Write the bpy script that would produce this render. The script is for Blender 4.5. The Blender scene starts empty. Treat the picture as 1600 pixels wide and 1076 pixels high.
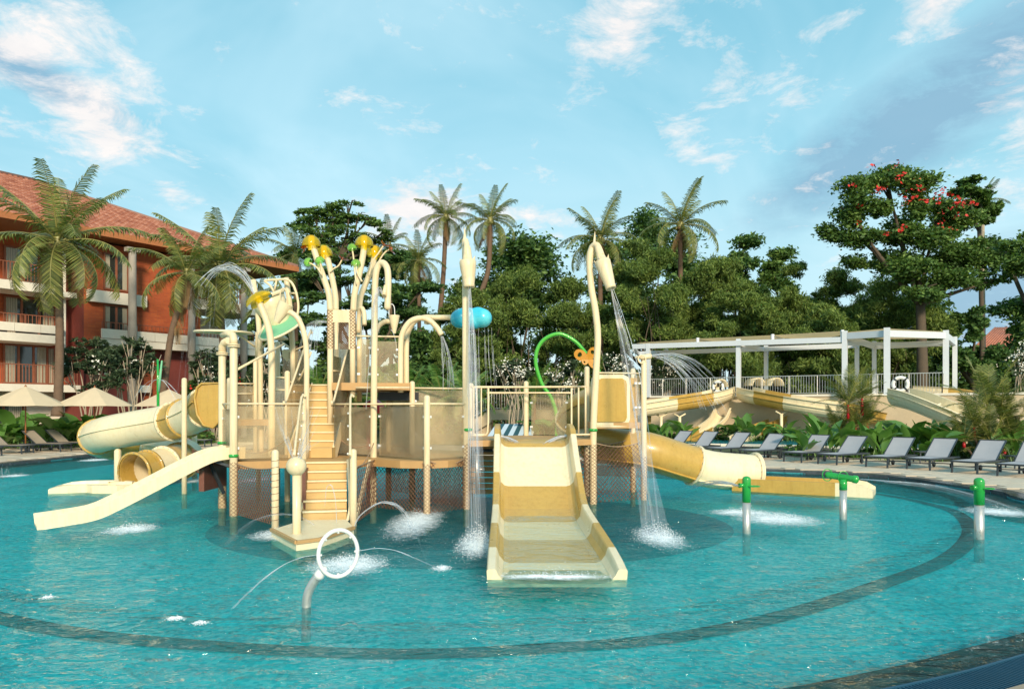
import bpy, math, random
import numpy as np
from mathutils import Vector, Matrix
R = math.radians
rnd = random.Random(7)
scene = bpy.context.scene
COL = scene.collection
# ---------------------------------------------------------------- camera
FPX, HX, HY, CZ = 1156.0, 800.0, 638.0, 2.0
cam_d = bpy.data.cameras.new('camera'); cam = bpy.data.objects.new('camera', cam_d); COL.objects.link(cam)
cam.location = (0, 0, CZ); cam.rotation_euler = (R(90), 0, 0)
cam_d.sensor_width = 36; cam_d.lens = 36 * FPX / 1600; cam_d.shift_y = 0.0625
cam_d.clip_start = 0.1; cam_d.clip_end = 3000
scene.camera = cam
# ---------------------------------------------------------------- light
SUN_EL, SUN_AZ = 25.0, 14.0          # azimuth: degrees to the right of straight behind the camera
sd = bpy.data.lights.new('sun', 'SUN'); sun = bpy.data.objects.new('sun', sd); COL.objects.link(sun)
sd.energy = 2.9; sd.angle = R(9.0); sd.color = (1.0, 0.83, 0.62)
to_sun = Vector((math.sin(R(SUN_AZ)) * math.cos(R(SUN_EL)), -math.cos(R(SUN_AZ)) * math.cos(R(SUN_EL)), math.sin(R(SUN_EL))))
sun.rotation_euler = to_sun.to_track_quat('Z', 'Y').to_euler()
scene.view_settings.view_transform = 'Standard'
scene.view_settings.look = 'None'
scene.view_settings.exposure = 0.6
scene.view_settings.gamma = 1.0
scene.view_settings.use_curve_mapping = False
cy = scene.cycles
cy.max_bounces = 10; cy.transparent_max_bounces = 24; cy.diffuse_bounces = 3; cy.glossy_bounces = 3
cy.transmission_bounces = 4; cy.sample_clamp_indirect = 2.5; cy.use_denoising = True

class NT:
    "small helper for node trees"
    def __init__(s, tree): s.t = tree; s.n = tree.nodes; s.l = tree.links
    def new(s, typ, **kw):
        n = s.n.new(typ)
        for k, v in kw.items():
            if k.startswith('i_'):
                key = k[2:]; key = int(key) if key.isdigit() else key.replace('_', ' ')
                n.inputs[key].default_value = v
            else: setattr(n, k, v)
        return n
    def link(s, a, b): s.l.new(a, b)
    def math(s, op, a, b=None, c=None, clamp=False):
        n = s.n.new('ShaderNodeMath'); n.operation = op; n.use_clamp = clamp
        for i, x in enumerate((a, b, c)):
            if x is None: continue
            if isinstance(x, (int, float)): n.inputs[i].default_value = x
            else: s.l.new(x, n.inputs[i])
        return n.outputs[0]
    def mix(s, f, a, b, typ='MIX'):
        n = s.n.new('ShaderNodeMixRGB'); n.blend_type = typ
        for i, x in enumerate((f, a, b)):
            if isinstance(x, (int, float)): n.inputs[i].default_value = x
            elif isinstance(x, (tuple, list)): n.inputs[i].default_value = tuple(x) + ((1,) if len(x) == 3 else ())
            else: s.l.new(x, n.inputs[i])
        return n.outputs[0]
    def ramp(s, f, stops, interp='LINEAR'):
        n = s.n.new('ShaderNodeValToRGB'); cr = n.color_ramp; cr.interpolation = interp
        while len(cr.elements) < len(stops): cr.elements.new(0.5)
        for e, (p, c) in zip(cr.elements, stops):
            e.position = p; e.color = tuple(c) + ((1,) if len(c) == 3 else ())
        s.l.new(f, n.inputs[0]); return n.outputs[0]
    def noise(s, vec, scale, detail=3, rough=0.5, dist=0.0):
        n = s.n.new('ShaderNodeTexNoise'); n.inputs['Scale'].default_value = scale
        n.inputs['Detail'].default_value = detail; n.inputs['Roughness'].default_value = rough
        n.inputs['Distortion'].default_value = dist
        if vec is not None: s.l.new(vec, n.inputs['Vector'])
        return n.outputs['Fac']

world = bpy.data.worlds.new('World'); scene.world = world; world.use_nodes = True
w = NT(world.node_tree); w.n.clear()
sky = w.new('ShaderNodeTexSky', sky_type='NISHITA', sun_disc=False)
sky.sun_elevation = R(SUN_EL); sky.sun_rotation = R(180 - SUN_AZ)
sky.air_density = 1.0; sky.dust_density = 1.5; sky.ozone_density = 1.5
tc = w.new('ShaderNodeTexCoord'); D3 = tc.outputs['Generated']
sep = w.new('ShaderNodeSeparateXYZ'); w.link(D3, sep.inputs[0])
# clear-sky tint: deeper cyan overhead, paler to the horizon
grad = w.ramp(w.math('MAXIMUM', sep.outputs['Z'], 0.0), [(0.0, (5.0, 6.1, 6.3)), (0.14, (4.0, 5.9, 6.4)), (0.32, (2.2, 4.8, 5.8)), (0.55, (1.15, 3.7, 4.9)), (1.0, (0.6, 2.8, 4.4))])
col = w.mix(0.88, w.mix(1.0, sky.outputs[0], (0.8, 1.05, 1.1), 'MULTIPLY'), grad)
# clouds: project the view direction on a plane high above, so they get smaller towards the horizon
zc = w.math('ADD', w.math('MAXIMUM', sep.outputs['Z'], 0.0), 0.18)
cv = w.new('ShaderNodeCombineXYZ'); w.link(w.math('DIVIDE', sep.outputs['X'], zc), cv.inputs[0]); w.link(w.math('DIVIDE', sep.outputs['Y'], zc), cv.inputs[1])
n_big = w.noise(cv.outputs[0], 2.4, 6, 0.65, 0.4)
n_fine = w.noise(cv.outputs[0], 7.0, 9, 0.7, 0.4)
haze_n = w.noise(cv.outputs[0], 0.9, 5, 0.55, 1.2)
def sky_dir(px, py):
    v = Vector(((px - HX) / FPX, 1.0, (HY - py) / FPX)); return v.normalized()
def blob(px, py, rad, power=1.0, sx=1.0, sz=1.0, tilt=0.0):
    "smooth round patch of sky about a direction: 1 in the middle, 0 at rad (radians)"
    d = sky_dir(px, py)
    right = Vector((0, 0, 1)).cross(d).normalized() * -1; up = right.cross(d).normalized()
    ca, sa = math.cos(R(tilt)), math.sin(R(tilt))
    r2 = right * ca + up * sa; u2 = up * ca - right * sa
    def dot(vec):
        n = w.new('ShaderNodeVectorMath', operation='DOT_PRODUCT'); w.link(D3, n.inputs[0]); n.inputs[1].default_value = vec; return n.outputs['Value']
    a = w.math('DIVIDE', dot(r2), rad * sx); b = w.math('DIVIDE', dot(u2), rad * sz)
    front = w.math('GREATER_THAN', dot(d), 0.0)
    q = w.math('SQRT', w.math('ADD', w.math('MULTIPLY', a, a), w.math('MULTIPLY', b, b)))
    m = w.math('SUBTRACT', 1.0, q, clamp=True)
    return w.math('MULTIPLY', w.math('MULTIPLY', m, front), power)
def total(items):
    acc = items[0]
    for x in items[1:]: acc = w.math('ADD', acc, x)
    return acc
mask = total([blob(130, 135, 0.12, 0.36, 1.0, 0.7, -35), blob(170, 215, 0.06, 0.4), blob(985, 40, 0.13, 0.80, 1.0, 0.62, 20), blob(1110, 140, 0.10, 0.46, 1.0, 0.5, 32),
              blob(1455, 15, 0.05, 0.55), blob(1240, 160, 0.07, 0.36, 1.0, 0.4, 0), blob(1110, 250, 0.12, 0.34, 1.0, 0.25, 0), blob(265, 295, 0.05, 0.45, 1.0, 0.5, -25),
              blob(690, 335, 0.14, 0.85, 1.0, 0.45, 0), blob(860, 345, 0.09, 0.5, 1.0, 0.35), blob(1590, 110, 0.08, 0.5, 1.3, 0.5, 10), blob(1590, 195, 0.05, 0.45), blob(20, 70, 0.05, 0.5, 1.0, 0.4),
              blob(-400, 100, 0.35, 0.5), blob(2100, 80, 0.3, 0.5)])
dens = w.math('ADD', w.math('MULTIPLY', w.math('ADD', w.math('MULTIPLY', n_big, 0.45), w.math('MULTIPLY', n_fine, 0.55)), 1.0), w.math('MULTIPLY', mask, 0.30))
cl = w.ramp(dens, [(0.56, (0, 0, 0)), (0.70, (1, 1, 1))])
col = w.mix(w.math('MULTIPLY', w.ramp(haze_n, [(0.36, (0, 0, 0)), (0.66, (1, 1, 1))]), 0.45), col, (5.6, 7.2, 7.8))
dark = total([blob(1480, 155, 0.22, 0.9, 1.35, 0.34, 26), blob(1600, 470, 0.16, 0.9, 1.2, 0.6), blob(60, 120, 0.09, 0.8, 1.4, 0.35, -20)])
dk = w.ramp(w.math('MULTIPLY', dark, w.math('ADD', -1.35, w.math('ADD', w.math('MULTIPLY', n_big, 3.2), w.math('MULTIPLY', n_fine, 2.4)))), [(0.12, (0, 0, 0)), (0.75, (1, 1, 1))])
col = w.mix(w.math('MULTIPLY', dk, 0.75), col, (1.7, 3.0, 4.2))
col = w.mix(w.math('MULTIPLY', cl, 0.92), col, w.mix(n_fine, (5.0, 5.1, 5.4), (8.0, 7.3, 6.8)))
bg = w.new('ShaderNodeBackground'); bg.inputs['Strength'].default_value = 0.1; w.link(col, bg.inputs[0])
wo = w.new('ShaderNodeOutputWorld'); w.link(bg.outputs[0], wo.inputs[0])

# ---------------------------------------------------------------- helpers
def W(px, py, Y): return Vector(((px - HX) * Y / FPX, Y, CZ - (py - HY) * Y / FPX))
def G(px, py, z=0.0):
    Y = (CZ - z) * FPX / (py - HY); return Vector(((px - HX) * Y / FPX, Y, z))
def PX(px, Y): return (px - HX) * Y / FPX
def PZ(py, Y): return CZ - (py - HY) * Y / FPX
def smooth(pts, n=6, closed=False):
    "Catmull-Rom through points"
    P = [Vector(p) for p in pts]; out = []; L = len(P)
    rng = range(L if closed else L - 1)
    for i in rng:
        p0 = P[(i - 1) % L] if closed or i > 0 else P[0] * 2 - P[1]
        p1 = P[i]; p2 = P[(i + 1) % L]
        p3 = P[(i + 2) % L] if closed or i + 2 < L else P[-1] * 2 - P[-2]
        for k in range(n):
            t = k / n
            out.append(0.5 * ((2 * p1) + (p2 - p0) * t + (2 * p0 - 5 * p1 + 4 * p2 - p3) * t * t + (3 * p1 - p0 - 3 * p2 + p3) * t ** 3))
    if not closed: out.append(P[-1].copy())
    return out
def frames(pts, up=Vector((0, 0, 1))):
    "tangent, side, up at each point, carried along without twist"
    n = len(pts); T = []
    for i in range(n):
        a = pts[max(i - 1, 0)]; b = pts[min(i + 1, n - 1)]; T.append((b - a).normalized())
    u = up - T[0] * up.dot(T[0])
    if u.length < 1e-3: u = Vector((0, -1, 0)) - T[0] * Vector((0, -1, 0)).dot(T[0])
    if u.length < 1e-3: u = Vector((1, 0, 0))
    u.normalize(); out = []
    for t in T:
        u = u - t * u.dot(t); u.normalize(); out.append((t, t.cross(u), u))
    return out
class MB:
    def __init__(s): s.v = []; s.f = []; s.m = []; s.s = []
    def add(s, vs, fs, mi=0, sm=False):
        o = len(s.v); s.v += [tuple(x) for x in vs]; s.f += [tuple(i + o for i in f) for f in fs]
        s.m += [mi] * len(fs); s.s += [sm] * len(fs); return s
    def box(s, c, d, rz=0.0, mi=0):
        hx, hy, hz = d[0] / 2, d[1] / 2, d[2] / 2; ca, sa = math.cos(rz), math.sin(rz)
        vs = [(c[0] + x * ca - y * sa, c[1] + x * sa + y * ca, c[2] + z) for z in (-hz, hz) for x, y in ((-hx, -hy), (hx, -hy), (hx, hy), (-hx, hy))]
        return s.add(vs, [(3, 2, 1, 0), (4, 5, 6, 7), (0, 1, 5, 4), (1, 2, 6, 5), (2, 3, 7, 6), (3, 0, 4, 7)], mi)
    def beam(s, a, b, wd, h, mi=0, up=Vector((0, 0, 1))):
        a, b = Vector(a), Vector(b); t = (b - a).normalized(); x = t.cross(up)
        if x.length < 1e-3: x = Vector((1, 0, 0))
        x.normalize(); u = x.cross(t); x = x * wd / 2; u = u * h / 2
        vs = [p + q for p in (a, b) for q in (-x - u, x - u, x + u, -x + u)]
        return s.add(vs, [(0, 3, 2, 1), (4, 5, 6, 7), (0, 1, 5, 4), (1, 2, 6, 5), (2, 3, 7, 6), (3, 0, 4, 7)][:6], mi)
    def prism(s, poly, z0, z1, mi=0):
        n = len(poly); vs = [(p[0], p[1], z0) for p in poly] + [(p[0], p[1], z1) for p in poly]
        area = sum(poly[i][0] * poly[(i + 1) % n][1] - poly[(i + 1) % n][0] * poly[i][1] for i in range(n))
        fs = [tuple(range(n - 1, -1, -1)), tuple(range(n, 2 * n))] + [(i, (i + 1) % n, n + (i + 1) % n, n + i) for i in range(n)]
        if area < 0: fs = [f[::-1] for f in fs]
        return s.add(vs, fs, mi)
    def tube(s, pts, r, n=10, cap=True, mi=0, dome=0.0):
        pts = [Vector(p) for p in pts]; rr = list(r) if isinstance(r, (list, tuple)) else [r] * len(pts)
        if dome:
            t = (pts[-1] - pts[-2]).normalized(); R0 = rr[-1]; b = pts[-1]
            for a in (25, 50, 70, 84): pts.append(b + t * math.sin(R(a)) * R0 * dome); rr.append(R0 * math.cos(R(a)))
        fr = frames(pts); vs = []; fs = []
        for p, (t, x, u), q in zip(pts, fr, rr):
            for k in range(n):
                a = 2 * math.pi * k / n; vs.append(p + x * math.cos(a) * q + u * math.sin(a) * q)
        L = len(pts)
        for i in range(L - 1):
            for k in range(n):
                k2 = (k + 1) % n; fs.append((i * n + k, i * n + k2, (i + 1) * n + k2, (i + 1) * n + k))
        s.add(vs, fs, mi, True)
        if cap:
            o = len(s.v) - len(vs)
            s.f += [tuple(o + k for k in range(n - 1, -1, -1)), tuple(o + (L - 1) * n + k for k in range(n))]; s.m += [mi] * 2; s.s += [False] * 2
        return s
    def lathe(s, c, prof, n=20, axis=(0, 0, 1), mi=0, sm=True):
        c = Vector(c); ax = Vector(axis).normalized(); x = ax.cross(Vector((0, 1, 0)))
        if x.length < 1e-3: x = Vector((1, 0, 0))
        x.normalize(); y = ax.cross(x); vs = []; fs = []
        for r, h in prof:
            for k in range(n):
                a = 2 * math.pi * k / n; vs.append(c + ax * h + (x * math.cos(a) + y * math.sin(a)) * r)
        for i in range(len(prof) - 1):
            for k in range(n):
                k2 = (k + 1) % n; fs.append((i * n + k, i * n + k2, (i + 1) * n + k2, (i + 1) * n + k))
        return s.add(vs, fs, mi, sm)
    def ball(s, c, r, n=16, mi=0, sq=1.0):
        m = n // 2; return s.lathe(c, [(max(r * math.sin(math.pi * i / m), 1e-4), -r * sq * math.cos(math.pi * i / m)) for i in range(m + 1)], n, mi=mi)
    def sweep(s, prof, origins, fr, mi=0, closed=True, sm=False, cap=True):
        "prof: list of (side, up); fr: (t,x,u) frames"
        n = len(prof(0) if callable(prof) else prof); vs = []; fs = []
        for i, (p, (t, x, u)) in enumerate(zip(origins, fr)):
            pr = prof(i) if callable(prof) else prof
            for a, b in pr: vs.append(p + x * a + u * b)
        L = len(origins); m = n if closed else n - 1
        for i in range(L - 1):
            for k in range(m):
                k2 = (k + 1) % n; fs.append((i * n + k, i * n + k2, (i + 1) * n + k2, (i + 1) * n + k))
        if cap and closed: fs += [tuple(range(n - 1, -1, -1)), tuple((L - 1) * n + k for k in range(n))]
        return s.add(vs, fs, mi, sm)
    def mesh(s, name, mats):
        me = bpy.data.meshes.new(name); me.from_pydata(s.v, [], s.f)
        for m in (mats if isinstance(mats, (list, tuple)) else [mats]): me.materials.append(m)
        me.polygons.foreach_set('material_index', s.m); me.polygons.foreach_set('use_smooth', s.s); me.update(); return me
    def build(s, name, mats, parent=None, local=False, **kw):
        return put(name, s.mesh(name, mats), parent, None if local else True, **kw)
def wloc(o):
    v = Vector((0, 0, 0))
    while o is not None: v += Vector(o.location); o = o.parent
    return v
def put(name, me, parent=None, world=None, loc=None, rot=None, label=None, cat=None, group=None, kind=None):
    o = bpy.data.objects.new(name, me); COL.objects.link(o)
    if parent is not None:
        o.parent = parent
        if world: o.location = -wloc(parent)
    if loc is not None: o.location = loc
    if rot is not None: o.rotation_euler = rot if isinstance(rot, (tuple, list)) else (0, 0, rot)
    return tag(o, label, cat, group, kind)
def tag(o, label=None, cat=None, group=None, kind=None):
    if label: o['label'] = label
    if cat: o['category'] = cat
    if group: o['group'] = group
    if kind: o['kind'] = kind
    return o
def thing(name, loc, label, cat, group=None, rz=0.0): return put(name, None, loc=loc, rot=rz, label=label, cat=cat, group=group)
KIDS = {}
def copy_tree(o, loc=None, rz=None, label=None, parent=None, scale=None):
    c = o.copy(); COL.objects.link(c)
    if parent is not None: c.parent = parent
    if loc is not None: c.location = loc
    if rz is not None: c.rotation_euler = (0, 0, rz)
    if scale is not None: c.scale = (scale,) * 3
    if label: c['label'] = label
    for ch in list(o.children): copy_tree(ch, parent=c)
    return c
def merge_dist(a, b): return (Vector(a) - Vector(b)).length

# ---------------------------------------------------------------- materials
def mat(name, base, rough=0.5, spec=0.5, var=0.0, vscale=2.0, bump=0.0, bscale=40.0, coat=0.0, metal=0.0, stops=None, streak=0.0):
    m = bpy.data.materials.new(name); m.use_nodes = True; t = NT(m.node_tree); b = t.n['Principled BSDF']
    b.inputs['Roughness'].default_value = rough; b.inputs['Specular IOR Level'].default_value = spec
    b.inputs['Coat Weight'].default_value = coat; b.inputs['Metallic'].default_value = metal
    tcn = t.new('ShaderNodeTexCoord'); vec = tcn.outputs['Object']
    if var:
        n1 = t.noise(vec, vscale, 5, 0.6); n2 = t.noise(vec, vscale * 9, 3, 0.6)
        f = t.math('ADD', t.math('MULTIPLY', n1, 0.6), t.math('MULTIPLY', n2, 0.4))
        lo = tuple(c * (1 - var) for c in base); hi = tuple(min(1, c * (1 + var)) for c in base)
        c = t.ramp(f, stops or [(0.3, lo), (0.7, hi)])
        if streak:
            mp = t.new('ShaderNodeMapping'); mp.inputs['Scale'].default_value = (9, 9, 0.9); t.link(vec, mp.inputs[0]); k = 1 - streak
            c = t.mix(1.0, c, t.ramp(t.noise(mp.outputs[0], 1.3, 6, 0.7), [(0.32, (k, k * .96, k * .88)), (0.52, (1, 1, 1))]), 'MULTIPLY')
        t.link(c, b.inputs['Base Color'])
        rr = t.new('ShaderNodeMapRange', i_1=0.3, i_2=0.7, i_3=max(rough - 0.12, 0.02), i_4=min(rough + 0.15, 1)); t.link(n1, rr.inputs[0]); t.link(rr.outputs[0], b.inputs['Roughness'])
    else: b.inputs['Base Color'].default_value = (*base, 1)
    if bump:
        bn = t.new('ShaderNodeBump'); bn.inputs['Strength'].default_value = bump; bn.inputs['Distance'].default_value = 0.02
        t.link(t.noise(vec, bscale, 4, 0.6), bn.inputs['Height']); t.link(bn.outputs[0], b.inputs['Normal'])
    return m
M = {}
M['post'] = mat('powder_coated_cream', (0.80, 0.655, 0.42), 0.42, var=0.06, vscale=3, bump=0.03, bscale=90, streak=0.14)
M['cream'] = mat('cream_gelcoat', (0.83, 0.71, 0.47), 0.38, var=0.06, vscale=2, coat=0.05, streak=0.07)
M['tan'] = mat('mustard_tan_gelcoat', (0.52, 0.33, 0.075), 0.34, var=0.12, vscale=2, coat=0.15, streak=0.09)
M['tan_in'] = mat('mustard_gelcoat_inside', (0.56, 0.36, 0.08), 0.35, var=0.10, vscale=3)
M['deck'] = mat('tan_deck_panel', (0.50, 0.30, 0.12), 0.6, var=0.12, vscale=4, bump=0.1)
M['step'] = mat('wet_tan_step', (0.62, 0.42, 0.17), 0.45, var=0.07, vscale=4, bump=0.08)
M['brown'] = mat('dark_brown_frame', (0.16, 0.06, 0.04), 0.5, var=0.2)
M['white'] = mat('white_coated_steel', (0.78, 0.78, 0.76), 0.35, var=0.04)
M['cool_white'] = mat('pale_grey_coated_steel', (0.62, 0.66, 0.70), 0.4, var=0.04, vscale=1)
M['green'] = mat('green_plastic', (0.02, 0.33, 0.05), 0.25, coat=0.3, var=0.08)
M['lime'] = mat('lime_green_tube', (0.08, 0.45, 0.04), 0.25, coat=0.3, var=0.08)
M['steel'] = mat('brushed_steel', (0.60, 0.58, 0.54), 0.35, metal=0.7, var=0.06, vscale=12)
M['red'] = mat('red_plastic', (0.62, 0.02, 0.04), 0.3, coat=0.2, var=0.05)
M['pink'] = mat('pink_plastic', (0.62, 0.03, 0.20), 0.3, var=0.05)
M['gold'] = mat('golden_plastic', (0.55, 0.24, 0.02), 0.35, var=0.1)
M['mint'] = mat('mint_green_sheet', (0.20, 0.50, 0.28), 0.7, spec=0.15, var=0.1)
M['rope'] = mat('beige_rope', (0.36, 0.24, 0.15), 0.9, var=0.15, vscale=30)
M['rope_dark'] = mat('brown_rope_net', (0.20, 0.10, 0.06), 0.9, var=0.2, vscale=30)
M['black'] = mat('black_metal', (0.018, 0.02, 0.022), 0.4)
M['char'] = mat('charcoal_aluminium', (0.035, 0.045, 0.055), 0.4, var=0.15)
M['bolt'] = mat('bolt_steel', (0.45, 0.43, 0.38), 0.35, metal=0.8)
M['sling'] = mat('grey_sling_mesh', (0.38, 0.38, 0.40), 0.8, var=0.05, vscale=6, bump=0.2, bscale=300)
M['sling_warm'] = mat('taupe_sling_mesh', (0.42, 0.36, 0.28), 0.8, var=0.05, vscale=6, bump=0.2, bscale=300)
M['canvas'] = mat('cream_canvas', (0.66, 0.52, 0.34), 0.9, var=0.05, vscale=3, bump=0.15, bscale=200)
M['wood'] = mat('oiled_teak', (0.30, 0.11, 0.035), 0.5, var=0.25, vscale=8)

M['render'] = mat('cream_render_wall', (0.58, 0.46, 0.30), 0.85, var=0.10, vscale=0.8, bump=0.2, bscale=60)
M['concrete'] = mat('white_painted_concrete', (0.80, 0.74, 0.62), 0.8, var=0.08, vscale=0.7, bump=0.1)
M['grey_col'] = mat('grey_stone_column', (0.36, 0.32, 0.27), 0.85, var=0.18, vscale=2, bump=0.4, bscale=20)
M['red_wall'] = mat('dark_red_wall', (0.20, 0.042, 0.032), 0.75, var=0.14, vscale=1.2, bump=0.1)
M['timber_rail'] = mat('red_brown_timber', (0.27, 0.09, 0.045), 0.5, var=0.2, vscale=5)
M['curtain'] = mat('cream_curtain', (0.46, 0.42, 0.32), 0.9, var=0.1, vscale=5)
M['dark_in'] = mat('dark_interior', (0.05, 0.035, 0.03), 0.8)
M['soil'] = mat('dark_planting_soil', (0.05, 0.035, 0.02), 0.95, var=0.4, vscale=2)
M['trunk'] = mat('palm_trunk_bark', (0.15, 0.095, 0.06), 0.9, var=0.35, vscale=3, bump=0.6, bscale=14)
M['bark'] = mat('tree_bark', (0.10, 0.075, 0.05), 0.9, var=0.3, vscale=3, bump=0.6, bscale=10)
M['pale_bark'] = mat('pale_grey_bark', (0.40, 0.33, 0.24), 0.85, var=0.2, vscale=4)
M['stripe_a'] = mat('pale_blue_stripe', (0.42, 0.52, 0.60), 0.5)
M['stripe_b'] = mat('dark_teal_stripe', (0.02, 0.07, 0.09), 0.5)
M['petal'] = mat('white_petal', (0.80, 0.78, 0.68), 0.6)
M['red_petal'] = mat('scarlet_petal', (0.60, 0.03, 0.02), 0.6)
M['sheath'] = mat('red_palm_sheath', (0.40, 0.015, 0.02), 0.4, var=0.2)
M['dry'] = mat('dry_brown_leaf', (0.20, 0.12, 0.05), 0.9, var=0.3, vscale=6)

def brick_wall_mat(name, c1, c2, c3):
    m = bpy.data.materials.new(name); m.use_nodes = True; t = NT(m.node_tree); b = t.n['Principled BSDF']
    tcn = t.new('ShaderNodeTexCoord'); mp = t.new('ShaderNodeMapping'); t.link(tcn.outputs['Object'], mp.inputs[0])
    s2 = t.new('ShaderNodeSeparateXYZ'); t.link(tcn.outputs['Object'], s2.inputs[0])
    cb = t.new('ShaderNodeCombineXYZ'); t.link(t.math('ADD', t.math('MULTIPLY', s2.outputs[0], 0.584), t.math('MULTIPLY', s2.outputs[1], 0.811)), cb.inputs[0]); t.link(s2.outputs[2], cb.inputs[1])
    br = t.new('ShaderNodeTexBrick'); t.link(cb.outputs[0], br.inputs['Vector'])
    br.inputs['Scale'].default_value = 1.0; br.inputs['Brick Width'].default_value = 0.42; br.inputs['Row Height'].default_value = 0.11
    br.inputs['Mortar Size'].default_value = 0.008; br.inputs['Color1'].default_value = (*c1, 1); br.inputs['Color2'].default_value = (*c2, 1); br.inputs['Mortar'].default_value = (*c3, 1)
    n = t.noise(tcn.outputs['Object'], 0.8, 5, 0.65)
    c = t.mix(1.0, br.outputs['Color'], t.ramp(n, [(0.25, (0.72, 0.66, 0.62)), (0.75, (1.18, 1.12, 1.1))]), 'MULTIPLY')
    t.link(c, b.inputs['Base Color']); b.inputs['Roughness'].default_value = 0.85
    bn = t.new('ShaderNodeBump'); bn.inputs['Strength'].default_value = 0.5; bn.inputs['Distance'].default_value = 0.01
    t.link(t.math('SUBTRACT', 1.0, br.outputs['Fac']), bn.inputs['Height']); t.link(bn.outputs[0], b.inputs['Normal']); return m
M['brick'] = brick_wall_mat('orange_brick', (0.52, 0.125, 0.035), (0.43, 0.09, 0.03), (0.34, 0.11, 0.06))
M['roof_base'] = mat('roof_groove_shade', (0.10, 0.04, 0.03), 0.9)  # dark brown puts the shade of the grooves between tiles into the colour
M['tile'] = mat('terracotta_roof_tile', (0.40, 0.155, 0.095), 0.75, var=0.30, vscale=1.4, bump=0.3, bscale=20)

def island_mat(name, stops, rough=0.6, transl=0.25, nscale=0.35, spec=0.35, tint=(1.3, 1.25, 0.5)):
    "leaf material: each leaf its own tone, larger soft variation on top"
    m = bpy.data.materials.new(name); m.use_nodes = True; t = NT(m.node_tree); b = t.n['Principled BSDF']
    g = t.new('ShaderNodeNewGeometry'); tcn = t.new('ShaderNodeTexCoord')
    f = t.math('ADD', t.math('MULTIPLY', g.outputs['Random Per Island'], 0.55), t.math('MULTIPLY', t.noise(tcn.outputs['Object'], nscale, 3, 0.6), 0.45))
    c = t.ramp(f, stops); t.link(c, b.inputs['Base Color']); b.inputs['Roughness'].default_value = rough; b.inputs['Specular IOR Level'].default_value = spec
    tr = t.new('ShaderNodeBsdfTranslucent'); t.link(t.mix(1.0, c, tint, 'MULTIPLY'), tr.inputs[0])
    mx = t.new('ShaderNodeMixShader', i_0=transl); t.link(b.outputs[0], mx.inputs[1]); t.link(tr.outputs[0], mx.inputs[2])
    t.link(mx.outputs[0], t.n['Material Output'].inputs[0]); return m
M['leaf_dark'] = island_mat('dark_evergreen_leaf', [(0.2, (0.034, 0.084, 0.028)), (0.55, (0.083, 0.176, 0.046)), (0.85, (0.197, 0.317, 0.077))])
M['leaf_mid'] = island_mat('mid_green_leaf', [(0.2, (0.046, 0.102, 0.028)), (0.6, (0.113, 0.214, 0.048)), (0.85, (0.227, 0.335, 0.077))])
M['leaf_olive'] = island_mat('olive_bamboo_leaf', [(0.2, (0.060, 0.111, 0.028)), (0.6, (0.167, 0.251, 0.054)), (0.85, (0.317, 0.409, 0.097))], transl=0.3)
M['leaf_palm'] = island_mat('palm_leaflet', [(0.2, (0.079, 0.114, 0.029)), (0.6, (0.211, 0.246, 0.061)), (0.85, (0.421, 0.386, 0.105))], rough=0.45, transl=0.25, spec=0.5)
M['leaf_broad'] = island_mat('broad_glossy_leaf', [(0.2, (0.053, 0.131, 0.031)), (0.6, (0.124, 0.264, 0.053)), (0.85, (0.299, 0.439, 0.088))], rough=0.35, transl=0.25, spec=0.5)
M['leaf_frangi'] = island_mat('grey_green_leaf', [(0.2, (0.030, 0.057, 0.030)), (0.6, (0.068, 0.115, 0.054)), (0.85, (0.149, 0.189, 0.095))], transl=0.2)

M['shade_cloth'] = island_mat('sand_shade_cloth', [(0.0, (0.66, 0.50, 0.28)), (1.0, (0.72, 0.56, 0.34))], rough=0.9, transl=0.55, tint=(1.05, 1.0, 0.9))
M['tile_piece'] = island_mat('terracotta_barrel_tile', [(0.2, (0.30, 0.10, 0.06)), (0.5, (0.42, 0.16, 0.095)), (0.85, (0.55, 0.25, 0.16))], rough=0.8, transl=0.0, nscale=0.5)
def clear_plastic(name, tint, haze=0.12, gloss=0.12, edge=(0.8, 0.7, 0.5)):
    m = bpy.data.materials.new(name); m.use_nodes = True; t = NT(m.node_tree); t.n.remove(t.n['Principled BSDF'])
    tr = t.new('ShaderNodeBsdfTransparent'); tr.inputs[0].default_value = (*tint, 1)
    df = t.new('ShaderNodeBsdfDiffuse'); df.inputs[0].default_value = (*edge, 1)
    gl = t.new('ShaderNodeBsdfGlossy', i_Roughness=0.12)
    tcn = t.new('ShaderNodeTexCoord'); n = t.noise(tcn.outputs['Object'], 1.2, 5, 0.65)
    h = t.new('ShaderNodeMapRange', i_1=0.3, i_2=0.7, i_3=haze * 0.4, i_4=haze * 1.6); t.link(n, h.inputs[0])
    a = t.new('ShaderNodeMixShader'); t.link(h.outputs[0], a.inputs[0]); t.link(tr.outputs[0], a.inputs[1]); t.link(df.outputs[0], a.inputs[2])
    fr = t.new('ShaderNodeFresnel', i_IOR=1.4); k = t.math('MULTIPLY', fr.outputs[0], gloss * 8, clamp=True)
    c = t.new('ShaderNodeMixShader'); t.link(k, c.inputs[0]); t.link(a.outputs[0], c.inputs[1]); t.link(gl.outputs[0], c.inputs[2])
    t.link(c.outputs[0], t.n['Material Output'].inputs[0]); return m
M['perspex'] = clear_plastic('smoky_perspex', (0.96, 0.92, 0.83), 0.15, 0.10, (0.92, 0.78, 0.54))
M['yellow_clear'] = clear_plastic('clear_yellow_plastic', (0.97, 0.82, 0.16), 0.42, 0.12, (0.80, 0.58, 0.02))
M['yellow_solid'] = mat('yellow_plastic', (0.85, 0.62, 0.02), 0.3, var=0.05)
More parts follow.
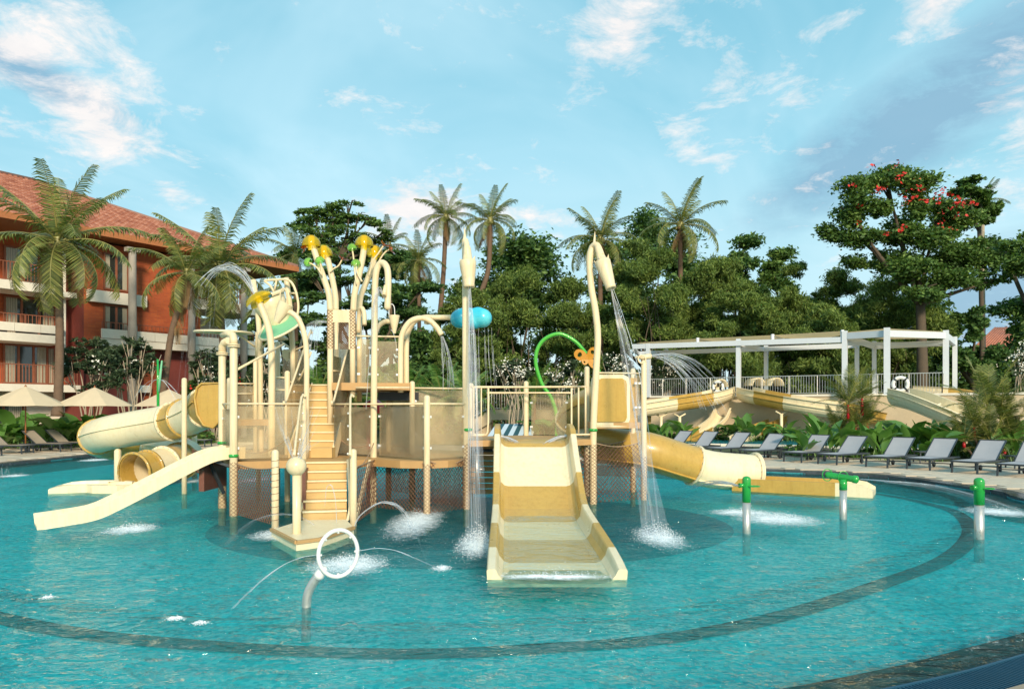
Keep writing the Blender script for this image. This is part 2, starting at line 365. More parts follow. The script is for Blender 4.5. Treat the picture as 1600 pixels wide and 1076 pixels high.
M['lime_clear'] = clear_plastic('clear_lime_plastic', (0.55, 0.95, 0.40), 0.5, 0.12, (0.35, 0.75, 0.12))
M['orange_clear'] = clear_plastic('clear_orange_plastic', (0.95, 0.35, 0.06), 0.6, 0.12, (0.80, 0.16, 0.01))
M['water_jet'] = clear_plastic('falling_water', (0.97, 0.98, 1.0), 0.34, 0.05, (0.85, 0.88, 0.92))
M['mist'] = clear_plastic('thin_water_spray', (0.98, 0.98, 1.0), 0.09, 0.03, (0.85, 0.88, 0.92))
M['window'] = mat('dark_window_glass', (0.03, 0.035, 0.03), 0.06, spec=1.0)
def cloud_mat():
    m = mat('blue_cloud_plastic', (0.02, 0.52, 0.66), 0.3, coat=0.3); t = NT(m.node_tree); b = t.n['Principled BSDF']
    tcn = t.new('ShaderNodeTexCoord')
    t.link(t.ramp(t.noise(tcn.outputs['Object'], 2.6, 3, 0.5, 0.5), [(0.42, (0.0, 0.42, 0.62)), (0.66, (0.12, 0.62, 0.72))]), b.inputs['Base Color']); return m
M['cloud'] = cloud_mat()

def water_mat(name, depth_tint, wave=1.0, body=(0.0, 0.44, 0.45), turbid=0.08, refl=0.80, refr=0.34):
    m = bpy.data.materials.new(name); m.use_nodes = True; t = NT(m.node_tree); t.n.remove(t.n['Principled BSDF'])
    tcn = t.new('ShaderNodeTexCoord')
    def nz(sc, rot, sx, sy, det, rough=0.5, dist=0.4):
        mp = t.new('ShaderNodeMapping'); mp.inputs['Scale'].default_value = (sx, sy, 1); mp.inputs['Rotation'].default_value = (0, 0, R(rot)); t.link(tcn.outputs['Object'], mp.inputs[0])
        return t.noise(mp.outputs[0], sc, det, rough, dist)
    h = t.math('ADD', t.math('MULTIPLY', nz(2.1, 12, 0.75, 1.35, 2, 0.5, 0.9), 1.75), t.math('MULTIPLY', nz(6.5, -25, 0.7, 1.3, 3, 0.6, 0.6), 0.55))
    h = t.math('ADD', h, t.math('MULTIPLY', nz(0.7, 0, 1, 1, 2), 0.5))
    bn = t.new('ShaderNodeBump'); bn.inputs['Strength'].default_value = 1.0; bn.inputs['Distance'].default_value = 0.30 * wave; t.link(h, bn.inputs['Height'])
    fr = t.new('ShaderNodeFresnel', i_IOR=1.33); t.link(bn.outputs[0], fr.inputs['Normal'])
    gl = t.new('ShaderNodeBsdfGlossy', i_Roughness=0.05); t.link(bn.outputs[0], gl.inputs['Normal'])
    tr = t.new('ShaderNodeBsdfTransparent'); tr.inputs[0].default_value = (*depth_tint, 1)
    df = t.new('ShaderNodeBsdfDiffuse'); df.inputs[0].default_value = (*body, 1); t.link(bn.outputs[0], df.inputs['Normal'])
    rf = t.new('ShaderNodeBsdfRefraction', i_IOR=1.33, i_Roughness=0.0); rf.inputs[0].default_value = (*depth_tint, 1); t.link(bn.outputs[0], rf.inputs['Normal'])
    tt = t.new('ShaderNodeMixShader', i_0=refr); t.link(tr.outputs[0], tt.inputs[1]); t.link(rf.outputs[0], tt.inputs[2])
    a = t.new('ShaderNodeMixShader', i_0=turbid); t.link(tt.outputs[0], a.inputs[1]); t.link(df.outputs[0], a.inputs[2])
    c = t.new('ShaderNodeMixShader'); t.link(t.math('MULTIPLY', fr.outputs[0], refl), c.inputs[0]); t.link(a.outputs[0], c.inputs[1]); t.link(gl.outputs[0], c.inputs[2])
    t.link(c.outputs[0], t.n['Material Output'].inputs[0]); return m
M['water'] = water_mat('rippled_pool_water', (0.80, 0.99, 1.0))
M['film'] = water_mat('thin_water_film', (0.95, 0.98, 0.94), 0.3, (0.6, 0.68, 0.5), 0.10, 0.28, 0.0)
def mosaic(name, c1, c2, c3, size=0.05):
    m = bpy.data.materials.new(name); m.use_nodes = True; t = NT(m.node_tree); b = t.n['Principled BSDF']
    tcn = t.new('ShaderNodeTexCoord'); vo = t.new('ShaderNodeTexVoronoi'); vo.inputs['Scale'].default_value = 1 / size; vo.inputs['Randomness'].default_value = 0.15; t.link(tcn.outputs['Object'], vo.inputs['Vector'])
    s2 = t.new('ShaderNodeSeparateColor'); t.link(vo.outputs['Color'], s2.inputs[0])
    f = t.math('ADD', t.math('MULTIPLY', s2.outputs[0], 0.5), t.math('MULTIPLY', t.noise(tcn.outputs['Object'], 0.6, 5, 0.6), 0.5))
    t.link(t.ramp(f, [(0.2, c1), (0.5, c2), (0.8, c3)]), b.inputs['Base Color']); b.inputs['Roughness'].default_value = 0.5; return m
M['pool'] = mosaic('turquoise_mosaic', (0.0, 0.50, 0.55), (0.03, 0.80, 0.80), (0.28, 0.95, 0.92))
M['band'] = mosaic('brown_mosaic_band', (0.035, 0.025, 0.02), (0.09, 0.055, 0.04), (0.17, 0.09, 0.05))
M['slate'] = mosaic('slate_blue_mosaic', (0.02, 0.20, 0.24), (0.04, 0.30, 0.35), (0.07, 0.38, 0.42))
M['coping'] = mat('wet_dark_coping', (0.07, 0.08, 0.09), 0.15, var=0.4, vscale=1.5, spec=0.8)
def paving(name, c1, c2):
    m = bpy.data.materials.new(name); m.use_nodes = True; t = NT(m.node_tree); b = t.n['Principled BSDF']
    tcn = t.new('ShaderNodeTexCoord'); g = t.new('ShaderNodeNewGeometry')
    f = t.math('ADD', t.math('MULTIPLY', g.outputs['Random Per Island'], 0.45), t.math('MULTIPLY', t.noise(tcn.outputs['Object'], 3.0, 7, 0.7), 0.55))
    t.link(t.ramp(f, [(0.25, c1), (0.75, c2)]), b.inputs['Base Color']); b.inputs['Roughness'].default_value = 0.7; return m
M['paver'] = paving('travertine_paver', (0.46, 0.35, 0.23), (0.74, 0.64, 0.50))
M['grout'] = mat('sandy_grout', (0.36, 0.28, 0.20), 0.9, var=0.1)
M['grass'] = mat('lawn_ground', (0.06, 0.075, 0.025), 0.95, var=0.4, vscale=1.5)
def foam_mat():
    m = bpy.data.materials.new('white_foam'); m.use_nodes = True; t = NT(m.node_tree); b = t.n['Principled BSDF']
    b.inputs['Base Color'].default_value = (0.85, 0.90, 0.92, 1); b.inputs['Roughness'].default_value = 0.6
    tcn = t.new('ShaderNodeTexCoord'); s2 = t.new('ShaderNodeSeparateXYZ'); t.link(tcn.outputs['UV'], s2.inputs[0])
    n = t.noise(tcn.outputs['Object'], 9, 6, 0.7, 0.6)
    a = t.ramp(t.math('ADD', t.math('MULTIPLY', s2.outputs[0], 0.75), t.math('MULTIPLY', n, 0.75)), [(0.58, (0, 0, 0)), (1.0, (1, 1, 1))])
    tr = t.new('ShaderNodeBsdfTransparent'); mx = t.new('ShaderNodeMixShader'); t.link(a, mx.inputs[0]); t.link(tr.outputs[0], mx.inputs[1]); t.link(b.outputs[0], mx.inputs[2])
    t.link(mx.outputs[0], t.n['Material Output'].inputs[0]); return m
M['foam'] = foam_mat()
M['foam_drop'] = mat('white_water_drop', (0.86, 0.90, 0.92), 0.3)
# ================================================================ THE SETTING: ground, pool, deck
FLOOR = -0.35
OUT = [G(-150, 745), G(0, 728), G(90, 719), (-16.9, 32.5, 0), (-13.5, 35.0, 0), (-8.8, 34.0, 0), (-2.7, 31.0, 0), G(900, 724), G(1010, 728), G(1180, 737), G(1300, 742), G(1400, 749), G(1500, 764), G(1560, 772), G(1600, 785),
       (11.2, 13.2, 0), (9.6, 10.4, 0), (7.0, 7.8, 0), (5.4, 6.6, 0), G(1600, 1036), G(1455, 1076), (1.6, 4.72, 0), (0.0, 4.3, 0), (-3.0, 4.0, 0), (-7.0, 5.2, 0), (-12.0, 8.2, 0), (-16.2, 12.5, 0), (-17.8, 17.0, 0)]
OUT = smooth(OUT, 5, closed=True)
OUT = [Vector((p.x, p.y, 0)) for p in OUT]
NO = len(OUT)
def offs(poly, d):
    "offset a closed polygon outwards (clockwise seen from above)"
    n = len(poly); res = []
    for i in range(n):
        t = (poly[(i + 1) % n] - poly[i - 1]).normalized(); res.append(poly[i] + Vector((-t.y, t.x, 0)) * d)
    return res
area = sum(OUT[i].x * OUT[(i + 1) % NO].y - OUT[(i + 1) % NO].x * OUT[i].y for i in range(NO))
SG = -1.0 if area > 0 else 1.0
def ring_strip(mb, a, b, za, zb, mi=0):
    n = len(a); vs = [(p.x, p.y, za) for p in a] + [(p.x, p.y, zb) for p in b]
    fs = [(i, n + i, n + (i + 1) % n, (i + 1) % n) for i in range(n)]
    if SG > 0: fs = fs
    else: fs = [f[::-1] for f in fs]
    return mb.add(vs, fs, mi)
def inside(poly, x, y):
    c = False; n = len(poly); j = n - 1
    for i in range(n):
        if (poly[i].y > y) != (poly[j].y > y) and x < (poly[j].x - poly[i].x) * (y - poly[i].y) / (poly[j].y - poly[i].y) + poly[i].x: c = not c
        j = i
    return c
def dist_out(x, y):
    best = 1e9
    for i in range(NO):
        a, b = OUT[i], OUT[(i + 1) % NO]; dx, dy = b.x - a.x, b.y - a.y
        t = max(0, min(1, ((x - a.x) * dx + (y - a.y) * dy) / (dx * dx + dy * dy + 1e-9)))
        best = min(best, math.hypot(a.x + t * dx - x, a.y + t * dy - y))
    return best
cen = Vector((-3, 17, 0))
O_grate = offs(OUT, SG * 0.36)
O_deck = offs(OUT, SG * 0.005)
far_ring = [cen + (p - cen).normalized() * 900 for p in OUT]
deck_out = [cen + (p - cen).normalized() * ((p - cen).length + 7.5) for p in OUT]
g = MB(); ring_strip(g, deck_out, far_ring, 0.05, 0.05); g.build('ground', M['grass'], kind='structure')
g = MB(); ring_strip(g, O_grate, deck_out, 0.085, 0.085); ring_strip(g, O_grate, O_grate, -0.5, 0.085)
deck = g.build('pool_deck', M['grout'], kind='structure')
g = MB(); g.add([(p.x, p.y, FLOOR) for p in OUT], [tuple(range(NO))[::(1 if area > 0 else -1)]]); g.build('pool_floor', M['pool'], kind='structure')
g = MB(); ring_strip(g, OUT, OUT, FLOOR, 0.03); g.build('pool_wall_lining', M['slate'], kind='structure')
g = MB(); LI = offs(OUT, -SG * 0.52); ring_strip(g, LI, offs(OUT, -SG * 0.01), -0.045, -0.045); ring_strip(g, LI, LI, FLOOR, -0.045); g.build('pool_edge_ledge', M['band'], kind='structure')
# dark ring of tiles set in the floor
ring_px = [(-150, 930), (0, 966), (100, 986), (200, 999), (380, 1013), (560, 1021), (700, 1021), (820, 1015), (1000, 1003), (1120, 985), (1250, 955), (1400, 905), (1470, 878), (1508, 850), (1516, 825), (1492, 800), (1440, 785), (1390, 775), (1330, 766)]
rp = smooth([G(x, y, FLOOR) for x, y in ring_px], 6)
g = MB(); vs = []; fs = []
for i, p in enumerate(rp):
    t = (rp[min(i + 1, len(rp) - 1)] - rp[max(i - 1, 0)]).normalized(); nn = Vector((-t.y, t.x, 0)) * 0.15
    vs += [p + nn + Vector((0, 0, 0.01)), p - nn + Vector((0, 0, 0.01))]
    if i: fs.append((2 * i - 2, 2 * i - 1, 2 * i + 1, 2 * i))
g.add(vs, fs); g.build('pool_floor_ring', M['band'], kind='structure')
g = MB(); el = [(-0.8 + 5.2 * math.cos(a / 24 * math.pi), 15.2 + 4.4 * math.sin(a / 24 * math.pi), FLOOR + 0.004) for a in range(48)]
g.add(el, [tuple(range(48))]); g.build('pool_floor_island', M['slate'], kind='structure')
g = MB(); g.add([(p.x, p.y, 0.0) for p in OUT], [tuple(range(NO))[::(1 if area > 0 else -1)]]); g.build('pool_water', M['water'], kind='structure')
# coping stones round the rim; a steel-blue overflow grate by the near corner
cop = MB(); inn, oo = OUT, O_grate
rim = put('pool_rim', None, loc=(0, 0, 0)); rim['kind'] = 'structure'
cum = [0.0]
for i in range(NO): cum.append(cum[-1] + (OUT[(i + 1) % NO] - OUT[i]).length)
def rim_at(poly, s):
    s = s % cum[-1]
    for i in range(NO):
        if cum[i + 1] >= s: break
    f = (s - cum[i]) / max(cum[i + 1] - cum[i], 1e-6); return poly[i].lerp(poly[(i + 1) % NO], f)
s_ = 0.0; far_c = MB(); nst = 0
while s_ < cum[-1] - 0.3:
    a, b = rim_at(OUT, s_ + 0.006), rim_at(OUT, s_ + 0.594); c, d = rim_at(O_grate, s_ + 0.594), rim_at(O_grate, s_ + 0.006); s_ += 0.6
    mid = (a + c) / 2
    vis = mid.y > 3 and abs(mid.x / max(mid.y, .1)) < 0.76
    if not vis: continue
    if mid.y < 9: continue
    q = [(a.x, a.y), (b.x, b.y), (c.x, c.y), (d.x, d.y)]
    z1 = 0.088 + rnd.uniform(-.002, .002)
    m_ = MB(); m_.prism(q, -0.06, z1); nst += 1
    if nst < 290: m_.build('coping_stone', M['coping'], rim)
    else: far_c.v and None
gr = thing('overflow_grate', (3.6, 5.2, 0.06), 'steel blue overflow grating curving round the near right corner of the pool', 'grating')
fr_ = MB(); bars = MB(); k0 = None
for i in range(NO):
    a, b = OUT[i], OUT[(i + 1) % NO]
    if a.y < 9.2 and -0.5 < a.x < 9:
        c, d = O_grate[i], O_grate[(i + 1) % NO]
        for e, f_ in ((a, b), (c, d)): fr_.beam(e + Vector((0, 0, 0.05)), f_ + Vector((0, 0, 0.05)), 0.02, 0.05)
        nb = max(2, int((b - a).length / 0.034))
        for j in range(nb):
            p, q = a.lerp(b, j / nb), c.lerp(d, j / nb); bars.beam(p + Vector((0, 0, .058)), q + Vector((0, 0, .058)), 0.011, 0.022)
        for j in range(1, 12):
            p, q = a.lerp(c, j / 12), b.lerp(d, j / 12); bars.beam(p + Vector((0, 0, .05)), q + Vector((0, 0, .05)), 0.006, 0.02)
M['grate'] = mat('blue_grey_grating', (0.015, 0.075, 0.13), 0.4, var=0.1)
fr_.build('grate_frame', M['grate'], gr); bars.build('grate_bar', M['grate'], gr, kind='stuff')
g = MB(); ring_strip(g, O_deck, O_grate, -0.12, -0.12); g.build('gutter_floor', M['black'], kind='structure')
# pavers
pav = []
ang = R(-8)
for iy in range(0, 140):
    for ix in range(-60, 60):
        x = ix * 0.62 + (0.31 if iy % 2 else 0); y = 9 + iy * 0.42
        if y > 44 or y < 9 or abs(x / y) > 0.75: continue
        if inside(O_grate, x, y): continue
        d = dist_out(x, y)
        if d < 0.70 or d > 7.2: continue
        if y > 33 and x > -14 and x < 3: continue
        pav.append((math.hypot(x, y), x, y))
pav.sort(); rest = MB(); pm = []
for v in range(6):
    m_ = MB(); c = [(-0.305, -0.205), (0.305, -0.205), (0.305, 0.205), (-0.305, 0.205)]; m_.prism(c, -0.02, 0.012 + 0.0015 * v); pm.append(m_.mesh('paver', M['paver']))
for i, (d_, x, y) in enumerate(pav):
    if i < 295: put('paver', pm[rnd.randrange(6)], deck, loc=(x, y, 0.085))
    else: rest.prism([(x - .305, y - .205), (x + .305, y - .205), (x + .305, y + .205), (x - .305, y + .205)], 0.07, 0.097 + rnd.uniform(0, .007))
rest.build('distant_pavers', M['paver'], deck, kind='stuff')

# ================================================================ BUILDING on the left
F0 = Vector((-28.4, 41.0, 0)); FD = Vector((0.584, 0.811, 0)); FN = Vector((0.811, -0.584, 0)); FA = math.atan2(0.811, 0.584)
def fp(t, off, z=0.0): return F0 + FD * t + FN * off + Vector((0, 0, z))
def ft(px, off):
    k = (px - HX) / FPX; b = F0 + FN * off; return (k * b.y - b.x) / (FD.x - k * FD.y)
def fbox(mb, t0, t1, o0, o1, z0, z1, mi=0):
    c = fp((t0 + t1) / 2, (o0 + o1) / 2, (z0 + z1) / 2); return mb.box(c, (abs(t1 - t0), abs(o1 - o0), z1 - z0), FA, mi)
bl = thing('hotel_wing', tuple(fp(4, 0)), 'three storey orange brick hotel wing with terracotta hip roof, white balcony bands and timber railings', 'building')
BT0, BT1, BK = -14.0, ft(313, 1.2), 3.9
# back wall of the recessed balcony bays, pieces between openings
b = MB()
fbox(b, BT0, BK, -3.0, -1.1, 0, 3.0); b.build('ground_floor_wall', M['concrete'], bl)
b = MB(); fbox(b, BT0, BK, -3.0, -1.15, 3.3, 11.9); b.build('recess_wall', M['brick'], bl)
b = MB(); fbox(b, BK + .002, BT1, -3.0, 1.2, 5.75, 11.9); b.build('brick_wall', M['brick'], bl)
b = MB(); fbox(b, BK - 0.06, BK, -1.1, 1.19, 0, 11.85); b.build('return_wall', M['red_wall'], bl)
b = MB(); fbox(b, BK + .002, BT1 + 3.6, -3.0, 0.9, 0, 5.7); b.build('lower_wall', M['red_wall'], bl)
b = MB(); fbox(b, ft(225, .95), ft(250, .95), 0.9, 0.93, 2.4, 5.0); b.build('orange_wall_panel', M['brick'], bl)
b = MB(); fbox(b, ft(205, .95), ft(232, .95), 0.9, 1.3, 3.0, 3.45); b.build('wall_ledge', M['concrete'], bl)
# slabs and bands
def slab(name, t0, t1, o0, o1, z0, z1, m='concrete'):
    b = MB(); fbox(b, t0, t1, o0, o1, z0, z1); return b.build(name, M[m], bl)
slab('balcony_slab', BT0, BK - .1, -1.1, 1.0, 2.95, 3.36)
slab('balcony_slab', BT0, BK - .9, -1.1, 0.9, 5.72, 6.18)
for i in range(13):                                                   # parapet panels with drainage slots
    t0 = BT0 + i * 1.31; t1 = min(t0 + 1.29, BK - 1.0)
    if t1 <= t0: continue
    slab('parapet_panel', t0, t1, 0.78, 0.93, 6.28, 6.74)
    slab('drain_slot', t0 + .1, t1 - .3, 0.7, 0.8, 6.18, 6.28, 'dark_in')
slab('balcony_slab', BT0, BK - 1.3, -1.1, 1.1, 8.53, 9.02)
slab('balcony_slab', BK - 1.3, BK - .3, -1.1, 1.0, 8.45, 8.75)
slab('window_ledge', ft(140, 1.6), ft(230, 1.6), 1.2, 1.6, 8.3, 9.0)
slab('planter_band', ft(159, 1.9), BT1 + 4.2, 0.9, 1.9, 5.72, 6.15)
for i in range(9):
    t0 = ft(159, 1.9) + i * 1.6; t1 = min(t0 + 1.58, BT1 + 4.2)
    if t1 > t0: slab('parapet_panel', t0, t1, 1.80, 1.95, 6.17, 6.72)
slab('terrace_slab', BT1 - .8, BT1 + 4.3, -1.5, 1.9, 8.55, 9.2)
slab('terrace_wall', BT1 + .1, BT1 + 3.6, -2.4, -2.2, 5.6, 8.5)
slab('terrace_wall', BT1 + .1, BT1 + 3.0, -2.4, -2.2, 9.2, 11.4)
# column with pale render, brown roof beam, gutters
slab('pale_column', ft(97, .5), ft(103, .5), 0.2, 0.5, 5.0, 11.9, 'concrete')
for cx, zb, r0 in ((207, 7.0, .26), (299.5, 7.0, .24), (381, 6.5, .24)):
    o = 2.6; t = ft(cx, o); p = fp(t, o); b = MB(); b.lathe(p, [(r0 * .82, 0), (r0 * .82, 5.2), (r0, 5.25), (r0 * 1.03, 6.9), (r0 * 0.9, 7.0), (r0 * .82, 11.6)], 16)
    b.build('round_column', M['grey_col'], bl)
    b = MB(); b.box(p + Vector((0, 0, 11.5)), (.8, .4, .25), FA); b.build('column_bracket', M['grey_col'], bl)
# windows and doors
def window(t0, t1, off, z0, z1, leaves=2, curtain=True):
    w_ = max(t1 - t0, .4); b = MB(); f = .09
    for a0, a1, c0, c1 in ((t0, t1, z1 - f, z1), (t0, t1, z0, z0 + f), (t0, t0 + f, z0 + f, z1 - f), (t1 - f, t1, z0 + f, z1 - f)): fbox(b, a0, a1, off - .05, off + .07, c0, c1)
    for k in range(1, leaves): tm = t0 + w_ * k / leaves; fbox(b, tm - .06, tm + .06, off - .05, off + .06, z0 + f, z1 - f)
    wn = b.build('window', M['timber_rail'], bl)
    b = MB(); fbox(b, t0 + .02, t1 - .02, off + .004, off + .02, z0 + .02, z1 - .02); b.build('pane', M['window'], wn)
    if curtain:
        b = MB(); n = 26; vs = []; fs = []
        for side, (c0, c1) in enumerate(((t0 + .1, t0 + w_ * .25), (t1 - w_ * .25, t1 - .1))):
            for k in range(n + 1):
                t = c0 + (c1 - c0) * k / n; oo_ = off + .028 + .014 * math.sin(k * 1.6)
                vs += [fp(t, oo_, z0 + .1), fp(t, oo_, z1 - .1)]
        for q in (0, n + 1):
            b = MB(); b.add(vs[2 * q:2 * (q + n + 1)], [(2 * k, 2 * k + 2, 2 * k + 3, 2 * k + 1) for k in range(n)], 0, True); b.build('curtain', M['curtain'], wn)
for z0, z1 in ((3.4, 5.65), (6.25, 8.45), (9.05, 11.3)):
    tt = BT0 + .8; k = 0
    while tt < BK - 2.0:
        window(tt, tt + 2.7, -1.1, z0, z1, 3); tt += 4.6; k += 1
window(ft(4, -1.1), ft(74, -1.1), -1.04, 3.4, 5.7, 3)
window(ft(161, 1.2), ft(200, 1.2), 1.24, 9.15, 11.35, 2)
window(ft(161, 1.2), ft(200, 1.2), 1.24, 6.3, 8.25, 2)
window(ft(318, .9), ft(342, .9), .94, .6, 2.6, 2)
window(-1.5, 1.6, -1.06, 0.2, 2.6, 3)
# wall lamps on the recessed wall (unlit fittings with a small warm glow on the wall in the photo)
for px_, z_ in ((40, 7.6), (40, 10.4)):
    t = ft(px_, -1.05); b = MB(); fbox(b, t - .06, t + .06, -1.13, -1.02, z_, z_ + .24); b.build('wall_lamp', M['black'], bl)
# railings: rail frame with balusters as parts
bal_me = {}
def railing(parent, a, b_, h, name, m, spacing=0.14, r=0.011, off_bottom=0.08, posts=1.6, sq=0.02, basez=0.0):
    a, b_ = Vector(a), Vector(b_); L = (b_ - a).length; u = (b_ - a) / L
    f = MB(); f.beam(a + Vector((0, 0, h)), b_ + Vector((0, 0, h)), .05, .045); f.beam(a + Vector((0, 0, off_bottom)), b_ + Vector((0, 0, off_bottom)), .03, .03)
    n = max(1, round(L / posts))
    for k in range(n + 1): p = a.lerp(b_, k / n); f.beam(p + Vector((0, 0, 0)), p + Vector((0, 0, h)), .04, .04, up=Vector((0, 1, 0)))
    fr = f.build(name, M[m], parent) if parent is not None else f.build(name, M[m])
    key = (h, m, off_bottom, sq)
    if key not in bal_me:
        q = MB(); q.box((0, 0, (h + off_bottom) / 2), (sq, sq, h - off_bottom - .04)); bal_me[key] = q.mesh('baluster', M[m])
    nb = int(L / spacing)
    for k in range(1, nb):
        p = a + u * (k * L / nb); o = put('baluster', bal_me[key], fr); o.location = p - wloc(fr); o.rotation_euler = (0, 0, math.atan2(u.y, u.x))
    return fr
railing(bl, fp(-6, .85, 3.36), fp(BK - .2, .85, 3.36), 1.1, 'balcony_railing', 'timber_rail', .17, sq=.035)
railing(bl, fp(-6, .7, 6.2), fp(BK - 1.1, .7, 6.2), 1.05, 'balcony_railing', 'timber_rail', .2, sq=.03)
railing(bl, fp(-6, .9, 9.02), fp(BK - 1.3, .9, 9.02), 1.05, 'balcony_railing', 'timber_rail', .17, sq=.035)
railing(bl, fp(BT1 - .3, 1.7, 9.2), fp(BT1 + 4.1, 1.7, 9.2), 1.0, 'balcony_railing', 'timber_rail', .22, sq=.035)
railing(bl, fp(ft(159, 1.6), 1.65, 6.15), fp(BT1 + 4, 1.65, 6.15), 1.0, 'balcony_railing', 'timber_rail', .25, sq=.03)
# hip roof with barrel tiles
RT1, RD, RZ0, RZR = 18.1, 12.5, 12.25, 17.7
def rp_(t, d, z): return fp(t, 2.7 - d, z)
b = MB(); EAV0 = -22.0
A_, B_ = rp_(EAV0, 0, RZ0), rp_(RT1, 0, RZ0); C_, D_ = rp_(RT1 - RD, RD, RZR), rp_(EAV0, RD, RZR); E_, F_ = rp_(RT1, 2 * RD, RZ0), rp_(EAV0, 2 * RD, RZ0)
b.add([A_, B_, C_, D_, E_, F_], [(0, 1, 2, 3), (1, 4, 2), (4, 5, 3, 2)]); dn = Vector((0, 0, .25))
roof = b.build('roof', M['roof_base'], bl)
b = MB(); b.add([A_ - dn, B_ - dn, E_ - dn, F_ - dn], [(0, 3, 2, 1)]); b.build('soffit', M['wood'], roof)
b = MB(); b.beam(A_ - dn * .4 + FN * .05, B_ - dn * .4 + FN * .05, .10, .34); b.beam(B_ - dn * .4, E_ - dn * .4, .10, .34)
M['fascia'] = mat('orange_brown_fascia', (0.42, 0.15, 0.05), 0.6, var=.12); b.build('fascia_board', M['fascia'], roof)
tiles = MB(); slope = Vector((0, 0, RZR - RZ0)) - FN * RD; SL = slope.length; su = slope / SL; nrm = FD.cross(su).normalized()
if nrm.z < 0: nrm = -nrm
cw = 0.33; course = 0.5
nn_ = int((RT1 + 10) / cw)
for i in range(nn_):
    t = -10 + (i + .5) * cw
    dmax = min(SL, max(0, (RT1 - t) / RD * SL))
    nc = int(dmax / course) + 1
    for j in range(nc):
        s0 = j * course; s1 = min(s0 + course, dmax)
        if s1 - s0 < .05: continue
        p = rp_(t, 0, RZ0) + su * s0; q = rp_(t, 0, RZ0) + su * s1; vs = []
        jz = rnd.uniform(0, .012)
        for e, lift, wr in ((p - su * .02, .07 + jz, .43), (q, .03, .36)):
            for aa in (-90, -35, 35, 90): vs.append(e + FD * math.sin(R(aa)) * cw * wr + nrm * (math.cos(R(aa)) * .12 + lift - .03))
        tiles.add(vs, [(0, 1, 5, 4), (1, 2, 6, 5), (2, 3, 7, 6), (3, 2, 1, 0)])
tiles.build('roof_tiles', M['tile_piece'], roof, kind='stuff')
b = MB(); up_ = Vector((0, 0, .08)); b.tube([rp_(-22, RD, RZR) + up_, C_ + up_], .16, 8); b.tube([C_ + up_, B_ + up_ * 1.5], .13, 8); b.tube([C_ + up_, E_ + up_], .14, 8)
M['ridge'] = mat('grey_red_ridge_tile', (0.30, 0.16, 0.12), 0.85, var=.25, vscale=3); b.build('ridge_cap', M['ridge'], roof)
# distant roof at far right
b = MB(); p0, p1 = W(1520, 545, 95), W(1700, 545, 95); r0, r1 = W(1555, 512, 100), W(1700, 510, 100)
dr = thing('distant_house', (W(1600, 560, 95).x, 95, 0), 'distant house with red tiled roof beyond the trees at the right edge', 'house')
b.add([p0, p1, r1, r0], [(0, 1, 2, 3)]); b.add([p0, r0, W(1520, 545, 105)], [(0, 1, 2)]); b.build('roof', M['tile'], dr)
for k in range(1, 60):
    pass
b = MB(); b.box((p0.x + 9, 97, 4.2), (15, 3.5, 8.4)); b.build('wall', M['concrete'], dr)
tl = MB()
for k in range(40):
    f = k / 40; a = p0.lerp(p1, f); c = r0.lerp(r1, f); tl.tube([a + Vector((0, -.02, .02)), c + Vector((0, -.02, .02))], .12, 5)
tl.build('tile_row', M['tile'], dr, kind='stuff')

# ================================================================ TERRACE with pergola on the right
TA, TB, TZ = Vector((8.6, 50, 0)), Vector((23.6, 40.6, 0)), 2.85
tw = put('raised_terrace', None, loc=(16, 45, 0), label='cream rendered terrace wall carrying the pergola above the slides', cat='terrace')
U = (TB - TA).normalized(); NB = Vector((-U.y, U.x, 0)); NB = NB if NB.y > 0 else -NB
b = MB(); endB = TB + U * 4.5
b.prism([(TA.x, TA.y), (endB.x, endB.y), (endB.x + NB.x * 7, endB.y + NB.y * 7), (TA.x + NB.x * 7, TA.y + NB.y * 7)], 0, TZ - .12); b.build('terrace_body', M['render'], tw)
b = MB(); q = [TA - NB * .06, endB - NB * .06, endB + NB * 7, TA + NB * 7]; b.prism([(p.x, p.y) for p in q], TZ - .12, TZ); b.build('terrace_coping', M['concrete'], tw)
# stair wing going down to the left
SW = [W(1010, 617, 50), W(768, 640, 49), W(720, 668, 48)]
b = MB(); L0 = W(768, 640, 49)
b.prism([(TA.x, TA.y), (TA.x, TA.y + 3), (L0.x, L0.y + 3), (L0.x, L0.y)], 1.25, 1.92); b.build('landing_beam', M['render'], tw)
b = MB(); lo = W(725, 664, 48); vs = []
for yy in (0, .35): vs += [(L0.x, L0.y + yy, 1.92), (L0.x, L0.y + yy, 1.1), (lo.x, lo.y + yy, 0.1), (lo.x, lo.y + yy, 0.95)]
b.add(vs, [(0, 1, 2, 3), (4, 7, 6, 5), (0, 3, 7, 4), (1, 5, 6, 2), (0, 4, 5, 1), (3, 2, 6, 7)]); b.build('stair_parapet', M['render'], tw)
for k in range(9):
    f = k / 9; b = MB(); c = Vector((lo.x, lo.y, .1)).lerp(Vector((L0.x, L0.y, 1.92)), f); b.box((c.x, c.y + 1.4, c.z / 2 + .1), (.36, 2.0, c.z + .2)); b.build('stair_step', M['render'], tw)
rr_ = thing('terrace_railing', tuple(TA), 'long pale grey steel railing with upright bars along the terrace edge', 'railing')
e1 = TA + U * .05
railing(rr_, TA + Vector((0, 0, TZ)) + NB * .1, TB + Vector((0, 0, TZ)) + NB * .1, 1.12, 'rail_frame', 'steel', .15, sq=.022)
railing(rr_, TB + Vector((0, 0, TZ)) + NB * .1, TB + NB * 4 + Vector((0, 0, TZ)), 1.12, 'rail_frame', 'steel', .2, sq=.022)
r2 = thing('stair_railing', tuple(L0), 'steel railing with upright bars over the terrace stair landing', 'railing')
railing(r2, Vector((L0.x, L0.y + .1, 1.92)), Vector((TA.x - .2, TA.y + .1, 1.92)), 1.15, 'rail_frame', 'steel', .17, sq=.022)
